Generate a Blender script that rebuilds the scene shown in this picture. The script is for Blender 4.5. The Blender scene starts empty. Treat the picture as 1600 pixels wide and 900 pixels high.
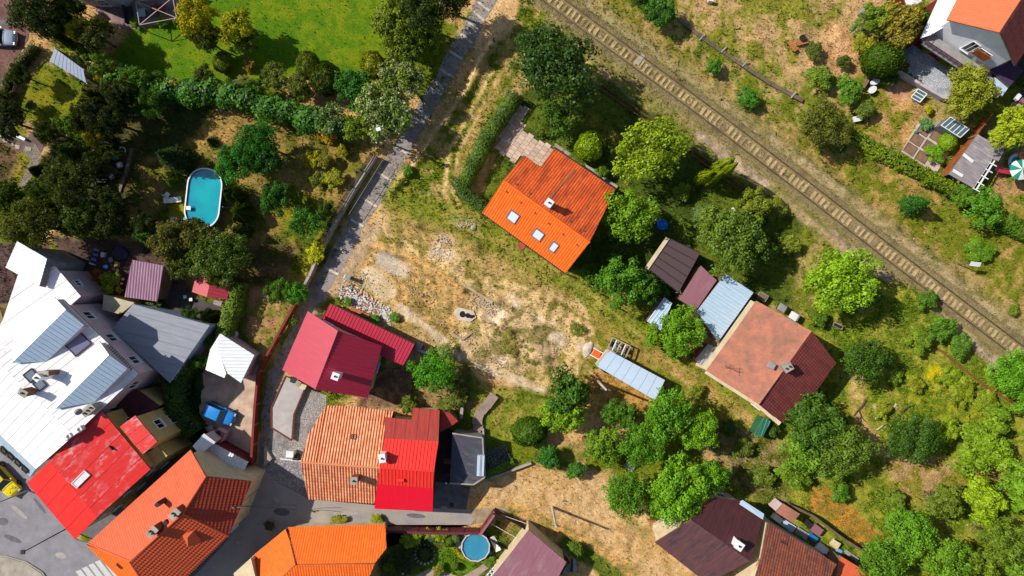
import bpy, bmesh, math, random
import numpy as np
from mathutils import Vector, Matrix

# ------------------------------------------------------------------ scale of the place
S = 14.0          # photograph pixels per metre on the ground
H = 76.0          # height of the drone above the ground
def W(px, py, z=0.0):
    f = (H - z) / H / S
    return Vector(((px - 800.0) * f, -(py - 450.0) * f, z))

scene = bpy.context.scene
COL = scene.collection
# ------------------------------------------------------------------ camera
cd = bpy.data.cameras.new('camera'); cam = bpy.data.objects.new('camera', cd); COL.objects.link(cam)
cam.location = (0, 0, H); cam.rotation_euler = (0, 0, 0)
cd.sensor_width = 36.0; cd.lens = 18.0 * H / (800.0 / S); cd.clip_start = 0.5; cd.clip_end = 3000
scene.camera = cam
# ------------------------------------------------------------------ light
SUN_EL = math.radians(43.5)
sd = Vector((-85, 34, 0)).normalized()
SUN_AZ = math.atan2(sd.x, sd.y)
world = bpy.data.worlds.new('World'); scene.world = world; world.use_nodes = True
nt = world.node_tree; nt.nodes.clear()
sky = nt.nodes.new('ShaderNodeTexSky'); sky.sky_type = 'NISHITA'; sky.sun_disc = False
sky.sun_elevation = SUN_EL; sky.sun_rotation = SUN_AZ
bg = nt.nodes.new('ShaderNodeBackground'); bg.inputs[1].default_value = 0.1
wo = nt.nodes.new('ShaderNodeOutputWorld')
nt.links.new(sky.outputs[0], bg.inputs[0]); nt.links.new(bg.outputs[0], wo.inputs[0])
ld = bpy.data.lights.new('sun', 'SUN'); ld.energy = 4.9; ld.angle = math.radians(0.55); ld.color = (1.0, 0.94, 0.84)
sun = bpy.data.objects.new('sun', ld); COL.objects.link(sun)
sv = Vector((sd.x * math.cos(SUN_EL), sd.y * math.cos(SUN_EL), math.sin(SUN_EL)))
sun.rotation_euler = sv.to_track_quat('Z', 'Y').to_euler(); sun.location = sv * 200
scene.view_settings.view_transform = 'Standard'; scene.view_settings.look = 'None'
scene.view_settings.exposure = 0.27; scene.view_settings.gamma = 1.0
scene.cycles.max_bounces = 6; scene.cycles.transparent_max_bounces = 12
random.seed(7); RNG = np.random.default_rng(11)

# ------------------------------------------------------------------ colour and materials
def lin(c, k=0.74):
    o = []
    if k == 0.74 and min(c) > 218: k = 0.8
    for v in c:
        v = v / 255.0
        v = v / 12.92 if v <= 0.04045 else ((v + 0.055) / 1.055) ** 2.4
        o.append(min(0.86, v * k))
    return (*o, 1.0)
MATS = {}
class NG:
    def __init__(s, name):
        s.m = bpy.data.materials.new(name); s.m.use_nodes = True
        s.t = s.m.node_tree; s.t.nodes.clear()
        s.out = s.n('ShaderNodeOutputMaterial')
    def n(s, t, **k):
        x = s.t.nodes.new(t)
        for a, b in k.items(): setattr(x, a, b)
        return x
    def l(s, a, b): s.t.links.new(a, b)
    def val(s, sock, v):
        if hasattr(v, 'is_linked') or hasattr(v, 'links'): s.l(v, sock)
        else: sock.default_value = v
    def math(s, op, a, b=None, clamp=False):
        x = s.n('ShaderNodeMath', operation=op); x.use_clamp = clamp
        s.val(x.inputs[0], a)
        if b is not None: s.val(x.inputs[1], b)
        return x.outputs[0]
    def mix(s, f, a, b, mode='MIX'):
        x = s.n('ShaderNodeMix', data_type='RGBA', blend_type=mode)
        s.val(x.inputs[0], f); s.val(x.inputs[6], a); s.val(x.inputs[7], b)
        return x.outputs[2]
    def noise(s, vec, scale, detail=4, rough=0.55):
        x = s.n('ShaderNodeTexNoise'); x.inputs['Scale'].default_value = scale
        x.inputs['Detail'].default_value = detail; x.inputs['Roughness'].default_value = rough
        if vec is not None: s.l(vec, x.inputs['Vector'])
        return x.outputs['Fac']
    def ramp(s, f, lo, hi):
        x = s.n('ShaderNodeMapRange'); s.l(f, x.inputs[0])
        x.inputs[1].default_value = lo; x.inputs[2].default_value = hi
        return x.outputs[0]
    def geo(s): return s.n('ShaderNodeNewGeometry').outputs['Position']
    def uv(s): return s.n('ShaderNodeTexCoord').outputs['UV']
    def fin(s, color, rough=0.85, bump=None, bs=0.3, bd=0.03, metal=0.0, spec=0.35):
        p = s.n('ShaderNodeBsdfPrincipled'); s.val(p.inputs['Base Color'], color)
        s.val(p.inputs['Roughness'], rough); p.inputs['Metallic'].default_value = metal
        p.inputs['Specular IOR Level'].default_value = spec
        if bump is not None:
            b = s.n('ShaderNodeBump'); b.inputs['Strength'].default_value = bs; b.inputs['Distance'].default_value = bd
            s.l(bump, b.inputs['Height']); s.l(b.outputs[0], p.inputs['Normal'])
        s.l(p.outputs[0], s.out.inputs[0]); return s.m

def plain(name, c, c2=None, rough=0.85, scale=1.2, fine=14, bs=0.3, metal=0.0, amt=0.22, spec=0.35, sharp=0.18):
    """a painted, rendered or mineral surface: base colour, blotches of c2, fine grain"""
    if name in MATS: return MATS[name]
    g = NG(name); P = g.geo(); c = lin(c)
    c2 = lin(c2) if c2 else tuple(v * 0.72 for v in c[:3]) + (1,)
    n1 = g.ramp(g.noise(P, scale, 5, 0.6), 0.5 - sharp, 0.5 + sharp)
    col = g.mix(n1, c, c2)
    n2 = g.noise(P, fine, 3, 0.7)
    f = g.math('MULTIPLY_ADD', n2, amt * 2); f.node.inputs[2].default_value = 1 - amt
    cc = g.n('ShaderNodeCombineColor')
    for i in range(3): g.l(f, cc.inputs[i])
    col = g.mix(1.0, col, cc.outputs[0], 'MULTIPLY')
    MATS[name] = g.fin(col, rough, n2, bs, 0.03, metal, spec); return MATS[name]

def tilemat(name, c, c2, dirt=None, du=0.28, dv=0.38, dirt_amt=0.5, var=0.5, rough=0.8, dscale=0.35):
    """fired tiles: every tile its own tone, lichen and soot in patches (UV in metres on the slope)"""
    if name in MATS: return MATS[name]
    g = NG(name); U = g.uv()
    sp = g.n('ShaderNodeSeparateXYZ'); g.l(U, sp.inputs[0])
    fu = g.math('FLOOR', g.math('DIVIDE', sp.outputs[0], du)); fv = g.math('FLOOR', g.math('DIVIDE', sp.outputs[1], dv))
    cb = g.n('ShaderNodeCombineXYZ'); g.l(fu, cb.inputs[0]); g.l(fv, cb.inputs[1])
    wn = g.n('ShaderNodeTexWhiteNoise', noise_dimensions='2D'); g.l(cb.outputs[0], wn.inputs[0])
    w = wn.outputs[0]
    col = g.mix(g.math('MULTIPLY', w, var), lin(c), lin(c2))
    if dirt:
        P = g.geo()
        mp = g.n('ShaderNodeMapping'); g.l(U, mp.inputs[0]); mp.inputs['Scale'].default_value = (1.6, 0.5, 1)
        d = g.ramp(g.noise(mp.outputs[0], dscale * 2, 6, 0.62), 0.46, 0.72)
        d = g.math('MULTIPLY', d, g.math('ADD', g.math('MULTIPLY', w, 0.5), 0.6))
        col = g.mix(g.math('MULTIPLY', d, dirt_amt, True), col, lin(dirt))
    n2 = g.noise(g.geo(), 22, 3, 0.6)
    f = g.math('MULTIPLY_ADD', n2, 0.4); f.node.inputs[2].default_value = 0.8
    cc = g.n('ShaderNodeCombineColor')
    for i in range(3): g.l(f, cc.inputs[i])
    col = g.mix(1.0, col, cc.outputs[0], 'MULTIPLY')
    MATS[name] = g.fin(col, rough, n2, 0.25, 0.02); return MATS[name]

def metalroof(name, c, c2, worn=None, worn_amt=0.0, rough=0.5, wscale=0.5, spec=0.4):
    """painted sheet: streaks running down the slope, optional chalky worn paint"""
    if name in MATS: return MATS[name]
    g = NG(name); U = g.uv()
    mp = g.n('ShaderNodeMapping'); g.l(U, mp.inputs[0]); mp.inputs['Scale'].default_value = (2.2, 0.35, 1)
    n1 = g.noise(mp.outputs[0], 1.5, 6, 0.6)
    col = g.mix(g.ramp(n1, 0.35, 0.7), lin(c), lin(c2))
    if worn:
        mw = g.n('ShaderNodeMapping'); g.l(U, mw.inputs[0]); mw.inputs['Scale'].default_value = (1.3, 0.5, 1)
        n3 = g.noise(mw.outputs[0], wscale * 2, 8, 0.72)
        n4 = g.noise(U, 0.22, 2, 0.5)
        k = g.math('MULTIPLY', g.ramp(n3, 0.5, 0.6), g.ramp(n4, 0.42, 0.6))
        col = g.mix(g.math('MULTIPLY', k, worn_amt, True), col, lin(worn))
    n2 = g.noise(g.geo(), 5, 4, 0.65)
    f = g.math('MULTIPLY_ADD', n2, 0.24); f.node.inputs[2].default_value = 0.88
    cc = g.n('ShaderNodeCombineColor')
    for i in range(3): g.l(f, cc.inputs[i])
    col = g.mix(1.0, col, cc.outputs[0], 'MULTIPLY')
    MATS[name] = g.fin(col, rough, n2, 0.15, 0.02, 0.0, spec); return MATS[name]

def cobble(name, c, c2, joint, scale=6.0):
    if name in MATS: return MATS[name]
    g = NG(name); P = g.geo()
    v = g.n('ShaderNodeTexVoronoi'); v.inputs['Scale'].default_value = scale; g.l(P, v.inputs['Vector'])
    v2 = g.n('ShaderNodeTexVoronoi', feature='DISTANCE_TO_EDGE'); v2.inputs['Scale'].default_value = scale; g.l(P, v2.inputs['Vector'])
    sp = g.n('ShaderNodeSeparateColor'); g.l(v.outputs['Color'], sp.inputs[0])
    col = g.mix(sp.outputs[0], lin(c), lin(c2))
    e = g.ramp(v2.outputs['Distance'], 0.02, 0.12)
    col = g.mix(e, lin(joint), col)
    col = g.mix(g.ramp(g.noise(P, 0.6, 5), 0.5, 0.75), col, lin([x * 0.6 for x in c]))
    MATS[name] = g.fin(col, 0.8, e, 0.6, 0.04); return MATS[name]

def leafmat():
    g = NG('leaf'); oi = g.n('ShaderNodeObjectInfo'); a = g.n('ShaderNodeAttribute', attribute_name='shade')
    fl = g.n('ShaderNodeAttribute', attribute_name='bloom')
    f = g.math('MULTIPLY_ADD', a.outputs['Fac'], 1.15); f.node.inputs[2].default_value = 0.42
    cc = g.n('ShaderNodeCombineColor')
    for i in range(3): g.l(f, cc.inputs[i])
    col = g.mix(1.0, oi.outputs['Color'], cc.outputs[0], 'MULTIPLY')
    # younger leaves run to yellow
    col = g.mix(g.math('MULTIPLY', g.ramp(a.outputs['Fac'], 0.72, 1.0), 0.35), col, (0.16, 0.17, 0.015, 1))
    col = g.mix(fl.outputs['Fac'], col, (0.46, 0.48, 0.26, 1))
    d = g.n('ShaderNodeBsdfDiffuse'); t = g.n('ShaderNodeBsdfTranslucent'); gl = g.n('ShaderNodeBsdfGlossy')
    gl.inputs['Roughness'].default_value = 0.5
    g.l(col, d.inputs[0]); g.l(g.mix(0.5, col, (0.18, 0.22, 0.01, 1)), t.inputs[0])
    m = g.n('ShaderNodeMixShader'); m.inputs[0].default_value = 0.3
    g.l(d.outputs[0], m.inputs[1]); g.l(t.outputs[0], m.inputs[2])
    m2 = g.n('ShaderNodeMixShader'); m2.inputs[0].default_value = 0.02
    g.l(m.outputs[0], m2.inputs[1]); g.l(gl.outputs[0], m2.inputs[2])
    g.l(m2.outputs[0], g.out.inputs[0]); MATS['leaf'] = g.m; return g.m
LEAF = leafmat()
def vcolmat(name, fine=5.5, bs=0.7, grain=0.55):
    g = NG(name); a = g.n('ShaderNodeAttribute', attribute_name='tint'); P = g.geo()
    n = g.noise(P, fine, 6, 0.75); n2 = g.noise(P, 2.3, 5, 0.7)
    f = g.math('MULTIPLY_ADD', g.ramp(n, 0.28, 0.72), grain * 2); f.node.inputs[2].default_value = 1 - grain
    f = g.math('MULTIPLY', f, g.math('MULTIPLY_ADD', n2, 0.5)); f.node.inputs[1].links[0].from_node.inputs[2].default_value = 0.75
    cc = g.n('ShaderNodeCombineColor')
    for i in range(3): g.l(f, cc.inputs[i])
    col = g.mix(1.0, a.outputs['Color'], cc.outputs[0], 'MULTIPLY')
    MATS[name] = g.fin(col, 0.95, n, bs, 0.12, 0, 0.1); return MATS[name]
GROUND = vcolmat('ground_cover'); BLADE = vcolmat('blades', 3.0, 0.0, 0.15)
def glass(name, c, rough=0.08):
    if name in MATS: return MATS[name]
    g = NG(name); MATS[name] = g.fin(lin(c), rough, spec=1.0); return MATS[name]
def water(name, c, c2):
    g = NG(name); P = g.geo(); n = g.noise(P, 3.0, 3, 0.5)
    col = g.mix(g.ramp(g.noise(P, 0.35, 3), 0.35, 0.65), lin(c), lin(c2))
    MATS[name] = g.fin(col, 0.06, n, 0.25, 0.02, 0, 0.6); return MATS[name]

WHITE = plain('white_paint', (240, 240, 238), (222, 222, 222), 0.5, amt=0.05)
CREAM = plain('cream_render', (232, 214, 178), (210, 188, 150), amt=0.1)
YELLOWR = plain('yellow_render', (206, 184, 120), (186, 160, 100), amt=0.1)
PINKR = plain('pink_render', (226, 200, 204), (206, 180, 184), amt=0.08)
GREYR = plain('grey_render', (170, 168, 168), (140, 138, 138), amt=0.12)
LBLUER = plain('pale_blue_render', (176, 196, 214), (156, 176, 196), amt=0.08)
BROWNR = plain('brown_render', (150, 118, 92), (110, 84, 64), amt=0.15)
CONC = plain('concrete', (186, 176, 162), (150, 140, 126), amt=0.16)
CONCD = plain('dark_concrete', (120, 116, 116), (92, 88, 90), amt=0.18)
ASPH = plain('asphalt', (154, 151, 157), (130, 127, 134), 0.9, 0.7, 30, 0.35, amt=0.2)
ASPH2 = plain('lane_asphalt', (134, 130, 134), (168, 156, 144), 0.9, 0.9, 22, 0.35, amt=0.2)
WOOD = plain('weathered_wood', (150, 128, 104), (110, 90, 72), 0.85, 2, 20, amt=0.25)
WOODB = plain('stained_wood', (168, 96, 40), (130, 70, 30), 0.8, 2, 16, amt=0.2)
RUST = plain('rusty_metal', (130, 72, 48), (84, 50, 40), 0.8, 2.5, 20, amt=0.3)
STEEL = plain('steel', (150, 146, 142), (110, 100, 92), 0.4, 3, 20, metal=0.6, amt=0.15)
DARK = plain('dark_metal', (46, 44, 48), (34, 32, 36), 0.6)
BLACK = plain('black_rubber', (24, 24, 26), None, 0.8)
BARK = plain('bark', (104, 84, 66), (70, 54, 42), 0.95, 3, 12, 0.8, amt=0.3)
SKYL = glass('window_glass', (92, 104, 124))
DGL = glass('dark_glass', (30, 36, 48))
MAROON = plain('maroon_paint', (126, 40, 40), (100, 30, 34), 0.6, amt=0.12)
BRICK = plain('chimney_brick', (150, 92, 70), (110, 66, 52), 0.9, 4, 14, 0.5, amt=0.25)

# ------------------------------------------------------------------ mesh helpers
ORG = {}
def link(name, me, parent=None, loc=None):
    o = bpy.data.objects.new(name, me); COL.objects.link(o)
    if parent: o.parent = parent
    if loc is not None: o.location = loc
    return o
def tag(o, label=None, cat=None, group=None, kind=None):
    if label: o['label'] = label
    if cat: o['category'] = cat
    if group: o['group'] = group
    if kind: o['kind'] = kind
    return o
def thing(name, label, cat, loc, group=None, rz=0.0):
    o = link(name, None, None, Vector(loc)); o.rotation_euler = (0, 0, rz)
    ORG[o.name] = Vector(loc); o.empty_display_size = 0.5
    return tag(o, label, cat, group)
class MB:
    def __init__(s): s.v = []; s.f = []; s.m = []; s.u = []
    def add(s, vs, fs, mi=0, uv=None):
        n = len(s.v); s.v += [tuple(x) for x in vs]
        for f in fs: s.f.append([n + i for i in f]); s.m.append(mi)
        if uv is not None: s.u += list(uv)
        elif s.u or uv is not None: s.u += [(0, 0)] * len(vs)
    def box(s, c, d, rz=0.0, mi=0, R=None):
        c = Vector(c); hx, hy, hz = d[0] / 2, d[1] / 2, d[2] / 2
        M = R if R is not None else Matrix.Rotation(rz, 3, 'Z')
        vs = [c + M @ Vector((x * hx, y * hy, z * hz)) for x in (-1, 1) for y in (-1, 1) for z in (-1, 1)]
        s.add(vs, [(0, 1, 3, 2), (4, 6, 7, 5), (0, 4, 5, 1), (2, 3, 7, 6), (0, 2, 6, 4), (1, 5, 7, 3)], mi)
    def bar(s, a, b, w, h=None, mi=0):
        a = Vector(a); b = Vector(b); d = b - a; L = d.length
        if L < 1e-6: return
        q = d.to_track_quat('X', 'Z').to_matrix(); s.box((a + b) / 2, (L, w, h or w), mi=mi, R=q)
    def tube(s, a, b, r, r2=None, n=8, mi=0):
        a = Vector(a); b = Vector(b); r2 = r if r2 is None else r2
        q = (b - a).to_track_quat('Z', 'Y').to_matrix(); vs = []
        for p, rr in ((a, r), (b, r2)):
            for i in range(n):
                t = 2 * math.pi * i / n; vs.append(p + q @ Vector((rr * math.cos(t), rr * math.sin(t), 0)))
        s.add(vs, [(i, (i + 1) % n, n + (i + 1) % n, n + i) for i in range(n)] + [tuple(range(n))[::-1], tuple(range(n, 2 * n))], mi)
    def ring(s, c, R, r, a=0, b=2 * math.pi, n=32, k=6, mi=0, sx=1.0):
        c = Vector(c); full = abs(b - a - 2 * math.pi) < 1e-3; vs = []; m = n if full else n + 1
        for i in range(m):
            t = a + (b - a) * i / n
            for j in range(k):
                q = 2 * math.pi * j / k; rr = R + r * math.cos(q)
                vs.append(c + Vector((rr * math.cos(t) * sx, rr * math.sin(t), r * math.sin(q))))
        fs = []
        for i in range(n):
            i2 = (i + 1) % m
            for j in range(k): fs.append((i * k + j, i2 * k + j, i2 * k + (j + 1) % k, i * k + (j + 1) % k))
        s.add(vs, fs, mi)
    def prism(s, top, bot, mi=0, mside=None):
        n = len(top)
        s.add(list(top) + list(bot), [tuple(range(n)), tuple(range(2 * n - 1, n - 1, -1))], mi)
        s.f.pop() if False else None
        base = len(s.v) - 2 * n
        for i in range(n):
            j = (i + 1) % n; s.f.append([base + j, base + i, base + n + i, base + n + j]); s.m.append(mi if mside is None else mside)
    def build(s, name, mats, parent=None, loc=None, smooth=False, world=True):
        me = bpy.data.meshes.new(name)
        off = Vector((0, 0, 0))
        if parent is not None and world: off = ORG.get(parent.name, off)
        elif loc is not None and world and parent is None: off = Vector(loc)
        vs = [(x - off.x, y - off.y, z - off.z) for x, y, z in s.v]
        me.from_pydata(vs, [], s.f)
        for m in (mats if isinstance(mats, (list, tuple)) else [mats]): me.materials.append(m)
        if any(s.m): me.polygons.foreach_set('material_index', s.m)
        if s.u:
            ul = me.uv_layers.new(name='UVMap'); li = np.zeros(len(me.loops), dtype=np.int32)
            me.loops.foreach_get('vertex_index', li)
            ul.data.foreach_set('uv', np.array(s.u, dtype=np.float32)[li].ravel())
        if smooth: me.shade_smooth()
        o = link(name, me, parent, loc if parent is None else None)
        if parent is not None and world: ORG[o.name] = ORG.get(parent.name, Vector((0, 0, 0)))
        return o
def poly_area(p): return 0.5 * sum(p[i][0] * p[(i + 1) % len(p)][1] - p[(i + 1) % len(p)][0] * p[i][1] for i in range(len(p)))
def ccw(p): return list(p) if poly_area(p) > 0 else list(p)[::-1]
def inside(x, y, p):
    c = False; j = len(p) - 1
    for i in range(len(p)):
        if (p[i][1] > y) != (p[j][1] > y) and x < (p[j][0] - p[i][0]) * (y - p[i][1]) / (p[j][1] - p[i][1]) + p[i][0]: c = not c
        j = i
    return c
def inset(p, d):
    """offset a ccw polygon inward by d"""
    n = len(p); o = []
    for i in range(n):
        a = Vector(p[i - 1][:2]); b = Vector(p[i][:2]); c = Vector(p[(i + 1) % n][:2])
        e1 = (b - a).normalized(); e2 = (c - b).normalized()
        n1 = Vector((-e1.y, e1.x)); n2 = Vector((-e2.y, e2.x)); k = n1 + n2
        if k.length < 1e-3: k = n1
        k = k / max(0.35, k.dot(n1)) ; o.append(b + k * d)
    return o
def sheet(name, pts, z, mat, kind='structure', parent=None, thick=0.0, label=None, cat=None, jit=0):
    """flat area from pixel outline"""
    if jit:
        r = random.Random(len(pts)); q = []
        for (ax, ay), (bx, by) in zip(pts, list(pts[1:]) + [pts[0]]):
            n = max(1, int(math.hypot(bx - ax, by - ay) / 5)); L = math.hypot(bx - ax, by - ay) + 1e-6
            for k in range(n): o = r.gauss(0, jit) if k else 0; q.append((ax + (bx - ax) * k / n - (by - ay) / L * o, ay + (by - ay) * k / n + (bx - ax) / L * o))
        pts = q
    p = ccw([W(x, y, z)[:2] for x, y in pts])
    bm = bmesh.new(); vs = [bm.verts.new((x, y, z)) for x, y in p]; f = bm.faces.new(vs)
    if f.normal.z < 0: f.normal_flip()
    if thick:
        r = bmesh.ops.extrude_face_region(bm, geom=[f])
        ev = [g for g in r['geom'] if isinstance(g, bmesh.types.BMVert)]
        for v in ev: v.co.z -= thick
        bmesh.ops.recalc_face_normals(bm, faces=bm.faces)
    bmesh.ops.triangulate(bm, faces=[f for f in bm.faces if len(f.verts) > 4])
    off = ORG.get(parent.name, Vector((0, 0, 0))) if parent else Vector((0, 0, 0))
    for v in bm.verts: v.co -= off
    me = bpy.data.meshes.new(name); bm.to_mesh(me); bm.free(); me.materials.append(mat)
    o = link(name, me, parent)
    if parent: ORG[o.name] = off
    elif label: tag(o, label, cat)
    if not label and not parent: o['kind'] = kind
    return o

# ------------------------------------------------------------------ roofs, walls, openings
def plane_of(P):
    n = Vector((0, 0, 0)); c = sum(P, Vector((0, 0, 0))) / len(P)
    for i in range(len(P)):
        a = P[i]; b = P[(i + 1) % len(P)]
        n += Vector(((a.y - b.y) * (a.z + b.z), (a.z - b.z) * (a.x + b.x), (a.x - b.x) * (a.y + b.y)))
    n.normalize()
    return c, (n if n.z > 0 else -n)
class Face:
    def __init__(s, pts, along=None):
        P = [W(*p) for p in pts]; s.c, s.n = plane_of(P)
        P = [Vector((p.x, p.y, s.z(p.x, p.y))) for p in P]
        s.P = ccw(P)
        if along: a = W(*along[0]); b = W(*along[1]); v = b - a
        else: v = Vector((-s.n.x, -s.n.y, 0))
        v = v - s.n * v.dot(s.n)
        s.V = v.normalized(); s.U = s.V.cross(s.n).normalized(); s.O = s.P[0]
        s.uv = [((p - s.O).dot(s.U), (p - s.O).dot(s.V)) for p in s.P]
    def z(s, x, y): return s.c.z - (s.n.x * (x - s.c.x) + s.n.y * (y - s.c.y)) / s.n.z
    def at(s, u, v, h=0): return s.O + s.U * u + s.V * v + s.n * h
    def spans(s, u):
        cr = []; n = len(s.uv)
        for i in range(n):
            a = s.uv[i]; b = s.uv[(i + 1) % n]
            if (a[0] <= u) != (b[0] <= u): cr.append(a[1] + (u - a[0]) / (b[0] - a[0]) * (b[1] - a[1]))
        cr.sort(); return [(cr[i], cr[i + 1]) for i in range(0, len(cr) - 1, 2)]
def cover(face, prof, per, row, step, lift=0.03):
    """profiled roofing following the slope: prof = [(u offset, height)] over one period; rows overlap when row>0"""
    mb = MB(); us = [p[0] for p in face.uv]; lo, hi = min(us), max(us)
    brk = sorted(set(us)); k = math.floor(lo / per); xs = []
    while k * per < hi:
        for o, h in prof: xs.append((k * per + o, h))
        k += 1
    xs = [(u, h) for u, h in xs if lo < u < hi]
    def hh(u):
        for i in range(len(xs) - 1):
            if xs[i][0] <= u <= xs[i + 1][0]:
                t = (u - xs[i][0]) / max(1e-9, xs[i + 1][0] - xs[i][0]); return xs[i][1] * (1 - t) + xs[i + 1][1] * t
        return 0
    xs = sorted(xs + [(b, 0.01) for b in brk]); e = 1e-4
    for i in range(len(xs) - 1):
        (u0, h0), (u1, h1) = xs[i], xs[i + 1]
        if u1 - u0 < 1e-3: continue
        A = face.spans(u0 + e); B = face.spans(u1 - e)
        if len(A) != len(B): continue
        for (a0, a1), (b0, b1) in zip(A, B):
            if row:
                r0 = math.floor(min(a0, b0) / row); r1 = math.ceil(max(a1, b1) / row)
                for r in range(r0, r1):
                    va, vb = r * row, (r + 1) * row
                    p = [min(max(va, a0), a1), min(max(va, b0), b1), min(max(vb, b0), b1), min(max(vb, a0), a1)]
                    if p[3] - p[0] < 1e-3 and p[2] - p[1] < 1e-3: continue
                    hs = lambda v: lift + step * (1 - (v - va) / row)
                    mb.add([face.at(u0, p[0], h0 + hs(p[0])), face.at(u1, p[1], h1 + hs(p[1])), face.at(u1, p[2], h1 + hs(p[2])), face.at(u0, p[3], h0 + hs(p[3]))],
                           [(0, 1, 2, 3)], 0, [(u0 + e, p[0] + e), (u1 - e, p[1] + e), (u1 - e, p[2] - e), (u0 + e, p[3] - e)])
            else:
                mb.add([face.at(u0, a0, h0 + lift), face.at(u1, b0, h1 + lift), face.at(u1, b1, h1 + lift), face.at(u0, a1, h0 + lift)],
                       [(0, 1, 2, 3)], 0, [(u0, a0), (u1, b0), (u1, b1), (u0, a1)])
    return mb
def wave(per, amp, n=4): return [(per * i / n, amp * (0.5 - 0.5 * math.cos(2 * math.pi * i / n))) for i in range(n)]
def put_cover(parent, face, style, mat, deck=None, w=1.0, thick=0.14):
    """style: tile, rib, sheet (corrugated), panels (each a part), smooth"""
    D = MB(); top = [p - Vector((0, 0, 0.005)) for p in face.P]; D.prism(top, [p - Vector((0, 0, thick)) for p in face.P])
    D.build('roof_deck', deck or WOOD, parent)
    if style == 'tile': m = cover(face, wave(0.28, 0.04), 0.28, 0.38, 0.055); tag(m.build('roof_tiles', mat, parent), kind='stuff')
    elif style == 'pantile': m = cover(face, [(0, 0), (.06, .0), (.13, .1), (.2, .1)], 0.3, 0.4, 0.04); tag(m.build('roof_tiles', mat, parent), kind='stuff')
    elif style == 'flattile': m = cover(face, [(0, 0.0), (0.02, 0.02), (0.26, 0.02)], 0.28, 0.36, 0.02); tag(m.build('roof_tiles', mat, parent), kind='stuff')
    elif style == 'rib': m = cover(face, [(0, 0), (0.05, 0.045), (0.1, 0.045), (0.15, 0)], 0.36, 0, 0); m.build('ribbed_sheet', mat, parent)
    elif style == 'corr': m = cover(face, wave(0.3, 0.06), 0.3, 0, 0); m.build('corrugated_sheet', mat, parent)
    elif style == 'panels':
        us = [p[0] for p in face.uv]; lo, hi = min(us), max(us); n = max(1, round((hi - lo) / w)); w = (hi - lo) / n
        for i in range(n):
            m = MB(); a, b = lo + i * w, lo + (i + 1) * w; ks = sorted({a + 1e-3, b - 1e-3} | {u for u in us if a + 1e-3 < u < b - 1e-3} | {a + 0.03, b - 0.03})
            hm = random.uniform(0, 0.006)
            for q in range(len(ks) - 1):
                A = face.spans(ks[q] + 1e-5); B = face.spans(ks[q + 1] - 1e-5)
                if len(A) != len(B): continue
                for (a0, a1), (b0, b1) in zip(A, B):
                    h = lambda u: (0.055 if (u - a < 0.02 or b - u < 0.02) else 0.015 + hm)
                    m.add([face.at(ks[q], a0, h(ks[q])), face.at(ks[q + 1], b0, h(ks[q + 1])), face.at(ks[q + 1], b1, h(ks[q + 1])), face.at(ks[q], a1, h(ks[q]))],
                          [(0, 1, 2, 3)], 0, [(ks[q] + i * 3.1, a0), (ks[q + 1] + i * 3.1, b0), (ks[q + 1] + i * 3.1, b1), (ks[q] + i * 3.1, a1)])
            if m.v: m.build('roof_panel', mat, parent)
    else:
        m = MB(); m.add([p + Vector((0, 0, 0.015)) for p in face.P], [tuple(range(len(face.P)))], 0, face.uv); m.build('roof_surface', mat, parent)

def window_proto(w, h):
    m = MB(); t = 0.07; d = 0.09
    m.box((0, 0, h / 2 - t / 2), (w, d, t)); m.box((0, 0, -h / 2 + t / 2), (w, d, t))
    m.box((-w / 2 + t / 2, 0, 0), (t, d, h - 2 * t)); m.box((w / 2 - t / 2, 0, 0), (t, d, h - 2 * t)); m.box((0, 0, 0), (t * .8, d * .8, h - 2 * t))
    m.box((0, 0.05, -h / 2 - 0.03), (w + 0.16, 0.22, 0.05))
    f = m.build('window', WHITE); g = MB(); g.box((0, -0.01, 0), (w - t, 0.03, h - t)); p = g.build('pane', DGL)
    me, pe = f.data, p.data; bpy.data.objects.remove(f); bpy.data.objects.remove(p); return me, pe
WIN = {k: window_proto(*k) for k in ((1.1, 1.3), (0.8, 0.8), (1.5, 1.0), (0.95, 2.05))}
def put_window(parent, p, ang, size=(1.1, 1.3), name='window'):
    me, pe = WIN[size]; o = link(name, me, parent, Vector(p) - ORG[parent.name]); o.rotation_euler = (0, 0, ang)
    q = link('pane', pe, o); return o
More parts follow.
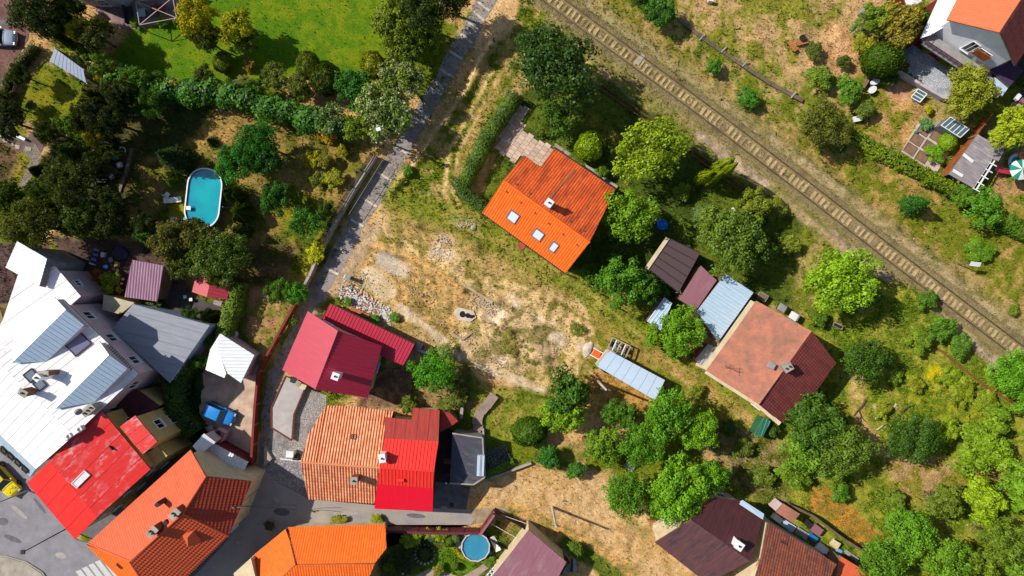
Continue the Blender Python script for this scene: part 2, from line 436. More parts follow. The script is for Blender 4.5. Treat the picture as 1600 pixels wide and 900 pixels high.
def walls(parent, outline, z0, topz, mat, windows=True, name='wall', wz=(1.7, 4.6), winsize=(1.1, 1.3), skip=()):
    """outline ccw (x,y) world; one wall part per side with the openings set on its outside"""
    n = len(outline)
    for i in range(n):
        a = Vector(outline[i][:2]); b = Vector(outline[(i + 1) % n][:2]); L = (b - a).length
        if L < 0.1: continue
        d = (b - a) / L; nn = Vector((d.y, -d.x)); k = max(1, int(L / 0.6)); m = MB(); tops = []; T = 0.24
        for j in range(k + 1):
            p = a + (b - a) * j / k; z = topz(p.x, p.y); q = p - nn * T; zq = topz(q.x, q.y)
            tops.append(z); m.v += [(p.x, p.y, z0), (p.x, p.y, z), (q.x, q.y, min(zq, z)), (q.x, q.y, z0)]
        for j in range(k):
            o = 4 * j
            for (s, t) in ((0, 1), (1, 2), (2, 3)): m.f.append([o + s, o + t, o + 4 + t, o + 4 + s][::-1]); m.m.append(0)
        m.f.append([0, 1, 2, 3]); m.m.append(0); o = 4 * k; m.f.append([o + 3, o + 2, o + 1, o]); m.m.append(0)
        m.build(name, mat[i] if isinstance(mat, list) else mat, parent)
        if windows and L > 2.6 and i not in skip:
            cnt = max(1, int(L / 3.1)); ang = math.atan2(nn.y, nn.x) - math.pi / 2
            for wh in wz:
                for j in range(cnt):
                    t = (j + 0.5) / cnt; p = a + (b - a) * t
                    if topz(p.x, p.y) - 0.45 > wh + winsize[1] / 2:
                        put_window(parent, (p.x + nn.x * 0.03, p.y + nn.y * 0.03, wh), ang, winsize)
def chimney(parent, px, py, zt, h=1.3, sx=0.6, sy=0.6, rot=0.0, mat=BRICK, pots=1, cap=True):
    c = W(px, py, zt); m = MB(); rz = math.radians(rot); m.box((c.x, c.y, zt - h / 2 - 0.6), (sx, sy, h + 1.2), rz)
    o = m.build('chimney', mat, parent)
    if cap:
        k = MB(); k.box((c.x, c.y, zt + 0.045), (sx + 0.14, sy + 0.14, 0.09), rz); k.build('chimney_cap', WHITE if mat is WHITE else CONC, o)
    for i in range(pots):
        d = Vector((math.cos(rz), math.sin(rz))) * ((i - (pots - 1) / 2) * sx / max(1, pots))
        k = MB(); k.tube((c.x + d.x, c.y + d.y, zt + 0.07), (c.x + d.x, c.y + d.y, zt + 0.3), 0.11, 0.1); k.build('flue', DARK, o)
    return o
def skylight(parent, face, px, py, w, h, glassm=SKYL, frame=DARK, zz=None, blind=False):
    c = W(px, py, zz or face.c.z)
    for _ in range(3): c = W(px, py, face.z(c.x, c.y))
    R = Matrix((face.U, face.V, face.n)).transposed(); m = MB(); t = 0.09
    for s in (-1, 1):
        m.box(c + face.V * s * (h / 2 - t / 2) + face.n * 0.1, (w, t, 0.16), R=R); m.box(c + face.U * s * (w / 2 - t / 2) + face.n * 0.1, (t, h - 2 * t, 0.16), R=R)
    o = m.build('skylight', frame, parent)
    g = MB(); g.box(c + face.n * 0.1, (w - 2 * t, h - 2 * t, 0.05), R=R); g.build('pane', glassm, o); return o
def ridge(parent, a, b, mat, r=0.12, off=0.05):
    a = W(*a); b = W(*b); d = b - a; n = max(1, int(d.length / 0.4)); m = MB(); up = Vector((0, 0, off))
    for i in range(n):
        m.tube(a + d * i / n + up, a + d * (i + 1.08) / n + up, r * 1.12, r * 0.92, 8)
    return m.build('ridge_cap', mat, parent)
def topz_of(faces, sub=0.15):
    def f(x, y):
        zs = [F.z(x, y) for F in faces if inside(x, y, F.P)]
        if not zs:
            F = min(faces, key=lambda F: min((Vector((x, y)) - Vector(p[:2])).length for p in F.P)); zs = [F.z(x, y)]
        return min(zs) - sub
    return f
def house(name, label, cat, faces, outline, wall, ins=0.35, deck=None, windows=True, wz=(1.7, 4.6), group=None, winsize=(1.1, 1.3), z0=-0.05, thick=0.14, skip=()):
    """faces: [(pts, style, mat, opts)]; outline: pixel corners in order, heights read from the faces"""
    F = []; zk = {}
    for it in faces:
        pts = it[0]; F.append(Face(pts, (it[3] if len(it) > 3 else {}).get('along')))
        for p in pts: zk.setdefault((p[0], p[1]), p[2])
    op = ccw([tuple(W(p[0], p[1], p[2] if len(p) > 2 else zk[(p[0], p[1])])[:2]) for p in outline])
    c = Vector((sum(p[0] for p in op) / len(op), sum(p[1] for p in op) / len(op), 0))
    root = thing(name, label, cat, c, group)
    for f, it in zip(F, faces):
        o = it[3] if len(it) > 3 else {}
        put_cover(root, f, it[1], it[2], deck, o.get('w', 1.0), thick)
    walls(root, inset(op, ins), z0, topz_of(F, thick + 0.02), wall, windows, wz=wz, winsize=winsize, skip=skip)
    return root, F
# ------------------------------------------------------------------ foliage
def leaf_me(name, C, N, size, shade, bloom=None, aspect=0.62, U=None):
    n = len(C); N = N / np.maximum(1e-6, np.linalg.norm(N, axis=1))[:, None]
    if U is None: U = RNG.normal(size=(n, 3))
    U = U - N * (U * N).sum(1)[:, None]; U /= np.maximum(1e-6, np.linalg.norm(U, axis=1))[:, None]
    V = np.cross(N, U); s = size[:, None]
    P = np.empty((n, 4, 3)); P[:, 0] = C - U * s; P[:, 1] = C - V * s * aspect + N * s * 0.18; P[:, 2] = C + U * s; P[:, 3] = C + V * s * aspect + N * s * 0.18
    me = bpy.data.meshes.new(name); me.vertices.add(4 * n); me.loops.add(4 * n); me.polygons.add(n)
    me.vertices.foreach_set('co', P.ravel()); me.loops.foreach_set('vertex_index', np.arange(4 * n, dtype=np.int32))
    me.polygons.foreach_set('loop_start', np.arange(0, 4 * n, 4, dtype=np.int32))
    me.update(); me.validate()
    a = me.attributes.new('shade', 'FLOAT', 'POINT'); a.data.foreach_set('value', np.repeat(shade, 4).astype(np.float32))
    if bloom is not None:
        a = me.attributes.new('bloom', 'FLOAT', 'POINT'); a.data.foreach_set('value', np.repeat(bloom, 4).astype(np.float32))
    me.materials.append(LEAF); return me
def rdir(n, zmin=-0.3):
    d = RNG.normal(size=(n, 3)); d /= np.linalg.norm(d, axis=1)[:, None]; d[:, 2] = np.where(d[:, 2] < zmin, -d[:, 2], d[:, 2]); return d
def crown_broad(name, lobes=46, per=170, ls=0.052, lr=(0.17, 0.32), bloom=0.0, flat=0.75):
    C = []; Nn = []; Sh = []; Bl = []
    for i in range(lobes):
        if i < lobes * 0.62:
            a = RNG.uniform(0, 2 * math.pi); e = RNG.uniform(-0.1, 1.0); r = RNG.uniform(0.45, 0.95)
            d = np.array([math.cos(a) * math.sqrt(max(0, 1 - max(e, 0) ** 2)), math.sin(a) * math.sqrt(max(0, 1 - max(e, 0) ** 2)), e]) * r
        else:
            d = rdir(1, -0.2)[0] * RNG.uniform(0.15, 0.7)
        R = RNG.uniform(*lr); cen = np.array([d[0], d[1], 0.64 + d[2] * 0.30]); k = int(per * (R / 0.25) ** 2)
        q = rdir(k, -0.35); rr = R * RNG.uniform(0.55, 1.05, k) ** 0.6
        q3 = q * rr[:, None] * np.array([1, 1, 0.42])
        ang = np.arctan2(q[:, 1], q[:, 0]); wob = 1 + 0.22 * np.sin(ang * 5 + i) + 0.15 * np.sin(ang * 9 + 2 * i); q3[:, :2] *= wob[:, None]
        C.append(cen + q3); Nn.append(q * [0.8, 0.8, 1] + [0, 0, flat] + RNG.normal(size=(k, 3)) * 0.45)
        t = RNG.uniform(0.25, 0.75); Sh.append(np.clip(t + RNG.normal(size=k) * 0.17, 0, 1)); fb = RNG.uniform(0, 1) < 0.75
        Bl.append(((RNG.uniform(0, 1, k) < bloom * (1.5 if fb else 0.2)) & (q[:, 2] > 0)).astype(float))
    C = np.concatenate(C); n = len(C)
    return leaf_me(name, C, np.concatenate(Nn), RNG.uniform(0.6, 1.35, n) * ls, np.concatenate(Sh), np.concatenate(Bl) if bloom else None)
def crown_round(name, n=5200, ls=0.07):
    d = rdir(n, -0.45); r = RNG.uniform(0.86, 1.0, n); b = 1 + 0.06 * np.sin(d[:, 0] * 7) * np.cos(d[:, 1] * 6 + 1) + 0.04 * np.sin(d[:, 2] * 11 + d[:, 0] * 5)
    C = d * (r * b)[:, None] * [1, 1, 0.5] + [0, 0, 0.5]
    return leaf_me(name, C, d + RNG.normal(size=(n, 3)) * 0.35, RNG.uniform(0.6, 1.3, n) * ls, np.clip(0.5 + RNG.normal(size=n) * 0.2, 0, 1))
def crown_spruce(name, whorls=13, arms=13, droop=0.25, ls=0.075):
    C = []; Nn = []; U = []; Sh = []
    for w in range(whorls):
        t = w / (whorls - 1); z = 0.12 + 0.86 * t; R = (1 - t) ** 0.8 * 0.98 + 0.04
        for a in range(arms):
            th = 2 * math.pi * (a + RNG.uniform(-.3, .3)) / arms + w * 0.7; L = R * RNG.uniform(0.75, 1.08); k = int(10 + 36 * L)
            s = RNG.uniform(0.08, 1, k); di = np.array([math.cos(th), math.sin(th), 0]); pe = np.array([-di[1], di[0], 0])
            side = RNG.normal(size=k) * 0.085 * (1.25 - s * 0.9)
            P = di * (s * L)[:, None] + pe * side[:, None] + np.array([0, 0, 1]) * (z - droop * 0.35 * s ** 2 * R - np.abs(side) * 0.2)[:, None]
            C.append(P); Nn.append(np.tile([0, 0, 1.0], (k, 1)) + di * 0.35 + RNG.normal(size=(k, 3)) * 0.4)
            U.append(di + pe * np.sign(side)[:, None] * 0.7); sh = RNG.uniform(0.3, 0.7); Sh.append(np.clip(sh + (s - 0.5) * 0.3 + RNG.normal(size=k) * .1, 0, 1))
    C = np.concatenate(C); n = len(C)
    return leaf_me(name, C, np.concatenate(Nn), RNG.uniform(0.6, 1.2, n) * ls, np.concatenate(Sh), aspect=0.3, U=np.concatenate(U))
def crown_thuja(name, n=5200, ls=0.07, spires=1):
    C = []; Nn = []; U = []; Sh = []
    for sp in range(spires):
        o = RNG.normal(size=2) * (0.42 if spires > 1 else 0); k = n // spires; hh = RNG.uniform(0.7, 1) if sp else 1.0; sr = 0.55 if spires > 1 else 1.0
        z = RNG.uniform(0, 1, k) ** 0.8; R = np.minimum(1.0, (1.02 - z) * 1.7) ** 0.75 * (0.75 + 0.25 * np.minimum(1, z * 4)) * sr; th = RNG.uniform(0, 2 * math.pi, k)
        R = R * (1 + 0.14 * np.sin(th * 6 + z * 5 + sp) + 0.08 * np.sin(th * 13)) * RNG.uniform(0.78, 1.02, k)
        C.append(np.stack([o[0] + R * np.cos(th), o[1] + R * np.sin(th), z * hh], 1))
        Nn.append(np.stack([np.cos(th), np.sin(th), 0.6 + 0 * th], 1) + RNG.normal(size=(k, 3)) * 0.35); U.append(np.tile([0.0, 0, 1], (k, 1)) + RNG.normal(size=(k, 3)) * .3)
        Sh.append(np.clip(0.5 + 0.18 * np.sin(th * 6 + z * 5) + RNG.normal(size=k) * .14, 0, 1))
    C = np.concatenate(C); m = len(C)
    return leaf_me(name, C, np.concatenate(Nn), RNG.uniform(0.6, 1.3, m) * ls, np.concatenate(Sh), aspect=0.4, U=np.concatenate(U))
PROTO = {
    'big': [crown_broad('crown', 120, 170, 0.030, (0.12, 0.23)) for _ in range(3)],
    'broad': [crown_broad('crown', 60, 150, 0.044, (0.15, 0.29)) for _ in range(4)],
    'loose': [crown_broad('crown', 38, 110, 0.046, (0.12, 0.24)) for _ in range(3)],
    'shrub': [crown_broad('foliage', 26, 110, 0.066, (0.2, 0.36)) for _ in range(3)],
    'bloom': [crown_broad('crown', 60, 160, 0.042, (0.15, 0.28), bloom=0.2) for _ in range(2)],
    'round': [crown_round('foliage') for _ in range(2)],
    'spruce': [crown_spruce('crown') for _ in range(2)],
    'wisp': [crown_spruce('crown', 9, 15, 0.5, 0.06), crown_broad('crown', 55, 120, 0.04, (0.14, 0.26))],
    'thuja': [crown_thuja('crown'), crown_thuja('crown', 6500, 0.06, 5)],
}
def trunk_me(seed, n=7):
    m = MB(); r = random.Random(seed); m.tube((0, 0, -0.03), (0.02, 0.01, 0.32), 0.075, 0.055, 9)
    m.tube((0.02, 0.01, 0.31), (0.05, -0.02, 0.6), 0.055, 0.03, 8)
    for i in range(n):
        a = 2 * math.pi * i / n + r.uniform(-.3, .3); z = r.uniform(0.26, 0.45); R = r.uniform(0.4, 0.72)
        p = Vector((0.02, 0.01, z)); q = Vector((math.cos(a) * R * .5, math.sin(a) * R * .5, z + .16)); e = Vector((math.cos(a + .2) * R, math.sin(a + .2) * R, z + .3))
        m.tube(p, q, 0.036, 0.024, 6); m.tube(q, e, 0.024, 0.008, 5)
        m.tube(q, q + Vector((math.cos(a - .7) * R * .4, math.sin(a - .7) * R * .4, .2)), 0.016, 0.005, 5)
    o = m.build('trunk', BARK); me = o.data; bpy.data.objects.remove(o); return me
TRUNKS = [trunk_me(i) for i in range(3)]
NTREE = 0
def lfc(c): k = lin(c, 1.22); return (min(.5, k[0] * 1.04 + k[1] * .06), min(.5, k[1] * 1.05), k[2] * .5, 1)
def tree(kind, px, py, r, h, col, label, cat=None, group=None, var=None):
    """r in photograph pixels at crown height; height in metres"""
    global NTREE; NTREE += 1
    zc = h * 0.62; p = W(px, py, zc); R = r / S * (H - zc) / H * 1.08
    small = h < 2.6 or kind in ('shrub', 'round')
    names = {'spruce': 'conifer', 'thuja': 'cypress', 'wisp': 'conifer', 'round': 'round_shrub', 'shrub': 'shrub'}
    nm = names.get(kind, 'shrub' if small else 'tree')
    cat = cat or {'conifer': 'conifer', 'cypress': 'cypress', 'round_shrub': 'shrub', 'shrub': 'shrub', 'tree': 'tree'}[nm]
    P = PROTO[kind]; me = P[(NTREE if var is None else var) % len(P)]
    root = thing(nm, label, cat, (p.x, p.y, 0), group, NTREE * 2.399)
    jx = 1 + 0.1 * math.sin(NTREE * 1.7)
    c = link('crown' if nm in ('tree', 'conifer', 'cypress') else 'foliage', me, root); c.scale = (R * jx, R / jx, h)
    c.color = lfc(col)
    t = link('trunk' if nm in ('tree', 'conifer', 'cypress') else 'stem', TRUNKS[NTREE % 3], root); w = max(0.8, R * 0.9); t.scale = (w, w, h * 0.92)
    return root
def hedge(pts, wpx, h, col, label, name='hedge', dens=1.0, ls=0.11, rough=0.16, cat='hedge'):
    """pixel polyline hedge, leaves over a body with sides and top"""
    P = [W(x, y, h * 0.6) for x, y in pts]; w = wpx / S; C = []; Nn = []; core = MB()
    for a, b in zip(P[:-1], P[1:]):
        a = Vector((a.x, a.y, 0)); b = Vector((b.x, b.y, 0)); d = b - a; L = d.length; d /= L; s = Vector((d.y, -d.x, 0))
        core.box((a + b) / 2 + Vector((0, 0, h * 0.42)), (L + w * 0.4, w * 0.45, h * 0.7), math.atan2(d.y, d.x))
        n = int(L * (w + 1.2 * h) * 120 * dens * (0.11 / ls) ** 2); t = RNG.uniform(-w * 0.3, L + w * 0.3, n); q = RNG.uniform(0, 1, n); th = RNG.uniform(-0.25, math.pi + 0.25, n)
        cx = np.cos(th); sz = np.sin(th); e = 3.2
        k = (np.abs(cx) ** e + np.abs(sz) ** e) ** (-1 / e); bump = 1 + rough * (np.sin(t * 1.37 + cx * 3) + np.sin(t * 3.1 + 1 + 2 * cx) * .8 + np.sin(t * .61 + 2) * 1.2 + np.sin(t * 6.7 + 5 * cx) * .5) * 0.4 + RNG.normal(size=n) * 0.05
        off = cx * k * w / 2 * bump; z = h * (0.45 + 0.55 * sz * k * (1 + (bump - 1) * 0.6)); z = np.where(sz < 0, h * 0.45 * RNG.uniform(0, 1, n), z)
        low = RNG.uniform(0, 1, n) < 0.25; z = np.where(low, h * RNG.uniform(0.05, 0.8, n), z); off = np.where(low, np.sign(cx) * w / 2 * bump, off)
        C.append(np.stack([a.x + d.x * t + s.x * off, a.y + d.y * t + s.y * off, z], 1))
        Nn.append(np.stack([s.x * cx, s.y * cx, sz + 0.5], 1) + RNG.normal(size=(n, 3)) * 0.4)
    C = np.concatenate(C); Nn = np.concatenate(Nn); n = len(C)
    me = leaf_me(name, C, Nn, RNG.uniform(0.6, 1.4, n) * ls, np.clip(0.5 + 0.2 * np.sin(C[:, 0] * 1.3 + C[:, 1] * 1.7) + RNG.normal(size=n) * .16, 0, 1))
    root = thing(name, label, cat, (P[0].x, P[0].y, 0)); me.transform(Matrix.Translation((-P[0].x, -P[0].y, 0)))
    f = link('foliage', me, root); f.color = lfc(col); core.build('branches', plain('hedge_wood', (52, 60, 30), (40, 44, 24)), root); return root

# ------------------------------------------------------------------ ground
def vnoise(x, y, sc, seed):
    x = x / sc + seed * 17.3; y = y / sc + seed * 9.1; xi = np.floor(x).astype(np.int64); yi = np.floor(y).astype(np.int64)
    fx = x - xi; fy = y - yi; fx = fx * fx * (3 - 2 * fx); fy = fy * fy * (3 - 2 * fy)
    def h(a, b):
        n = (a * 374761393 + b * 668265263 + seed * 974711) & 0x7fffffff; n = ((n ^ (n >> 13)) * 1274126177) & 0x7fffffff; return ((n ^ (n >> 16)) & 0xffff) / 65535.0
    return (h(xi, yi) * (1 - fx) + h(xi + 1, yi) * fx) * (1 - fy) + (h(xi, yi + 1) * (1 - fx) + h(xi + 1, yi + 1) * fx) * fy
def fbm(x, y, sc, seed, o=4):
    s = 0; a = 1; t = 0
    for i in range(o): s = s + a * vnoise(x, y, sc / 2 ** i, seed + i); t += a; a *= 0.55
    return s / t
def sdist(px, py, poly):
    """signed pixel distance to a polygon, positive inside"""
    d = np.full(px.shape, 1e9); ins = np.zeros(px.shape, bool); n = len(poly)
    for i in range(n):
        ax, ay = poly[i]; bx, by = poly[(i + 1) % n]; ex, ey = bx - ax, by - ay; L = ex * ex + ey * ey + 1e-9
        t = np.clip(((px - ax) * ex + (py - ay) * ey) / L, 0, 1); d = np.minimum(d, np.hypot(px - ax - t * ex, py - ay - t * ey))
        c = ((ay > py) != (by > py)) & (px < ex * (py - ay) / (ey if abs(ey) > 1e-9 else 1e-9) + ax); ins ^= c
    return np.where(ins, d, -d)
def ldist(px, py, pts):
    d = np.full(px.shape, 1e9)
    for (ax, ay), (bx, by) in zip(pts[:-1], pts[1:]):
        ex, ey = bx - ax, by - ay; L = ex * ex + ey * ey + 1e-9; t = np.clip(((px - ax) * ex + (py - ay) * ey) / L, 0, 1); d = np.minimum(d, np.hypot(px - ax - t * ex, py - ay - t * ey))
    return d
STEP = 2.6
gx = np.arange(-130, 1731, STEP); gy = np.arange(-110, 1011, STEP); NX, NY = len(gx), len(gy)
PX, PY = [a.ravel() for a in np.meshgrid(gx, gy)]
N1 = fbm(PX, PY, 60, 1); N2 = fbm(PX, PY, 16, 5); N3 = fbm(PX, PY, 130, 9); N4 = fbm(PX, PY, 9, 13, 3)
def L3(c): return np.array(lin(c, 0.86)[:3])
A = lambda m, c: m[:, None] * c
def ss(x, a, b): t = np.clip((x - a) / (b - a), 0, 1); return t * t * (3 - 2 * t)
GC = np.zeros((len(PX), 3)); REL = np.ones(len(PX)); TUFT = np.full(len(PX), 1.0)
def over(mask, c): 
    global GC; GC = GC * (1 - mask)[:, None] + mask[:, None] * c
def blend(c1, c2, n, lo=0.42, hi=0.58): k = ss(n, lo, hi); return L3(c1) * (1 - k)[:, None] + L3(c2) * k[:, None]
def area(poly, c1, c2=None, soft=6, warp=16, n=None, rel=None, tuft=None, a=1.0, lo=0.42, hi=0.58):
    d = sdist(PX, PY, poly) + (N2 - 0.5) * warp; m = ss(d, -soft, soft) * a
    col = blend(c1, c2 or c1, N2 if n is None else n, lo, hi); over(m, col)
    for arr, v in ((REL, rel), (TUFT, tuft)):
        if v is not None: arr[:] = arr * (1 - m) + m * v
def stroke(pts, w, c1, c2=None, soft=4, warp=8, a=1.0, rel=None, tuft=None, n=None):
    d = w / 2 - ldist(PX, PY, pts) + (N2 - 0.5) * warp; m = ss(d, -soft, soft) * a
    over(m, blend(c1, c2 or c1, N4 if n is None else n))
    for arr, v in ((REL, rel), (TUFT, tuft)):
        if v is not None: arr[:] = arr * (1 - m) + m * v
STRAW = (196, 158, 104); TAN = (204, 168, 116); OLIVE = (120, 118, 44); GREEN = (106, 118, 24); DGREEN = (70, 92, 26); PINKT = (196, 156, 118); SOIL = (92, 72, 56); LAWN = (80, 116, 14)
GC[:] = blend(STRAW, GREEN, N1)
area([(800, -200), (1800, -200), (1800, 700), (1300, 620), (1000, 420), (700, -200)], (168, 144, 90), (112, 122, 30), lo=.38, hi=.54, n=N1 * .4 + N4 * .6)
# top right dry meadow
area([(1040, -120), (1420, -120), (1400, 100), (1330, 120), (1200, 110), (1060, 30)], (190, 156, 108), (132, 130, 44), n=N1 * .4 + N2 * .3 + N4 * .3, lo=.42, hi=.56)
area([(1300, 30), (1350, 60), (1370, 110), (1320, 120), (1280, 90)], (210, 165, 120), (180, 140, 90))
area([(1330, 150), (1420, 120), (1450, 160), (1420, 230), (1360, 215), (1330, 190)], (184, 146, 90), (130, 128, 40), n=N2)
stroke([(1400, 142), (1412, 146)], 26, (200, 152, 118), (180, 130, 98), tuft=.2)
stroke([(930, 0), (1080, 110), (1230, 215), (1380, 320), (1500, 420), (1620, 520)], 50, (168, 142, 88), (120, 118, 36), n=N2 * .4 + N4 * .6)
area([(1240, 240), (1600, 480), (1620, 300), (1480, 300), (1330, 215)], (172, 140, 80), (112, 118, 28), lo=.38, hi=.54, n=N1 * .3 + N2 * .3 + N4 * .4)
# railway formation
RB = [(780, -62), (880, 12), (975, 82), (1060, 144), (1120, 188), (1180, 235), (1250, 288), (1330, 350), (1420, 420), (1500, 480), (1600, 556), (1740, 664)]
stroke(RB, 86, (150, 134, 84), (124, 116, 58), soft=10, warp=24, n=N2)
stroke(RB[4:], 72, (166, 142, 104), (128, 118, 66), soft=8, warp=26, n=N4 * .5 + N2 * .5, tuft=.7)
stroke([(x + 22, y - 18) for x, y in RB], 10, (178, 160, 126), (140, 128, 84), a=.5, tuft=.5, warp=18)
stroke([(x - 26, y + 24) for x, y in RB[4:]], 14, (190, 164, 142), (150, 130, 108), a=.8, tuft=.2, warp=14)
stroke(RB, 24, (150, 130, 92), (120, 108, 62), soft=3, warp=8, rel=0, tuft=.9)
stroke(RB[4:], 24, (156, 134, 104), (126, 108, 80), soft=3, warp=8, rel=0, tuft=.45)
stroke([(940, 110), (1010, 180), (1100, 240), (1150, 275)], 12, (188, 160, 120), (170, 140, 96), a=.75, tuft=.3)
# garden of the orange tiled house and the orchard strip
area([(800, 150), (850, 130), (960, 130), (1160, 280), (1250, 350), (1240, 480), (1190, 470), (1010, 470), (910, 440), (740, 330), (790, 200)], (92, 106, 30), (66, 84, 26), n=N1)
stroke([(925, 190), (955, 215), (965, 240)], 26, (140, 130, 50), (110, 112, 40))
area([(740, 330), (900, 425), (1000, 500), (1100, 590), (1210, 680), (1190, 720), (1050, 640), (930, 540), (850, 450), (730, 370)], (120, 126, 36), (158, 136, 66), n=N2)
stroke([(870, 420), (930, 465), (1000, 525), (1080, 580)], 5, (176, 150, 88), a=.6)
stroke([(1010, 545), (1080, 590), (1150, 630), (1200, 680)], 26, (186, 148, 92), (150, 130, 60), a=.8)
# long grass strip between the dirt path and the hedge
area([(790, -60), (870, 0), (830, 60), (800, 150), (715, 300), (760, 340), (640, 380), (585, 330), (640, 270), (700, 170), (745, 90)], (176, 150, 92), (106, 118, 26), lo=.37, hi=.53, n=N1 * .2 + N2 * .4 + N4 * .4, tuft=1.4, soft=5, warp=8)
for o_ in (0, 15): stroke([(770 + o_, 110), (735 + o_, 175), (702 + o_, 235), (694 + o_, 300), (712 + o_, 340), (760 + o_, 366)], 6, (214, 180, 120), (186, 154, 92), warp=4, soft=2, tuft=.3)
stroke([(800, 50), (785, 120), (740, 210), (715, 270)], 12, (180, 150, 90), (150, 130, 60), a=.7)
area([(780, -60), (812, 0), (800, 50), (757, 80), (738, 92), (745, 50), (770, 10)], (214, 176, 124), (196, 156, 106), rel=.4, tuft=.25, soft=3, warp=5)
stroke([(768, 65), (745, 100), (724, 145), (700, 180), (672, 215), (655, 240), (640, 262), (610, 292), (592, 325)], 9, (214, 178, 130), (190, 156, 112), soft=3, warp=4, tuft=.1)
# vacant lot
area([(640, 325), (750, 345), (900, 435), (940, 545), (905, 590), (850, 612), (730, 570), (640, 520), (540, 460), (530, 430), (575, 365), (590, 330)], (212, 180, 126), (140, 126, 58), n=N1 * .2 + N2 * .4 + N4 * .4, lo=.45, hi=.6, tuft=.9, soft=5)
area([(600, 320), (690, 310), (760, 345), (900, 435), (900, 470), (780, 440), (700, 380), (610, 370)], (142, 128, 54), (186, 154, 96), n=N2, a=.85)
area([(575, 378), (640, 400), (690, 425), (740, 460), (718, 520), (690, 540), (640, 515), (560, 465), (550, 430)], (204, 160, 98), (156, 130, 74), n=N4, a=.85, tuft=.7)
stroke([(575, 380), (640, 398), (690, 425), (720, 450)], 8, (220, 172, 106), (200, 160, 92), rel=1)
stroke([(598, 405), (628, 422)], 26, (206, 184, 156), (186, 170, 150), warp=8, rel=.2, tuft=.05)
stroke([(580, 435), (602, 452)], 34, (212, 190, 156), (196, 172, 130), warp=8, rel=.2, tuft=.05)
stroke([(625, 482), (650, 498), (690, 532), (712, 556), (760, 575), (850, 612)], 13, (212, 190, 158), (190, 166, 130), warp=9, tuft=.1)
stroke([(735, 560), (725, 530)], 18, (222, 192, 150), (200, 170, 128), tuft=.1)
area([(760, 465), (830, 480), (880, 520), (860, 570), (790, 580), (730, 555), (745, 500)], (128, 118, 66), (206, 176, 130), n=N2, a=.9, tuft=1.3)
area([(560, 350), (600, 350), (570, 400), (535, 460), (500, 470), (520, 420)], (196, 164, 128), (170, 146, 112), n=N4, tuft=.15, rel=.2)
for (x, y, w) in ((722, 345, 20), (690, 395, 18), (770, 490, 22), (872, 530, 18), (800, 470, 12), (850, 500, 12), (700, 372, 12), (780, 560, 14), (845, 545, 15), (915, 545, 12)):
    stroke([(x - 8, y - 4), (x + 8, y + 4)], w, (226, 204, 176), (206, 172, 130), warp=18, tuft=.1, a=.85)
stroke([(610, 300), (650, 322), (720, 346), (800, 388), (880, 432), (960, 482), (1040, 548), (1120, 606), (1190, 655)], 42, (112, 128, 24), (142, 136, 52), soft=8, warp=22, a=.85, n=N2 * .4 + N4 * .6, tuft=1.4)
stroke([(700, 345), (760, 372), (850, 412), (930, 465), (1010, 532), (1090, 590)], 6, (184, 160, 92), (150, 140, 64), a=.6, warp=4)
stroke([(1020, 556), (1080, 596), (1150, 638), (1200, 684)], 20, (190, 154, 96), (156, 138, 66), a=.8)
area([(725, 600), (850, 612), (860, 640), (850, 700), (760, 690), (735, 650)], (112, 124, 34), (150, 140, 60), n=N2)
area([(850, 612), (960, 575), (1030, 620), (1000, 660), (880, 640)], (190, 146, 80), (160, 128, 60), n=N4)
# dry field at the bottom
area([(738, 762), (830, 725), (880, 735), (960, 740), (1015, 800), (1100, 900), (1160, 960), (960, 1000), (890, 870), (850, 840), (775, 790)], (202, 166, 116), (184, 146, 92), n=N1 * .5 + N4 * .5, tuft=.45, soft=4)
stroke([(800, 800), (870, 835), (930, 860), (980, 900)], 34, (198, 150, 82), (140, 126, 56), a=.7, tuft=.8)
stroke([(885, 850), (935, 880), (990, 930)], 26, (104, 114, 36), (80, 96, 26))
stroke([(985, 815), (1010, 835)], 12, (130, 130, 60), a=.6)
# shady orchard and wild slope at the lower right
area([(1215, 560), (1300, 440), (1420, 440), (1600, 640), (1750, 780), (1750, 1010), (1250, 1010), (1130, 760), (1120, 680), (1200, 680)], (146, 146, 50), (100, 120, 24), n=N2 * .5 + N4 * .5, tuft=1.6, lo=.44, hi=.56)
area([(1440, 560), (1560, 600), (1560, 680), (1470, 680), (1420, 620)], (150, 150, 40), (104, 124, 24), n=N4, tuft=1.8)
stroke([(1452, 585), (1464, 578)], 14, (216, 190, 10), (200, 180, 20), soft=5, warp=14, a=.8)
stroke([(1340, 590), (1340, 650), (1370, 700), (1440, 720), (1530, 730)], 22, (200, 164, 110), (160, 140, 70), a=.8, warp=18, tuft=.5)
area([(1380, 715), (1560, 715), (1580, 780), (1400, 790)], (176, 142, 100), (134, 124, 46), n=N2, a=.9)
stroke([(1280, 780), (1330, 815), (1360, 850)], 40, (184, 126, 50), (150, 120, 50), warp=20, a=.85, tuft=1.6)
area([(1120, 660), (1230, 690), (1230, 800), (1160, 770), (1110, 700)], (150, 128, 88), (104, 106, 40), n=N2, a=.9)
stroke([(1240, 420), (1290, 390), (1280, 340), (1210, 300)], 26, (150, 140, 66), (116, 120, 36), a=.6)
stroke([(1215, 310), (1270, 350), (1330, 400)], 8, (176, 148, 108), a=.7)
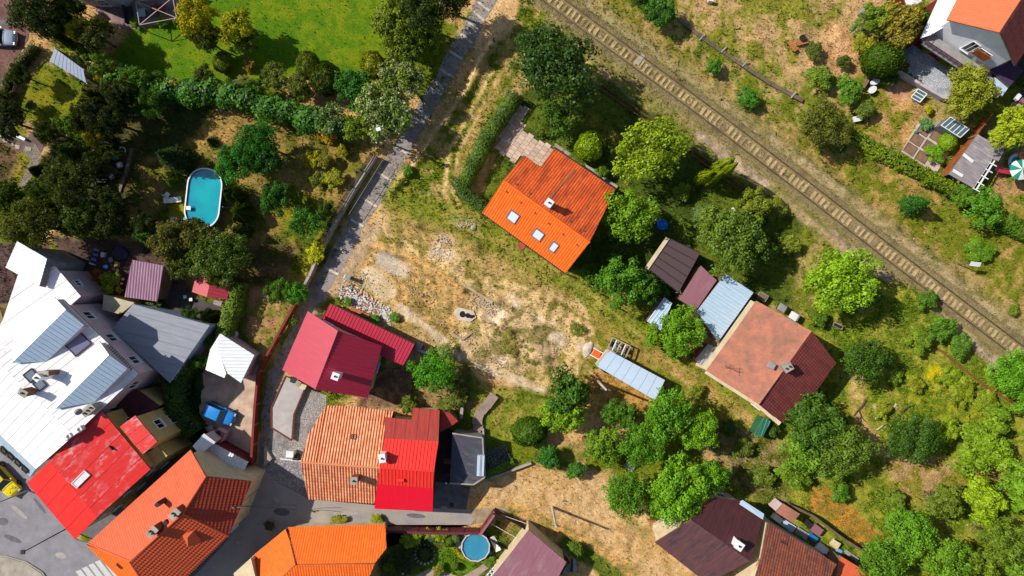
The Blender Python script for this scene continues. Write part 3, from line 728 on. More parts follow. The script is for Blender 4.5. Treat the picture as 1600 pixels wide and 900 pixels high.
# gardens west of the lane
area([(120, 150), (560, 190), (590, 240), (480, 470), (360, 600), (180, 470), (180, 300)], (150, 124, 66), (106, 104, 40), n=N2, tuft=.7)
area([(300, 185), (410, 190), (420, 240), (350, 260), (300, 220)], (172, 136, 80), (130, 116, 50), n=N4)
area([(455, 240), (560, 240), (520, 330), (440, 320)], (158, 132, 70), (118, 112, 40), n=N2)
area([(430, 285), (530, 320), (500, 400), (470, 440), (440, 400)], (134, 128, 34), (90, 100, 26), n=N2)
area([(380, 380), (470, 380), (440, 450), (390, 450)], (120, 96, 62), (90, 80, 40), n=N2)
area([(385, 448), (432, 450), (455, 475), (420, 545), (388, 520)], (184, 140, 98), (140, 126, 60), n=N2, tuft=.4)
area([(268, 308), (286, 300), (300, 352), (262, 352)], (150, 140, 16), (134, 132, 18), soft=2, warp=2, rel=0, tuft=.2)
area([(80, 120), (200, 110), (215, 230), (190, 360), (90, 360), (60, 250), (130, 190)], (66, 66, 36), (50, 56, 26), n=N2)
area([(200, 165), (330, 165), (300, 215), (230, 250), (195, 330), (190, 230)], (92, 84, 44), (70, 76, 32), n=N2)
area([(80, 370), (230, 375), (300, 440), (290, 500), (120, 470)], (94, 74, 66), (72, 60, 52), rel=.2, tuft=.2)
# lawns
area([(200, 55), (225, 20), (300, -130), (640, -130), (600, 60), (600, 110), (560, 125), (480, 112), (400, 140), (300, 130), (215, 120), (170, 90)], LAWN, (110, 128, 18), n=N1 * .3 + N2 * .4 + N4 * .3, soft=5, warp=6, rel=.15, tuft=.12)
area([(320, 95), (420, 95), (400, 125), (340, 125)], (130, 126, 20), LAWN, n=N2, a=.6)
area([(60, 95), (130, 130), (150, 200), (60, 215), (40, 150)], (128, 124, 28), (96, 110, 20), n=N2, soft=5, warp=8, rel=.2, tuft=.5)
area([(-100, 200), (30, 230), (22, 300), (-100, 300)], (110, 84, 62), (80, 70, 40), n=N2)
area([(33, 235), (50, 240), (25, 300), (5, 310)], (140, 126, 40), (160, 130, 80), n=N2)
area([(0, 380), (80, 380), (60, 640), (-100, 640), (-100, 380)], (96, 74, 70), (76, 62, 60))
# small gardens
area([(620, 832), (760, 832), (800, 800), (830, 830), (780, 900), (600, 950), (590, 880)], (72, 84, 34), (98, 108, 36), n=N4, soft=3, warp=4, rel=.2)
area([(680, 862), (715, 850), (750, 880), (735, 895), (640, 905), (660, 885)], (96, 130, 22), (80, 116, 20), soft=2, warp=3, rel=0)
area([(778, 802), (805, 815), (822, 835), (800, 846), (770, 825)], (104, 112, 34), (150, 126, 76), n=N2, soft=2, warp=3, rel=0)
area([(630, 585), (740, 560), (740, 640), (690, 640), (640, 640)], (92, 96, 36), (150, 124, 80), n=N2)
area([(580, 570), (640, 570), (640, 640), (560, 636)], (110, 84, 66), (140, 110, 84), n=N4, tuft=.3)
area([(760, 698), (800, 700), (790, 730), (758, 745)], (110, 112, 96), (90, 104, 60), n=N4)
area([(1470, 270), (1640, 340), (1640, 400), (1540, 350), (1470, 310)], (140, 126, 50), (100, 112, 34), n=N2)
area([(1545, 250), (1640, 230), (1640, 340), (1550, 310)], (176, 140, 92), (120, 124, 36), n=N2)
area([(1520, 200), (1560, 190), (1600, 230), (1570, 250)], (150, 130, 96), (110, 108, 60), n=N2)
area([(1560, 20), (1700, -100), (1700, 150), (1580, 140)], (60, 70, 30), (70, 60, 50))
area([(270, 560), (320, 560), (320, 700), (280, 680)], (52, 72, 26), (44, 60, 24))

TRACKX = ldist(PX, PY, RB)
GZ = REL * ((fbm(PX, PY, 34, 21) - 0.5) * 0.65 + (N4 - 0.5) * 0.18) * np.clip((ldist(PX, PY, RB) - 18) / 20, 0, 1)
def bump(pts, w, h, off=(0, 0)):
    global GZ; P = [(x + off[0], y + off[1]) for x, y in pts]; GZ = GZ + h * (1 - ss(ldist(PX, PY, P), 0, w)) * (.7 + .6 * N2)
bump([(772, 62), (752, 100), (732, 145), (708, 180), (680, 216), (662, 244), (640, 270), (612, 300)], 9, .55)
bump([(575, 382), (640, 402), (690, 428), (722, 452)], 10, .5); bump([(700, 420), (740, 444), (780, 468)], 12, .4); bump([(745, 500), (790, 540), (850, 560)], 26, .6); bump([(790, 500), (870, 530)], 22, .5)
bump([(640, 345), (700, 360), (745, 385)], 14, .45); bump([(800, 440), (860, 470)], 16, .35); bump([(740, 588), (850, 618)], 7, .4); bump([(1230, 300), (1340, 390), (1420, 450)], 10, .3, (-6, 8)); bump([(1240, 240), (1360, 330), (1500, 440)], 12, .3)
FLATS = []      # pixel outlines of sheets and buildings where the ground lies level
def flatten(poly, pad=6):
    global GZ; GZ = GZ * (1 - ss(sdist(PX, PY, poly), -pad - 4, -pad + 2))
FLATS_DONE = False
# ------------------------------------------------------------------ roads, lane, yards (sheets a few millimetres apart)
LANE = [(745, -60), (745, 0), (718, 53), (700, 80), (685, 108), (668, 138), (643, 182), (616, 230), (590, 268), (560, 312), (545, 343), (520, 385), (505, 418), (474, 468), (446, 530), (418, 590), (410, 640), (404, 720), (396, 745),
        (412, 732), (414, 698), (424, 668), (424, 637), (441, 588), (462, 545), (478, 500), (492, 490), (508, 462), (528, 430), (546, 400), (568, 355), (590, 322), (612, 285), (638, 243), (664, 195), (690, 150), (707, 125), (722, 95), (740, 68), (765, 20), (778, 0), (790, -60)]
STREET = [(396, 744), (412, 731), (430, 752), (482, 780), (585, 789), (730, 796), (742, 812), (735, 820), (605, 820), (450, 824), (396, 868), (340, 925), (290, 915), (357, 842), (393, 762)]
ROAD = [(-60, 700), (-10, 700), (50, 742), (117, 843), (146, 852), (215, 925), (215, 980), (-60, 980)]
sheet('court', [(-60, 560), (100, 560), (260, 600), (300, 700), (330, 740), (400, 745), (400, 780), (300, 925), (-60, 980)], 0.006, CONCD)
sheet('lane', LANE, 0.012, ASPH2, jit=1.0); sheet('street', STREET, 0.016, plain('street_asphalt', (150, 146, 150), (176, 164, 150), 0.9, 0.5, 26, 0.3, amt=0.2)); sheet('road', ROAD, 0.012, ASPH)
sheet('verge', [(735, 796), (790, 792), (796, 806), (742, 820), (736, 820)], 0.008, plain('dusty_gravel', (176, 156, 130), (130, 116, 80), amt=.3))
COB = cobble('cobble_stone', (158, 152, 150), (204, 196, 190), (112, 106, 104), 7); COB2 = cobble('slab_cobble', (146, 140, 144), (170, 164, 164), (110, 106, 108), 3.4)
sheet('pavement', [(-60, 868), (10, 871), (40, 880), (64, 896), (85, 925), (85, 980), (-60, 980)], 0.13, CONC, thick=0.13)
mb = MB()
for a, b in zip([(-60, 866), (10, 869), (41, 878), (66, 894)], [(10, 869), (41, 878), (66, 894), (88, 925)]): mb.bar(W(*a, .07), W(*b, .07), .16, .14)
tag(mb.build('kerb', CONC), kind='structure')
PAINT = plain('road_paint', (222, 220, 216), (190, 188, 184), 0.7, 6, 20, amt=0.15)
for i, (x, y) in enumerate([(118, 893), (128, 888), (138, 883), (148, 878), (157, 872)]):
    o = sheet('crossing_stripe', [(x, y), (x + 8, y - 3), (x + 36, y + 34), (x + 28, y + 38)], 0.018, PAINT, parent=None); o['kind'] = 'structure'
sheet('pavement', [(146, 852), (138, 849), (164, 828), (172, 830), (213, 905), (240, 925), (222, 945)], 0.11, CONC, thick=0.11)
sheet('driveway', [(-60, -60), (42, -60), (38, 0), (28, 24), (47, 44), (44, 62), (27, 90), (12, 114), (-10, 150), (-60, 200)], 0.012, cobble('brick_paver', (128, 84, 74), (158, 108, 94), (90, 64, 56), 7))
sheet('driveway_kerb', [(-60, 36), (24, 29), (33, 36), (-60, 50)], 0.02, CONCD).name = 'driveway_band'
sheet('yard', [(320, 575), (395, 560), (408, 580), (404, 640), (402, 722), (384, 712), (338, 688), (322, 672), (312, 640)], 0.012, plain('gravel_yard', (226, 198, 172), (178, 150, 132), 0.95, 0.8, 18, .5, amt=.3), jit=1.2)
sheet('cobbled_yard', [(447, 590), (510, 618), (509, 662), (489, 700), (470, 722), (482, 778), (430, 752), (412, 731), (414, 698), (424, 668)], 0.02, COB)
sheet('slab_yard', [(412, 731), (425, 718), (452, 715), (470, 722), (482, 779), (430, 753)], 0.026, COB2)
sheet('concrete_yard', [(680, 752), (735, 760), (728, 796), (676, 794)], 0.02, CONCD)
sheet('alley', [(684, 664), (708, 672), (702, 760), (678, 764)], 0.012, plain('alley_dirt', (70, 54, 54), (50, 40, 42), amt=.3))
GRAVEL = cobble('grey_gravel', (184, 190, 202), (228, 230, 232), (142, 148, 160), 8)
sheet('gravel_terrace', [(1414, 62), (1396, 110), (1467, 153), (1500, 146), (1552, 152), (1575, 120), (1560, 80), (1450, 40)], 0.03, GRAVEL)
sheet('path', [(60, 232), (64, 240), (58, 262), (38, 294), (28, 294), (48, 250), (36, 236), (46, 215)], 0.012, cobble('path_gravel', (140, 126, 114), (180, 166, 150), (96, 84, 76), 8))
sheet('patio', [(0, 198), (28, 208), (44, 214), (62, 190), (84, 200), (64, 240), (36, 238), (0, 222)], 0.008, plain('patio_earth', (120, 98, 90), (90, 70, 66), amt=.25))
sheet('terrace', [(150, 18), (196, 48), (290, 30), (276, -20), (150, -20)], 0.012, plain('terrace_paving', (160, 132, 128), (120, 96, 96), amt=.2))
for i, (x, y, w) in enumerate([(8, 219, 9), (18, 224, 8), (27, 229, 8), (44, 232, 10)]): sheet('stepping_stone', [(x - w / 2, y - 3), (x + w / 2, y - 2), (x + w / 2 - 1, y + 4), (x - w / 2 + 1, y + 3)], .05, CONC, thick=.05, label=['pale stepping stone beside the white tyre', 'pale stepping stone second from the white tyre', 'pale stepping stone third from the white tyre', 'broad pale slab where the gravel path starts'][i], cat='stone')

PATCH = plain('asphalt_patch', (118, 114, 120), (98, 94, 102), 0.9, 1.5, 26, .3, amt=.25); PATCH2 = plain('worn_asphalt', (186, 176, 166), (158, 150, 146), 0.9, 2, 20, .3, amt=.25)
for i, (x, y, w, h, a_) in enumerate([(30, 800, 34, 7, .7), (62, 790, 30, 5, .9), (20, 842, 30, 8, .4), (95, 868, 18, 10, .2), (5, 815, 16, 12, 0), (440, 800, 26, 12, .1), (540, 802, 40, 6, 0), (650, 806, 30, 7, .1)]):
    P_ = [(x + (w / 2) * math.cos(t) * math.cos(a_) - (h / 2) * math.sin(t) * math.sin(a_), y + (w / 2) * math.cos(t) * math.sin(a_) + (h / 2) * math.sin(t) * math.cos(a_)) for t in [k * .52 for k in range(12)]]
    sheet('asphalt_patch', P_, 0.022 + .0006 * i, PATCH if i % 3 else PATCH2, jit=.8)
# lane crossed by pale drain strips
strips = [((747, 3), (765, 17)), ((740, 18), (757, 33)), ((732, 35), (748, 47)), ((720, 53), (738, 67)), ((703, 80), (722, 92)), ((688, 108), (710, 122)), ((672, 138), (690, 148)), ((645, 182), (664, 194)), ((618, 230), (638, 241)), ((590, 269), (612, 283)), ((567, 310), (589, 323)), ((548, 343), (568, 354)), ((522, 385), (541, 396)), ((508, 418), (529, 429))]
troot = thing('lane_drains', 'row of pale concrete drain strips crossing the shaded lane', 'drain', W(640, 210)); 
for a, b in strips:
    m = MB(); m.bar(W(*a, .03), W(*b, .03), .26, .05); m.build('drain_strip', plain('strip_concrete', (226, 214, 196), (190, 176, 160), amt=.15), troot)

# ------------------------------------------------------------------ railway
track = thing('railway_track', 'single railway track with pale sleepers running diagonally past the gardens', 'railway track', W(1180, 235))
Rw = [W(x, y) for x, y in RB]
def along(P, d):
    for a, b in zip(P[:-1], P[1:]):
        L = (b - a).length
        if d <= L: return a + (b - a) * d / L, (b - a).normalized()
        d -= L
    return None
tot = sum((b - a).length for a, b in zip(Rw[:-1], Rw[1:]))
# smooth centre line
import bisect
cl = [along(Rw, t)[0] for t in np.arange(0, tot - .01, 1.0)]
for _ in range(30): cl = [cl[0]] + [(cl[i - 1] + cl[i] * 2 + cl[i + 1]) / 4 for i in range(1, len(cl) - 1)] + [cl[-1]]
tot = sum((b - a).length for a, b in zip(cl[:-1], cl[1:]))
SLP = [plain('sleeper_concrete', (214, 186, 134), (160, 138, 90), .85, 2.5, amt=.3), plain('sleeper_timber', (178, 152, 104), (124, 110, 66), .85, 2.5, amt=.35)]
sm = []
for k in range(2):
    m = MB(); m.box((0, 0, 0.0), (0.33, 2.05, 0.12)); m.box((0, .75, .065), (.2, .34, .02)); m.box((0, -.75, .065), (.2, .34, .02))
    o = m.build('sleeper', SLP[k]); sm.append(o.data); bpy.data.objects.remove(o)
d = 1.0; k = 0
while d < tot - 1:
    p, t = along(cl, d); o = link('sleeper', sm[k % 5 == 3], track, Vector((p.x, p.y, .02)) - ORG[track.name]); o.rotation_euler = (random.uniform(-.02, .02), random.uniform(-.02, .02), math.atan2(t.y, t.x) + random.uniform(-.03, .03)); o.scale = (random.uniform(.7, 1.2), random.uniform(.9, 1.03), 1); o.location.z -= .07 * (random.random() < .14) + random.uniform(0, .015)
    d += 0.62; k += 1
for s in (-1, 1):
    m = MB(); n = len(cl); sec = [(-.07, 0), (.07, 0), (.07, .02), (.015, .035), (.015, .11), (.036, .12), (.036, .15), (-.036, .15), (-.036, .12), (-.015, .11), (-.015, .035), (-.07, .02)]; vs = []
    for i, p in enumerate(cl):
        t = (cl[min(i + 1, n - 1)] - cl[max(i - 1, 0)]).normalized(); q = Vector((t.y, -t.x, 0))
        for a, b in sec: vs.append(p + q * (s * .7535 + a) + Vector((0, 0, .12 + b)))
    fs = []; K = len(sec)
    for i in range(n - 1):
        for j in range(K): fs.append((i * K + j, i * K + (j + 1) % K, (i + 1) * K + (j + 1) % K, (i + 1) * K + j))
    m.add(vs, fs); m.build('rail', plain('rail_steel', (122, 100, 86), (92, 70, 60), 0.5, 2, 20, metal=.3, amt=.2), track)
for s in (-1, 1):     # ballast shoulders over the sleeper ends
    m = MB(); n = len(cl) * 3; vs = []; r2 = random.Random(40 + s)
    for i in range(n):
        p, t = along(cl, min(i / 3, tot - .02)) or (cl[-1], t); q = Vector((t.y, -t.x, 0))
        for w, z_ in ((.40, .03), (.54, .098), (.95, .12), (1.25, .11), (1.7, -.03)): vs.append(p + q * s * (w + r2.uniform(-.1, .07)) + Vector((0, 0, z_ + r2.uniform(-.015, .015))))
    m.add(vs, [(i * 5 + j, i * 5 + j + 1, i * 5 + j + 6, i * 5 + j + 5) for i in range(n - 1) for j in range(4)]); tag(m.build('ballast_shoulder', cobble('ballast_bed', (178, 156, 104), (134, 128, 62), (130, 116, 70), 7)), kind='structure')
m = MB(); rr = random.Random(3)     # ballast stones
for i in range(26000):
    dd = rr.uniform(0.5, tot - 1); p, t = along(cl, dd); w = rr.gauss(0, .5) if i % 3 == 0 else rr.choice((-1, 1)) * (.78 + abs(rr.gauss(0, .3))); q = Vector((t.y, -t.x, 0)); c = p + q * w; s = rr.uniform(.04, .085)
    z = (.0 if abs(w) < .7 else .09)
    a = rr.uniform(0, 6.28); m.add([c + Vector((s * math.cos(a), s * math.sin(a), z)), c + Vector((s * math.cos(a + 2), s * math.sin(a + 2), z)), c + Vector((s * math.cos(a + 4), s * math.sin(a + 4), z)), c + Vector((0, 0, z + s))], [(0, 1, 3), (1, 2, 3), (2, 0, 3)])
bal = m.build('ballast', cobble('ballast_stone', (186, 164, 132), (140, 120, 96), (120, 104, 84), 12)); tag(bal, 'loose brown and grey ballast stones along the railway track', 'ballast', kind='stuff')
m = MB(); c = W(1000, 93, .14); m.box(c, (.5, 1.3, .06), math.atan2(-.58, .8)); tag(m.build('crossing_plate', CONC, loc=c), 'pale plate lying between the rails north of the gardens', 'plate')

# ------------------------------------------------------------------ roofing materials
OR_TILE = tilemat('orange_tile', (250, 106, 20), (255, 130, 34), (176, 78, 44), dirt_amt=.25)
OR_TILE2 = tilemat('orange_tile_shaded_soot', (224, 86, 30), (240, 112, 44), (104, 48, 34), dirt_amt=.95, var=.8)  # back slope: its shade put into the deeper orange, plus soot patches
TERRA = tilemat('terracotta_tile', (246, 176, 130), (226, 128, 82), (150, 92, 64), dirt_amt=.35, var=.8, du=.3)
SALMON = tilemat('salmon_tile', (228, 106, 66), (212, 92, 56), (176, 80, 52), dirt_amt=.45, var=.5)
BRTILE = tilemat('brown_red_tile', (136, 74, 56), (88, 52, 44), (184, 88, 42), dirt_amt=.6, var=.8)
DKTILE = tilemat('dark_red_tile', (136, 62, 54), (106, 46, 44), (62, 36, 42), dirt_amt=.6, var=.5)
SALM_FLAT = plain('salmon_membrane', (206, 130, 102), (146, 106, 88), .85, .8, 5, .2, amt=.3, sharp=.22)
RED_MET = metalroof('red_sheet', (240, 46, 40), (218, 38, 36), (232, 170, 168), .9, .55, .5)
RED_RIB = metalroof('scarlet_sheet', (252, 52, 38), (238, 40, 34), rough=.5)
CRIM = metalroof('crimson_sheet', (255, 0, 48), (244, 0, 40), rough=.5)
PINKRED = metalroof('raspberry_sheet', (190, 44, 72), (178, 38, 64), rough=.45)
RUSTRED = metalroof('rusty_red_sheet', (186, 62, 50), (150, 48, 44), (128, 92, 66), .6, .8, .6)
WHITEM = metalroof('white_sheet', (246, 248, 250), (232, 236, 240), rough=.5)
WHITEO = metalroof('old_white_sheet', (250, 248, 248), (238, 234, 236), (200, 186, 180), .5, .6, .5)
BLUEW = metalroof('pale_blue_sheet', (196, 218, 236), (180, 204, 226), rough=.45)
BITUM = metalroof('grey_bitumen', (158, 162, 172), (142, 146, 158), rough=.8)
BLKBIT = metalroof('black_bitumen', (78, 78, 88), (62, 62, 74), (120, 122, 130), .5, .85, .6)
MAUVE = metalroof('mauve_sheet', (156, 104, 116), (144, 92, 104), (178, 150, 150), .4, .7, .5)
MAUVEC = metalroof('mauve_corrugated', (170, 128, 150), (148, 108, 134), (200, 176, 186), .4, .7, .5)
DKRED = metalroof('dark_red_sheet', (108, 66, 66), (80, 52, 56), (50, 48, 56), .95, .7, .25)
GREYCOR = metalroof('grey_fibre_sheet', (166, 156, 158), (140, 128, 130), (196, 190, 190), .6, .85, .6)
POLY = glass('brown_polycarbonate', (96, 74, 72), .25)

# ------------------------------------------------------------------ buildings
# central house with skylights
r, F = house('tiled_house', 'orange tiled house with three skylights and a white chimney on its ridge', 'house',
    [([(754, 332, 4.2), (786.5, 282, 7.4), (921, 379, 7.4), (884, 426, 4.2)], 'tile', OR_TILE),
     ([(786.5, 282, 7.4), (818, 243, 5.2), (844, 262, 5.2), (897, 300, 5.2), (858, 334, 7.4)], 'tile', OR_TILE2, {}),
     ([(844, 262, 5.2), (866, 232, 3.7), (961, 297, 3.7), (921, 379, 7.4), (858, 334, 7.4), (897, 300, 5.2)], 'tile', OR_TILE2, {})][:0] +
    [([(754, 332, 4.2), (786.5, 282, 7.4), (921, 379, 7.4), (884, 426, 4.2)], 'tile', OR_TILE),
     ([(786.5, 282, 7.4), (818, 243, 5.3), (844, 262, 5.3), (866, 232, 3.75), (961, 297, 3.6), (921, 379, 7.4)], 'tile', OR_TILE2)],
    [(754, 332), (786.5, 282), (818, 243), (844, 262), (866, 232), (961, 297), (921, 379), (884, 426)], CREAM)
HOUSE1 = r
for x, y, w, h in ((802, 338, 1.15, 1.3), (841, 366, 1.15, 1.2), (865.5, 385, .8, 1.25)): skylight(r, F[0], x, y, w, h, glass('white_blind', (226, 232, 240), .25), plain('grey_flashing', (120, 128, 140)))
chimney(r, 858, 317, 8.6, 1.5, .62, .62, -36, WHITE)
ridge(r, (786.5, 282, 7.4), (921, 379, 7.4), OR_TILE); p_ = [W(848, 322, 7.0), W(899, 264, 4.6)]
for q_ in p_: q_.z = F[1].z(q_.x, q_.y) + .1
m = MB(); m.bar(p_[0], p_[1], .16, .08); m.build('ridge_flashing', plain('ridge_flashing', (188, 120, 92)), r)
for k in range(6):
    t = (k + .5) / 6; 
    for f, c0, c1 in ((F[0], (781, 292), (913, 391)), (F[1], (797, 282), (922, 368))):
        x, y = c0[0] + (c1[0] - c0[0]) * t, c0[1] + (c1[1] - c0[1]) * t; c = W(x, y, 6.7); z = f.z(c.x, c.y); m = MB(); m.box((c.x, c.y, z + .12), (.22, .14, .12), -.6); m.build('snow_guard', RUST, r)
m = MB(); m.bar(W(754, 333.5, 4.1), W(884, 428, 4.1), .16, .12); m.build('gutter', DARK, r); m = MB(); m.bar(W(866, 230, 3.6), W(962, 296, 3.5), .16, .12); m.build('gutter', DARK, r)

# raspberry metal house
r, F = house('metal_roof_house', 'house with raspberry red metal gable roof beside the lane', 'house',
    [([(481, 486, 4.6), (528, 517, 7), (493, 608, 7), (441, 578, 4.6)], 'smooth', PINKRED), ([(528, 517, 7), (597, 540, 4.2), (574, 622, 4.2), (493, 608, 7)], 'rib', PINKRED)],
    [(481, 486), (528, 517), (597, 540), (574, 622), (493, 608), (441, 578)], CREAM, deck=MAROON)
chimney(r, 524, 588, 7.6, 1.6, .6, .6, -20, WHITE); ridge(r, (528, 517, 7), (493, 608, 7), PINKRED, .08, .03)
r, F = house('lean_to_shed', 'long low raspberry red lean-to beside the vacant lot', 'shed',
    [([(516, 474, 3.3), (648, 538, 3.3), (630, 571, 2.8), (596, 556, 2.8), (540, 530, 2.8), (498, 507, 2.8)], 'rib', PINKRED, {'along': ((600, 550), (609, 533))})],
    [(516, 474), (648, 538), (630, 571), (596, 556), (540, 530), (498, 507)], BROWNR, deck=MAROON, windows=False, ins=.2)
# terracotta house
r, F = house('terracotta_house', 'house with striped pale terracotta tile roof by the street', 'house',
    [([(510, 634, 3.0), (547, 635, 3.0), (615, 643, 3.1), (602, 686, 4.4), (594, 731, 5.8), (470, 722, 5.8), (482, 680, 4.4)], 'pantile', TERRA), ([(470, 722, 5.8), (594, 731, 5.8), (585, 786, 3.9), (482, 779, 3.9)], 'pantile', TERRA)],
    [(510, 634), (547, 635), (615, 643), (602, 686), (594, 731), (585, 786), (482, 779), (470, 722), (482, 680)], CREAM, ins=.5, wz=(1.6,), skip=(5, 6, 7))
chimney(r, 553, 751, 6.9, 2.2, .62, .62, 0, BRICK); chimney(r, 597, 716, 6.9, 1.6, .55, .75, 8, WHITE); skylight(r, F[0], 553, 683, .55, .55, DGL, RUST); ridge(r, (470, 722, 5.8), (594, 731, 5.8), TERRA)
# scarlet house
r, F = house('scarlet_house', 'scarlet ribbed metal house with crimson lower slope and rusty upper panels', 'house',
    [([(645, 637, 3.6), (687, 641, 3.6), (685, 690, 4.9), (601, 685, 4.9), (601, 652, 4.0), (643, 656, 4.1)], 'panels', RUSTRED, {'w': 1.15}), ([(601, 685, 4.92), (685, 690, 4.92), (678, 737, 6.3), (594, 731, 6.3)], 'rib', RED_RIB),
     ([(594, 731, 6.3), (678, 737, 6.3), (677, 763, 5.5), (589, 756, 5.5)], 'rib', RED_RIB), ([(589, 756, 5.5), (677, 763, 5.5), (676, 799, 3.9), (585, 795, 3.9)], 'smooth', CRIM)],
    [(645, 637), (687, 641), (685, 690), (678, 737), (677, 763), (676, 799), (585, 795), (589, 756), (594, 731), (601, 685), (601, 652), (643, 656)], CREAM, deck=MAROON, ins=.5, windows=False)
m = MB(); c = W(626, 750, 6.0); m.box((c.x, c.y, 6.0), (.7, .3, .25), 0); m.build('vent', RED_RIB, r); ridge(r, (594, 731, 6.3), (678, 737, 6.3), RED_RIB, .08, .03)
r, F = house('lean_to', 'small rusty red lean-to roof behind the scarlet house', 'shed', [([(688, 642, 3.2), (703, 645, 3.1), (716, 658, 2.9), (706, 665, 2.8), (687, 676, 3.0)], 'smooth', RUSTRED)], [(688, 642), (703, 645), (716, 658), (706, 665), (687, 676)], BROWNR, windows=False, ins=.15)
r, F = house('flat_roof_annex', 'black bitumen flat roof annex beside the scarlet house', 'annex', [([(707, 677, 3.1), (732, 681, 3.1), (754, 684, 3.05), (757, 746, 3.0), (740, 757, 3.0), (703, 755, 3.1)], 'smooth', BLKBIT)], [(707, 677), (754, 684), (757, 746), (740, 757), (703, 755)], GREYR, windows=False, ins=.12)
m = MB()
for a, b in (((707, 677), (754, 684)), ((754, 684), (757, 746)), ((757, 746), (740, 757)), ((740, 757), (703, 755))): m.bar(W(*a, 3.12), W(*b, 3.12), .14, .16)
m.build('parapet', CONC, r)
root = thing('covered_box', 'silver white covered box on the black flat roof edge', 'box', W(751, 727, 3.05)); m = MB(); c = W(751, 727, 3.3); m.box(c, (.75, 2.2, .45), -.04); m.build('cover', BLUEW, root); m = MB(); m.box(c + Vector((0, 0, .24)), (.2, 2.1, .05), -.04); m.build('strap', GREYR, root)

# orange house by the bottom edge
r, F = house('bright_orange_house', 'bright orange tiled house with dark hip line, lowest by the street', 'house',
    [([(449, 824, 3.1), (463, 882, 6), (415, 925, 4.2), (393, 871, 3.1)], 'flattile', OR_TILE), ([(449, 824, 3.1), (602, 820, 3.1), (604, 857, 4.9), (586, 880, 6), (463, 882, 6)], 'tile', OR_TILE),
     ([(463, 882, 6), (586, 880, 6), (556, 950, 3.4), (430, 950, 3.4), (415, 925, 4.2)], 'tile', OR_TILE)],
    [(449, 824), (602, 820), (604, 857), (586, 880), (556, 950), (430, 950), (415, 925), (393, 871)], CREAM, ins=.6, windows=False)
ridge(r, (449, 824, 3.1), (463, 882, 6), RUST, .1)
# low gable near the street corner under it
r, F = house('small_gable', 'small cream annex with window at the street corner beside the orange house', 'annex', [([(365, 896, 4), (392, 872, 4), (400, 905, 4.3), (372, 930, 4.3)], 'smooth', CREAM)], [(365, 896), (392, 872), (400, 905), (372, 930)], CREAM, windows=False, ins=.1)
# large salmon tiled house
r, F = house('salmon_hip_house', 'large salmon tiled hip roof house with shade-toned slopes and a small dormer', 'house',
    [([(138, 849, 6), (298, 703, 6), (322, 744, 8.1), (285, 803, 9), (203, 877, 9)], 'flattile', SALMON), ([(322, 744, 8.1), (393, 752, 5.4), (357, 837, 6), (285, 803, 9)], 'tile', tilemat('salmon_tile_shaded', (176, 66, 42), (160, 56, 38), (196, 84, 40), dirt_amt=.4)),  # east and south slopes: darker tile copies, shade put into the colour
     ([(203, 877, 9), (285, 803, 9), (357, 837, 6), (284, 908, 6), (248, 945, 6)], 'tile', tilemat('salmon_tile_half_shade', (214, 88, 48), (200, 76, 42), (226, 108, 50), dirt_amt=.4)), ([(138, 849, 6), (203, 877, 9), (248, 945, 6), (215, 935, 6)], 'flattile', OR_TILE)],
    [(138, 849), (298, 703), (322, 744), (393, 752), (357, 837), (284, 908), (248, 945), (215, 935)], CREAM, wz=(1.7, 4.4), skip=(3, 4, 5, 6))
BIG = r
for a, b in (((285, 803, 9), (357, 837, 6)), ((203, 877, 9), (248, 945, 6)), ((138, 849, 6), (203, 877, 9)), ((203, 877, 9), (285, 803, 9)), ((285, 803, 9), (322, 744, 8.1))): ridge(r, a, b, SALMON, .11)
chimney(r, 273, 803, 9.9, 1.6, .6, 1.0, -42, BRICK, 2); chimney(r, 238, 831, 9.9, 1.6, .6, 1.0, -42, BRICK, 2)
for x, y in ((258, 817), (245, 789)): chimney(r, x, y, 9.0, 1.0, .4, .4, -42, DARK, 0, False)
skylight(r, F[3], 188, 883, .7, .45, DGL, RUST)
m = MB(); a = W(279, 832, 8.0); b = W(306, 829, 7.9); c = W(297, 861, 6.9); ap = W(291, 838, 8.5); ap2 = W(298, 842, 8.35); q = W(314, 846, 7.2)
m.add([W(279, 833, 7.9), W(303, 829, 7.95), W(315, 845, 7.15), W(294, 861, 6.9), W(293, 840, 8.55)], [(0, 3, 4), (3, 2, 4), (2, 1, 4), (1, 0, 4)]); m.build('dormer', SALMON, r)
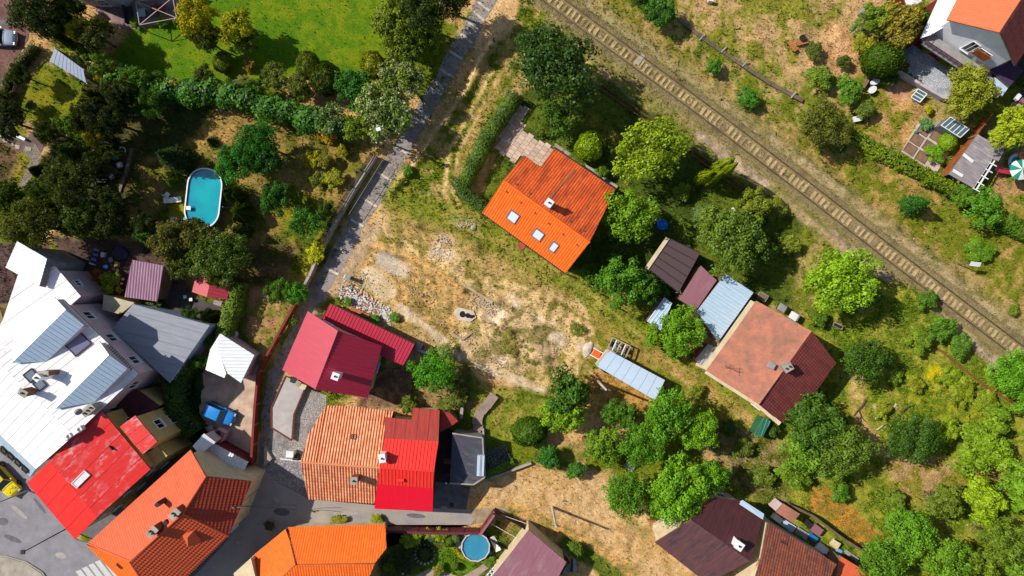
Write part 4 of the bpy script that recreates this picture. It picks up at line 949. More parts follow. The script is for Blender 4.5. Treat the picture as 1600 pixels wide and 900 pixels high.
# red metal roof building and its white neighbour
r, F = house('red_sheet_building', 'large building with worn red sheet roof and white roof hatch', 'building',
    [([(77, 720, 8.3), (158, 640, 8.3), (235, 733, 7.2), (152, 808, 7.2)], 'panels', RED_MET, {'along': ((77, 720), (158, 640)), 'w': 1.6}), ([(42, 755, 7.3), (77, 720, 8.3), (152, 808, 7.2), (117, 843, 6.2)], 'panels', RED_RIB, {'along': ((42, 755), (77, 720)), 'w': 1.6})],
    [(77, 720), (158, 640), (235, 733), (152, 808), (117, 843), (42, 755)], YELLOWR, deck=RUST, wz=(1.7, 4.6))
skylight(r, F[0], 127, 748, .75, 1.9, WHITE, WHITE)
for x, y in ((176, 699), (212, 692)): m = MB(); c = W(x, y, 7.7); m.box((c.x, c.y, 7.8), (.12, .5, .6), .7); m.build('vent', DARK, r)
r, F = house('white_sheet_building', 'big white metal roofed building with two white dormers and chimneys', 'building',
    [([(-14, 556, 9.3), (100, 469, 7.1), (217, 584, 7.1), (116, 680, 9.3)], 'panels', WHITEO, {'w': .75, 'along': ((116, 680), (217, 584))}),
     ([(-14, 556, 9.3), (116, 680, 9.3), (56, 733, 7.8), (-78, 604, 7.8)], 'panels', WHITEM, {'w': .9, 'along': ((56, 733), (116, 680))}),
     ([(56, 733, 7.8), (47, 745, 5.8), (-88, 614, 5.8), (-78, 604, 7.8)], 'smooth', LBLUER)],
    [(-14, 556, 9.3), (100, 469, 7.1), (217, 584, 7.1), (116, 680, 9.3), (56, 733, 7.8), (-78, 604, 7.8)], PINKR, wz=(5.0,))
WB = r
for x, y in ((7, 703), (18, 712), (29, 722), (40, 732)): skylight(r, F[2], x, y, .75, 1.1, DGL, DARK)
def gable_dormer(a, b, c, d, e, f, zr, ze, name='dormer'):
    """a,b ridge ends (front, back); c,d left eave; e,f right eave"""
    o = link(name, None, r, Vector((0, 0, 0))); ORG[o.name] = ORG[r.name]
    for pts, mt in (((( *a, zr), (*b, zr), (*d, ze), (*c, ze)), WHITEM), (((*b, zr), (*a, zr), (*e, ze), (*f, ze)), BLUEW)):  # white for the sunlit sides, pale blue paints shade on the others
        f_ = Face(list(pts)); m = MB(); m.prism([p for p in f_.P], [p - Vector((0, 0, .12)) for p in f_.P]); m.build('roof_side', mt, o)
        cc = cover(f_, [(0, 0), (.03, .03), (.06, 0)], .45, 0, 0, .012); cc.build('seams', mt, o)
    m = MB(); A = W(*a, zr - .14); C = W(*c, ze - .1); E = W(*e, ze - .1); n = (A - W(*b, zr)).normalized() * -.35
    m.prism([A + n, C + n, E + n], [A + n * 1.6, C + n * 1.6, E + n * 1.6]); m.build('gable_wall', PINKR, o)
    m = MB(); L = [C + n, E + n, W(*f, ze) , W(*d, ze)]; m.prism([p + Vector((0, 0, -.02)) for p in L], [p - Vector((0, 0, 1.8)) for p in L]); m.build('cheek', PINKR, o)
gable_dormer((103, 484), (19, 567), (85, 464), (21, 527), (131, 508), (72, 565), 9.5, 8.5)
gable_dormer((171, 555), (86, 639), (155, 533), (92, 601), (199, 576), (147, 628), 9.5, 8.5)
skylight(r, F[0], 121, 536, 2.0, 1.9, glass('lilac_glass', (130, 124, 156), .1), DARK)
for x, y, w, h in ((49, 587, 1.1, 1.0), (63, 601, 1.0, .9)): skylight(r, F[0], x, y, w, h, glass('grey_glass', (124, 136, 150), .1), DARK)
chimney(r, 58, 590, 10.7, 1.9, .5, .5, -42, WHITE); chimney(r, 68, 584, 10.1, 1.4, .9, .45, 0, BRICK, 0); chimney(r, 36, 614, 10.6, 1.6, .7, .5, -30, BRICK, 1); chimney(r, 138, 641, 9.8, 1.4, 1.2, .6, 42, GREYR, 3)
m = MB()
for i in range(14):
    x, y = 168 + i * 2.7, 541 + i * 2.9; m.bar(W(x, y, 7.35), W(x + 3.5, y - 3.5, 7.35), .06, .1)
m.build('snow_grille', DARK, r)
# satellite dish and air units on the verge
root = thing('satellite_dish', 'small grey satellite dish on the white roof verge', 'satellite dish', W(122, 643, 9.6)); m = MB(); c = W(122, 643, 9.9)
m.tube(c, c + Vector((.12, -.1, .1)), .36, .30, 14); m.build('dish', GREYR, root); m = MB(); m.tube(W(122, 643, 8.8), c, .03, n=6); m.build('mast', STEEL, root)
for x, y, l in ((107, 682, 'white air unit between white and red roofs, nearer the street'), (124, 671, 'white air unit between white and red roofs, nearer the chimney')):
    root = thing('air_unit', l, 'air unit', W(x, y, 8.9)); m = MB(); m.box(W(x, y, 9.2), (.85, .45, .6), .6); m.build('casing', WHITE, root); m = MB(); m.tube(W(x, y, 9.5), W(x, y, 9.53), .2, n=14); m.build('fan_cover', GREYR, root); m = MB(); m.box(W(x, y, 8.75), (.7, .4, .4), .6); m.build('bracket', DARK, root)
# white lower building north of it
r, F = house('white_annex', 'low white sheet roof annex with mauve painted shadow north of the big white building', 'annex',
    [([(87, 416, 5.6), (126, 463, 5.6), (20, 556, 6.4), (-20, 545, 6.6), (4, 500, 6.4), (28, 430, 6.0)], 'panels', WHITEO, {'w': 1.8, 'along': ((30, 500), (110, 440))})],  # mauve-grey patches in the sheet stand for a cast shadow
    [(87, 416), (126, 463), (20, 556), (-20, 545), (4, 500), (28, 430)], PINKR, wz=(3.6,), winsize=(.8, .8))
r, F = house('white_shed', 'white ribbed shed roof under the yellow green tree', 'shed', [([(27, 377, 6.8), (74, 404, 6.6), (62, 447, 6.6), (9, 418, 6.8)], 'rib', WHITEM), ([(74, 404, 6.6), (81, 406, 6.1), (70, 449, 6.1), (62, 447, 6.6)], 'smooth', plain('grey_trim', (120, 120, 128)))], [(27, 377), (74, 404), (81, 406), (70, 449), (62, 447), (9, 418)], GREYR, windows=False)
r, F = house('ochre_house', 'ochre walled house cut by the edge beside the white annex', 'house', [([(-60, 470, 6), (-2, 478, 6), (8, 505, 6), (-60, 520, 6.4)], 'smooth', plain('ochre_roof', (170, 140, 90))), ([(-60, 515, 5), (5, 507, 5), (14, 545, 5), (-60, 560, 5)], 'smooth', plain('ochre_roof', (170, 140, 90)))], [(-60, 470), (-2, 478), (8, 505), (14, 545), (-60, 560)], YELLOWR, windows=False)
# grey flat roof garage and neighbours
r, F = house('flat_roof_garage', 'grey flat roofed garage with pale blue wall beside the white building', 'garage', [([(208, 475, 3.6), (328, 508, 3.6), (265, 598, 3.5), (175, 514, 3.5)], 'panels', BITUM, {'w': 1.0, 'along': ((208, 475), (328, 508))})], [(208, 475), (328, 508), (265, 598), (175, 514)], LBLUER, windows=False, ins=.08, deck=LBLUER)
r, F = house('cream_hut', 'cream flat roofed hut wedged beside the grey garage', 'hut', [([(162, 460, 2.9), (210, 473, 2.9), (188, 491, 2.9), (160, 484, 2.9)], 'smooth', plain('cream_roof', (204, 192, 160), (180, 168, 136)))], [(162, 460), (210, 473), (188, 491), (160, 484)], YELLOWR, windows=False, ins=.1)
r, F = house('mauve_shed', 'mauve corrugated shed roof in the shady back yard', 'shed', [([(207, 406, 3.0), (256, 415, 3.0), (246, 471, 2.5), (195, 464, 2.5)], 'corr', MAUVEC)], [(207, 406), (256, 415), (246, 471), (195, 464)], BROWNR, windows=False, ins=.2)
r, F = house('red_hut', 'small red metal gable hut under the dark trees', 'hut', [([(306, 431, 2.4), (330, 434, 3.1), (323, 464, 3.1), (300, 456, 2.4)], 'smooth', metalroof('rose_sheet', (196, 66, 76), (180, 58, 68))), ([(330, 434, 3.1), (361, 443, 2.4), (355, 468, 2.4), (323, 464, 3.1)], 'rib', metalroof('rose_sheet', (196, 66, 76), (180, 58, 68)))], [(306, 431), (330, 434), (361, 443), (355, 468), (323, 464), (300, 456)], GREYR, windows=False, ins=.2)
r, F = house('white_garage', 'white metal hipped garage roof above the parked blue car', 'garage', [([(345, 521, 3.2), (397, 555, 2.9), (377, 598, 2.9), (355, 583, 3.2), (339, 543, 3.4)], 'rib', WHITEM), ([(345, 521, 3.2), (339, 543, 3.4), (355, 583, 3.1), (352, 590, 3.0), (320, 578, 2.7), (329, 546, 2.8)], 'rib', WHITEM)], [(345, 521), (397, 555), (377, 598), (355, 583), (352, 590), (320, 578), (329, 546)], PINKR, windows=False, ins=.2)
r, F = house('white_outbuilding', 'small white gabled outbuilding end behind the salmon tiled house', 'outbuilding', [([(319, 677, 4.2), (337, 691, 3.8), (312, 711, 3.8), (301, 697, 4.2)], 'smooth', WHITEM)], [(319, 677), (337, 691), (312, 711), (301, 697)], PINKR, windows=False, ins=.1)
r, F = house('white_lean_to', 'narrow white ribbed lean-to roof below the pink brick shed', 'shed', [([(334, 692, 2.6), (388, 722, 2.6), (379, 741, 2.4), (313, 711, 2.4)], 'rib', WHITEM)], [(334, 692), (388, 722), (379, 741), (313, 711)], MAROON, windows=False, ins=.15)
sheet('court', [(322, 744), (318, 712), (380, 742), (404, 736), (398, 752), (393, 756)], 0.02, plain('court_earth', (156, 128, 104), (120, 98, 84), amt=.25))
r, F = house('brick_shed', 'small pink brick shed with dark roof opening beside the blue car', 'shed', [([(327, 683, 1.9), (338, 669, 1.9), (351, 677, 1.9), (343, 694, 1.9)], 'smooth', plain('pink_brick', (178, 120, 110), (140, 90, 84), amt=.2))], [(327, 683), (338, 669), (351, 677), (343, 694)], PINKR, windows=False, ins=.06)
m = MB(); c = W(341, 677, 1.95); m.box(c, (.45, .45, .08), .6); m.build('hatch', DARK, r)
# yellow house with narrow red roof
r, F = house('yellow_house', 'tall yellow rendered house with narrow red roof beside the red sheet building', 'house', [([(187, 667, 8.2), (211, 649, 8.0), (246, 690, 8.0), (223, 710, 8.2)], 'panels', RED_MET, {'along': ((187, 667), (211, 649)), 'w': 1.3})], [(187, 667), (211, 649), (246, 690), (223, 710)], YELLOWR, wz=(2.6, 5.4), ins=.12, winsize=(1.1, 1.3))
r, F = house('maroon_annex', 'dark maroon low roof annex behind the yellow house', 'annex', [([(165, 636, 4.6), (213, 607, 4.4), (250, 634, 4.2), (205, 664, 4.6)], 'smooth', plain('maroon_roof', (98, 40, 50), (70, 36, 44), amt=.2))], [(165, 636), (213, 607), (250, 634), (205, 664)], YELLOWR, windows=False, ins=.25)
r, F = house('yellow_annex', 'lower yellow annex with dark window between red and salmon roofs', 'annex', [([(226, 712, 5.6), (246, 696, 5.6), (262, 712, 5.6), (240, 732, 5.6)], 'smooth', YELLOWR)], [(226, 712), (246, 696), (262, 712), (240, 732)], YELLOWR, wz=(3.2,), ins=.05)
# top right house
BRIGHT = tilemat('salmon_orange_tile', (240, 118, 76), (232, 106, 64), (222, 96, 60), dirt_amt=.25, var=.4)
r, F = house('gable_house', 'white gabled house with orange roof and long balcony above grey gravel', 'house',
    [([(1478, 32, 6.4), (1563, 50, 9.8), (1640, -70, 9.8), (1545, -95, 6.4)], 'flattile', BRIGHT), ([(1563, 50, 9.8), (1585, 103, 6.4), (1668, -20, 6.4), (1640, -70, 9.8)], 'tile', DKTILE)],  # slope away from the sun gets darker tile, shade put into the colour
    [(1478, 32), (1563, 50), (1585, 103), (1668, -20), (1640, -70), (1545, -95)], [PINKR if False else plain('white_render', (252, 250, 252), (236, 232, 238), amt=.05)][0], ins=.55, windows=False)
GH = r; op = [(1478, 32, 6.4), (1563, 50, 9.8), (1585, 103, 6.4)]
A = W(1478, 32, 6.4); B = W(1585, 103, 6.4); dd = Vector((B.x - A.x, B.y - A.y, 0)); L = dd.length; dd /= L; nn = Vector((dd.y, -dd.x, 0)); ang = math.atan2(nn.y, nn.x) - math.pi / 2
A = Vector((A.x, A.y, 0)) - nn * .1
def gp(t, out, z): q = A + dd * t + nn * out; return Vector((q.x, q.y, z))
m = MB(); m.box(gp(L / 2 - .4, .75, 3.2), (L * .86, 1.5, .18), math.atan2(dd.y, dd.x)); bal_ = m.build('balcony_floor', GREYR, r)
m = MB()
for z in (3.7, 4.15): m.bar(gp(L * .03, 1.45, z), gp(L * .87, 1.45, z), .05, .05)
for i in range(12): t = L * (.03 + .84 * i / 11); m.bar(gp(t, 1.45, 3.3), gp(t, 1.45, 4.15), .04)
for t in (L * .03, L * .87): m.bar(gp(t, 0.1, 4.15), gp(t, 1.45, 4.15), .05)
m.build('balcony_railing', MAROON, r)
m = MB(); m.box(gp(L * .45, 1.38, 3.72), (L * .82, .03, .7), math.atan2(dd.y, dd.x)); m.build('balcony_glass', glass('frosted_glass', (190, 204, 214), .2), r)
for t, z, s in ((L * .36, 1.4, (1.5, 1.0)), (L * .62, 1.2, (.95, 2.05)), (L * .8, 1.4, (1.5, 1.0)), (L * .5, 4.6, (.95, 2.05)), (L * .66, 4.9, (1.5, 1.0))): put_window(r, gp(t, -.1, z + .2), ang, s)
m = MB(); m.box(gp(L * .66, .05, 4.9), (1.6, .12, 1.1), math.atan2(dd.y, dd.x)); m.build('shutter', WOODB, r)
m = MB(); m.box(gp(L * .5, -.02, .45), (L * .9, .12, .9), math.atan2(dd.y, dd.x)); m.build('plinth', MAROON, r)
r, F = house('side_wing', 'low pinkish white wing beside the white gabled house', 'annex', [([(1436, 61, 3.6), (1470, -8, 4.2), (1498, -8, 4.6), (1479, 40, 4.6), (1455, 54, 4.2)], 'smooth', WHITEM)], [(1436, 61), (1470, -8), (1498, -8), (1479, 40), (1455, 54)], MAROON, windows=False, ins=.1)
r, F = house('entrance_porch', 'small pink porch with glazed side below the balcony', 'porch', [([(1455, 56, 2.5), (1478, 45, 2.9), (1487, 60, 2.9), (1466, 74, 2.5)], 'smooth', GREYR)], [(1455, 56), (1478, 45), (1487, 60), (1466, 74)], PINKR, windows=False, ins=.1)
r, F = house('purple_shed', 'purple roofed shed behind the white gabled house', 'shed', [([(1546, 108, 2.8), (1582, 96, 2.8), (1600, 110, 2.8), (1576, 136, 2.6)], 'smooth', plain('purple_roof', (72, 50, 84), (60, 44, 72))), ([(1554, 120, 2.3), (1576, 136, 2.3), (1566, 150, 2.2), (1552, 134, 2.2)], 'smooth', BLUEW)], [(1546, 108), (1582, 96), (1600, 110), (1566, 150)], GREYR, windows=False, ins=.1)
r, F = house('white_hut', 'small white roofed hut behind the olive trees near the meadow', 'hut', [([(1402, -30, 3.3), (1440, -20, 3.1), (1439, 3, 3.0), (1418, 13, 3.2)], 'rib', WHITEO)], [(1402, -30), (1440, -20), (1439, 3), (1418, 13)], MAROON, windows=False, ins=.3)
# salmon roofed low house
r, F = house('salmon_flat_house', 'broad low house, weathered salmon roof with dark red tiled slope', 'house',
    [([(1182, 470, 4.7), (1267, 517, 6), (1185, 631, 6), (1103, 579, 4.7)], 'smooth', SALM_FLAT), ([(1267, 517, 6), (1307, 567, 4.1), (1266, 624, 4.0), (1257, 616, 4.1), (1219, 660, 3.9), (1185, 631, 6)], 'tile', DKTILE)],
    [(1182, 470), (1267, 517), (1307, 567), (1266, 624), (1257, 616), (1219, 660), (1185, 631), (1103, 579)], CREAM, ins=.08)
chimney(r, 1231, 574, 6.9, 1.4, .8, .7, 30, GREYR, 2); m = MB(); c = W(1205, 571, 6.2); m.box(c, (.7, .6, .35), -.5); m.build('vent', GREYR, r); ridge(r, (1267, 517, 6), (1185, 631, 6), SALM_FLAT, .1)
m = MB(); q = W(1134, 573, 5.4); m.tube(q, q + Vector((0, 0, 1.6)), .03, n=6); 
for i in range(4): m.bar(q + Vector((-.5, .1 * i, 1.5 - .12 * i)), q + Vector((.5, .1 * i, 1.5 - .12 * i)), .025)
m.bar(q + Vector((0, -.4, 1.4)), q + Vector((0, .5, 1.4)), .03); m.build('aerial', DARK, r)
m = MB()
for a, b in (((1101, 577), (1176, 471)), ((1103, 581), (1184, 633)), ((1184, 633), (1218, 662))): m.bar(W(*a, 4.55), W(*b, 4.55), .42, .3)
m.build('parapet', CREAM, r)
r, F = house('blue_white_shed', 'pale blue ribbed shed roof beside the salmon roofed house', 'shed', [([(1133, 428, 3.3), (1177, 457, 3.1), (1122, 534, 3.1), (1088, 487, 3.3)], 'rib', BLUEW, {'along': ((1100, 500), (1140, 526))})], [(1133, 428), (1177, 457), (1122, 534), (1088, 487)], BROWNR, windows=False, ins=.15)
r, F = house('mauve_flat_shed', 'flat mauve shed roof between carport and pale blue roof', 'shed', [([(1095, 415, 2.9), (1120, 438, 2.9), (1088, 484, 2.8), (1061, 468, 2.8)], 'smooth', MAUVE)], [(1095, 415), (1120, 438), (1088, 484), (1061, 468)], BROWNR, windows=False, ins=.1)
root = thing('carport', 'carport with dark translucent roof and pale beam edge', 'carport', W(1050, 410, 0)); f_ = Face([(1047, 373, 2.9), (1094, 395, 2.8), (1060, 457, 2.8), (1014, 421, 2.9)])
us = [p[0] for p in f_.uv]; 
for i in range(5):
    lo, hi = min(us), max(us); g2 = Face([(1047, 373, 2.9), (1094, 395, 2.8), (1060, 457, 2.8), (1014, 421, 2.9)])
    t0, t1 = i / 5 + .004, (i + 1) / 5 - .004; a, b, c, d4 = [Vector(W(*p)) for p in ((1047, 373, 2.9), (1094, 395, 2.8), (1060, 457, 2.8), (1014, 421, 2.9))]
    m = MB(); T = [a.lerp(d4, t0), b.lerp(c, t0), b.lerp(c, t1), a.lerp(d4, t1)]; m.prism(ccw(T), [p - Vector((0, 0, .04)) for p in ccw(T)]); m.build('roof_panel', POLY, root)
for i in range(6): m = MB(); t = i / 5; m.bar(a.lerp(d4, t) + Vector((0, 0, .05)), b.lerp(c, t) + Vector((0, 0, .05)), .07, .08); m.build('beam', DARK, root)
for i in range(5): m = MB(); t = i / 4; m.bar(a.lerp(b, t) - Vector((0, 0, .1)), d4.lerp(c, t) - Vector((0, 0, .1)), .08, .12); m.build('rafter', WOOD, root)
for p in (a, b, c, d4): m = MB(); m.tube((p.x, p.y, 0), (p.x, p.y, p.z - .1), .07); m.build('post', WOOD, root)
m = MB(); m.bar(a + Vector((-.25, .1, 0)), d4 + Vector((-.25, .1, 0)), .4, .3); m.build('edge_board', CREAM, root)
r, F = house('blue_white_lean_to', 'little pale blue roof half under the round walnut tree', 'shed', [([(1038, 464, 2.4), (1050, 474, 2.4), (1032, 516, 2.2), (1011, 502, 2.2)], 'rib', BLUEW)], [(1038, 464), (1050, 474), (1032, 516), (1011, 502)], BROWNR, windows=False, ins=.1)
r, F = house('grey_lean_to', 'grey translucent lean-to beside the salmon roofed house', 'shed', [([(1106, 537, 2.6), (1124, 546, 2.6), (1106, 578, 2.3), (1086, 562, 2.3)], 'corr', metalroof('grey_sheet', (150, 156, 166), (120, 126, 136), (200, 190, 180), .6, .6, .8))], [(1106, 537), (1124, 546), (1106, 578), (1086, 562)], MAROON, windows=False, ins=.08)
r, F = house('green_awning', 'green sheet awning at the corner of the salmon roofed house', 'awning', [([(1194, 652, 2.2), (1204, 658, 2.2), (1192, 682, 2.1), (1178, 680, 2.1)], 'rib', metalroof('green_sheet', (30, 110, 70), (50, 120, 110)))], [(1194, 652), (1204, 658), (1192, 682), (1178, 680)], plain('green_paint', (40, 110, 70)), windows=False, ins=.1)
# dark red gabled house at the bottom
r, F = house('dark_gable_house', 'house with dark red and black sheet gable roof at the field edge', 'house',
    [([(1023, 847, 4), (1080, 812, 6.6), (1171, 876, 6.6), (1106, 912, 4)], 'panels', DKRED, {'w': .8}), ([(1080, 812, 6.6), (1113, 776, 4.2), (1158, 783, 4), (1193, 807, 4), (1172, 876, 6.6)], 'panels', metalroof('maroon_sheet', (92, 46, 44), (64, 36, 40), (120, 42, 38), .5, .6, .2), {'w': .8, 'along': ((1125, 840), (1160, 790))})],  # redder patches on the second slope paint in its lit part
    [(1023, 847), (1080, 812), (1113, 776), (1158, 783), (1193, 807), (1172, 876), (1106, 912)], CREAM)
chimney(r, 1155, 853, 7.4, 1.6, .7, .7, -35, WHITE); m = MB(); m.add([W(1156, 784, 4.3), W(1160, 781, 4.3), W(1194, 803, 4.3), W(1192, 812, 4.5)][::-1], [(0, 1, 2, 3)]); m.bar(W(1157, 785, 4.3), W(1192, 808, 4.3), .45, .08); m.build('gutter_sheet', BLUEW, r)
sheet('cream_terrace', [(1020, 822), (1045, 797), (1074, 806), (1062, 824), (1026, 845)], .3, CREAM, thick=.3)
root = thing('parapet_wall', 'curved cream wall between the dark and brown roofed houses', 'wall', W(1190, 860)); 
pw = [(1196, 812), (1190, 845), (1172, 885), (1128, 908)]
for a, b in zip(pw[:-1], pw[1:]): m = MB(); m.bar(W(*a, 1.6), W(*b, 1.6), .9, 3.2); m.build('wall_section', CREAM, root)
r, F = house('brown_tile_house', 'house with brown and rust orange tiles cut by the bottom edge', 'house', [([(1200, 817, 4.6), (1305, 880, 4.6), (1270, 960, 7.5), (1170, 930, 7.5), (1189, 871, 6.0)], 'tile', BRTILE), ([(1189, 871, 6.0), (1200, 905, 6.4), (1160, 925, 5.0)], 'flattile', SALMON)], [(1200, 817), (1305, 880), (1270, 960), (1170, 930), (1189, 871)], CREAM, windows=False, ins=.15)
skylight(r, F[0], 1223, 848, .75, .3, DGL, RUST)
r, F = house('salmon_shed', 'small salmon roofed shed among stored junk', 'shed', [([(1224, 787, 2.6), (1250, 803, 2.4), (1238, 817, 2.4), (1212, 800, 2.6)], 'smooth', SALM_FLAT)], [(1224, 787), (1250, 803), (1238, 817), (1212, 800)], PINKR, windows=False, ins=.08)
r, F = house('corner_shed', 'salmon tiled shed at the bottom edge beside the junk pile', 'shed', [([(1312, 868, 3), (1368, 902, 3), (1350, 950, 3.6), (1300, 930, 3.6)], 'flattile', SALMON)], [(1312, 868), (1368, 902), (1350, 950), (1300, 930)], BROWNR, windows=False, ins=.15)
# mauve roof at the bottom
r, F = house('mauve_house', 'low building with dusty mauve sheet roof beside the round pool garden', 'building', [([(826, 828, 3.7), (885, 878, 3.6), (840, 960, 3.5), (768, 902, 3.6), (797, 866, 3.65)], 'panels', MAUVE, {'w': 2.6, 'along': ((840, 960), (885, 878))})], [(826, 828), (885, 878), (840, 960), (768, 902), (797, 866)], CREAM, windows=False, ins=.15)
# top left house edge and greenhouse
r, F = house('grey_villa', 'grey villa with skylight cut by the top edge above the terrace', 'house', [([(58, -38, 6), (88, -26, 6), (146, -24, 6), (190, -80, 6.6), (60, -110, 6.6)], 'smooth', plain('villa_roof', (150, 156, 172), (130, 136, 152)))], [(58, -38), (88, -26), (146, -24), (190, -80), (60, -110)], plain('villa_wall', (196, 196, 206), (176, 176, 188)), wz=(1.2, 4), ins=.1)
root = thing('glass_lean_to', 'narrow lean-to with pale glazed panels along the small lawn', 'greenhouse', W(106, 102)); a, b, c, d4 = [W(*p) for p in ((85, 75, 2.5), (130, 108, 2.5), (135, 130, 2.0), (78, 96, 2.0))]
for i in range(9):
    m = MB(); t0, t1 = i / 9 + .006, (i + 1) / 9 - .006; T = ccw([a.lerp(b, t0), a.lerp(b, t1), d4.lerp(c, t1), d4.lerp(c, t0)]); m.prism(T, [p - Vector((0, 0, .05)) for p in T]); m.build('roof_panel', plain('pale_panel', (150, 166, 190), (170, 180, 200), .3, 3), root)
for p in (a, b, c, d4): m = MB(); m.bar((p.x, p.y, 0), (p.x, p.y, p.z - .04), .08); m.build('post', WHITE, root)
m = MB(); m.bar(Vector((a.x, a.y, 1.1)), Vector((b.x, b.y, 1.1)), .1, 2.2); m.build('back_wall', BROWNR, root)
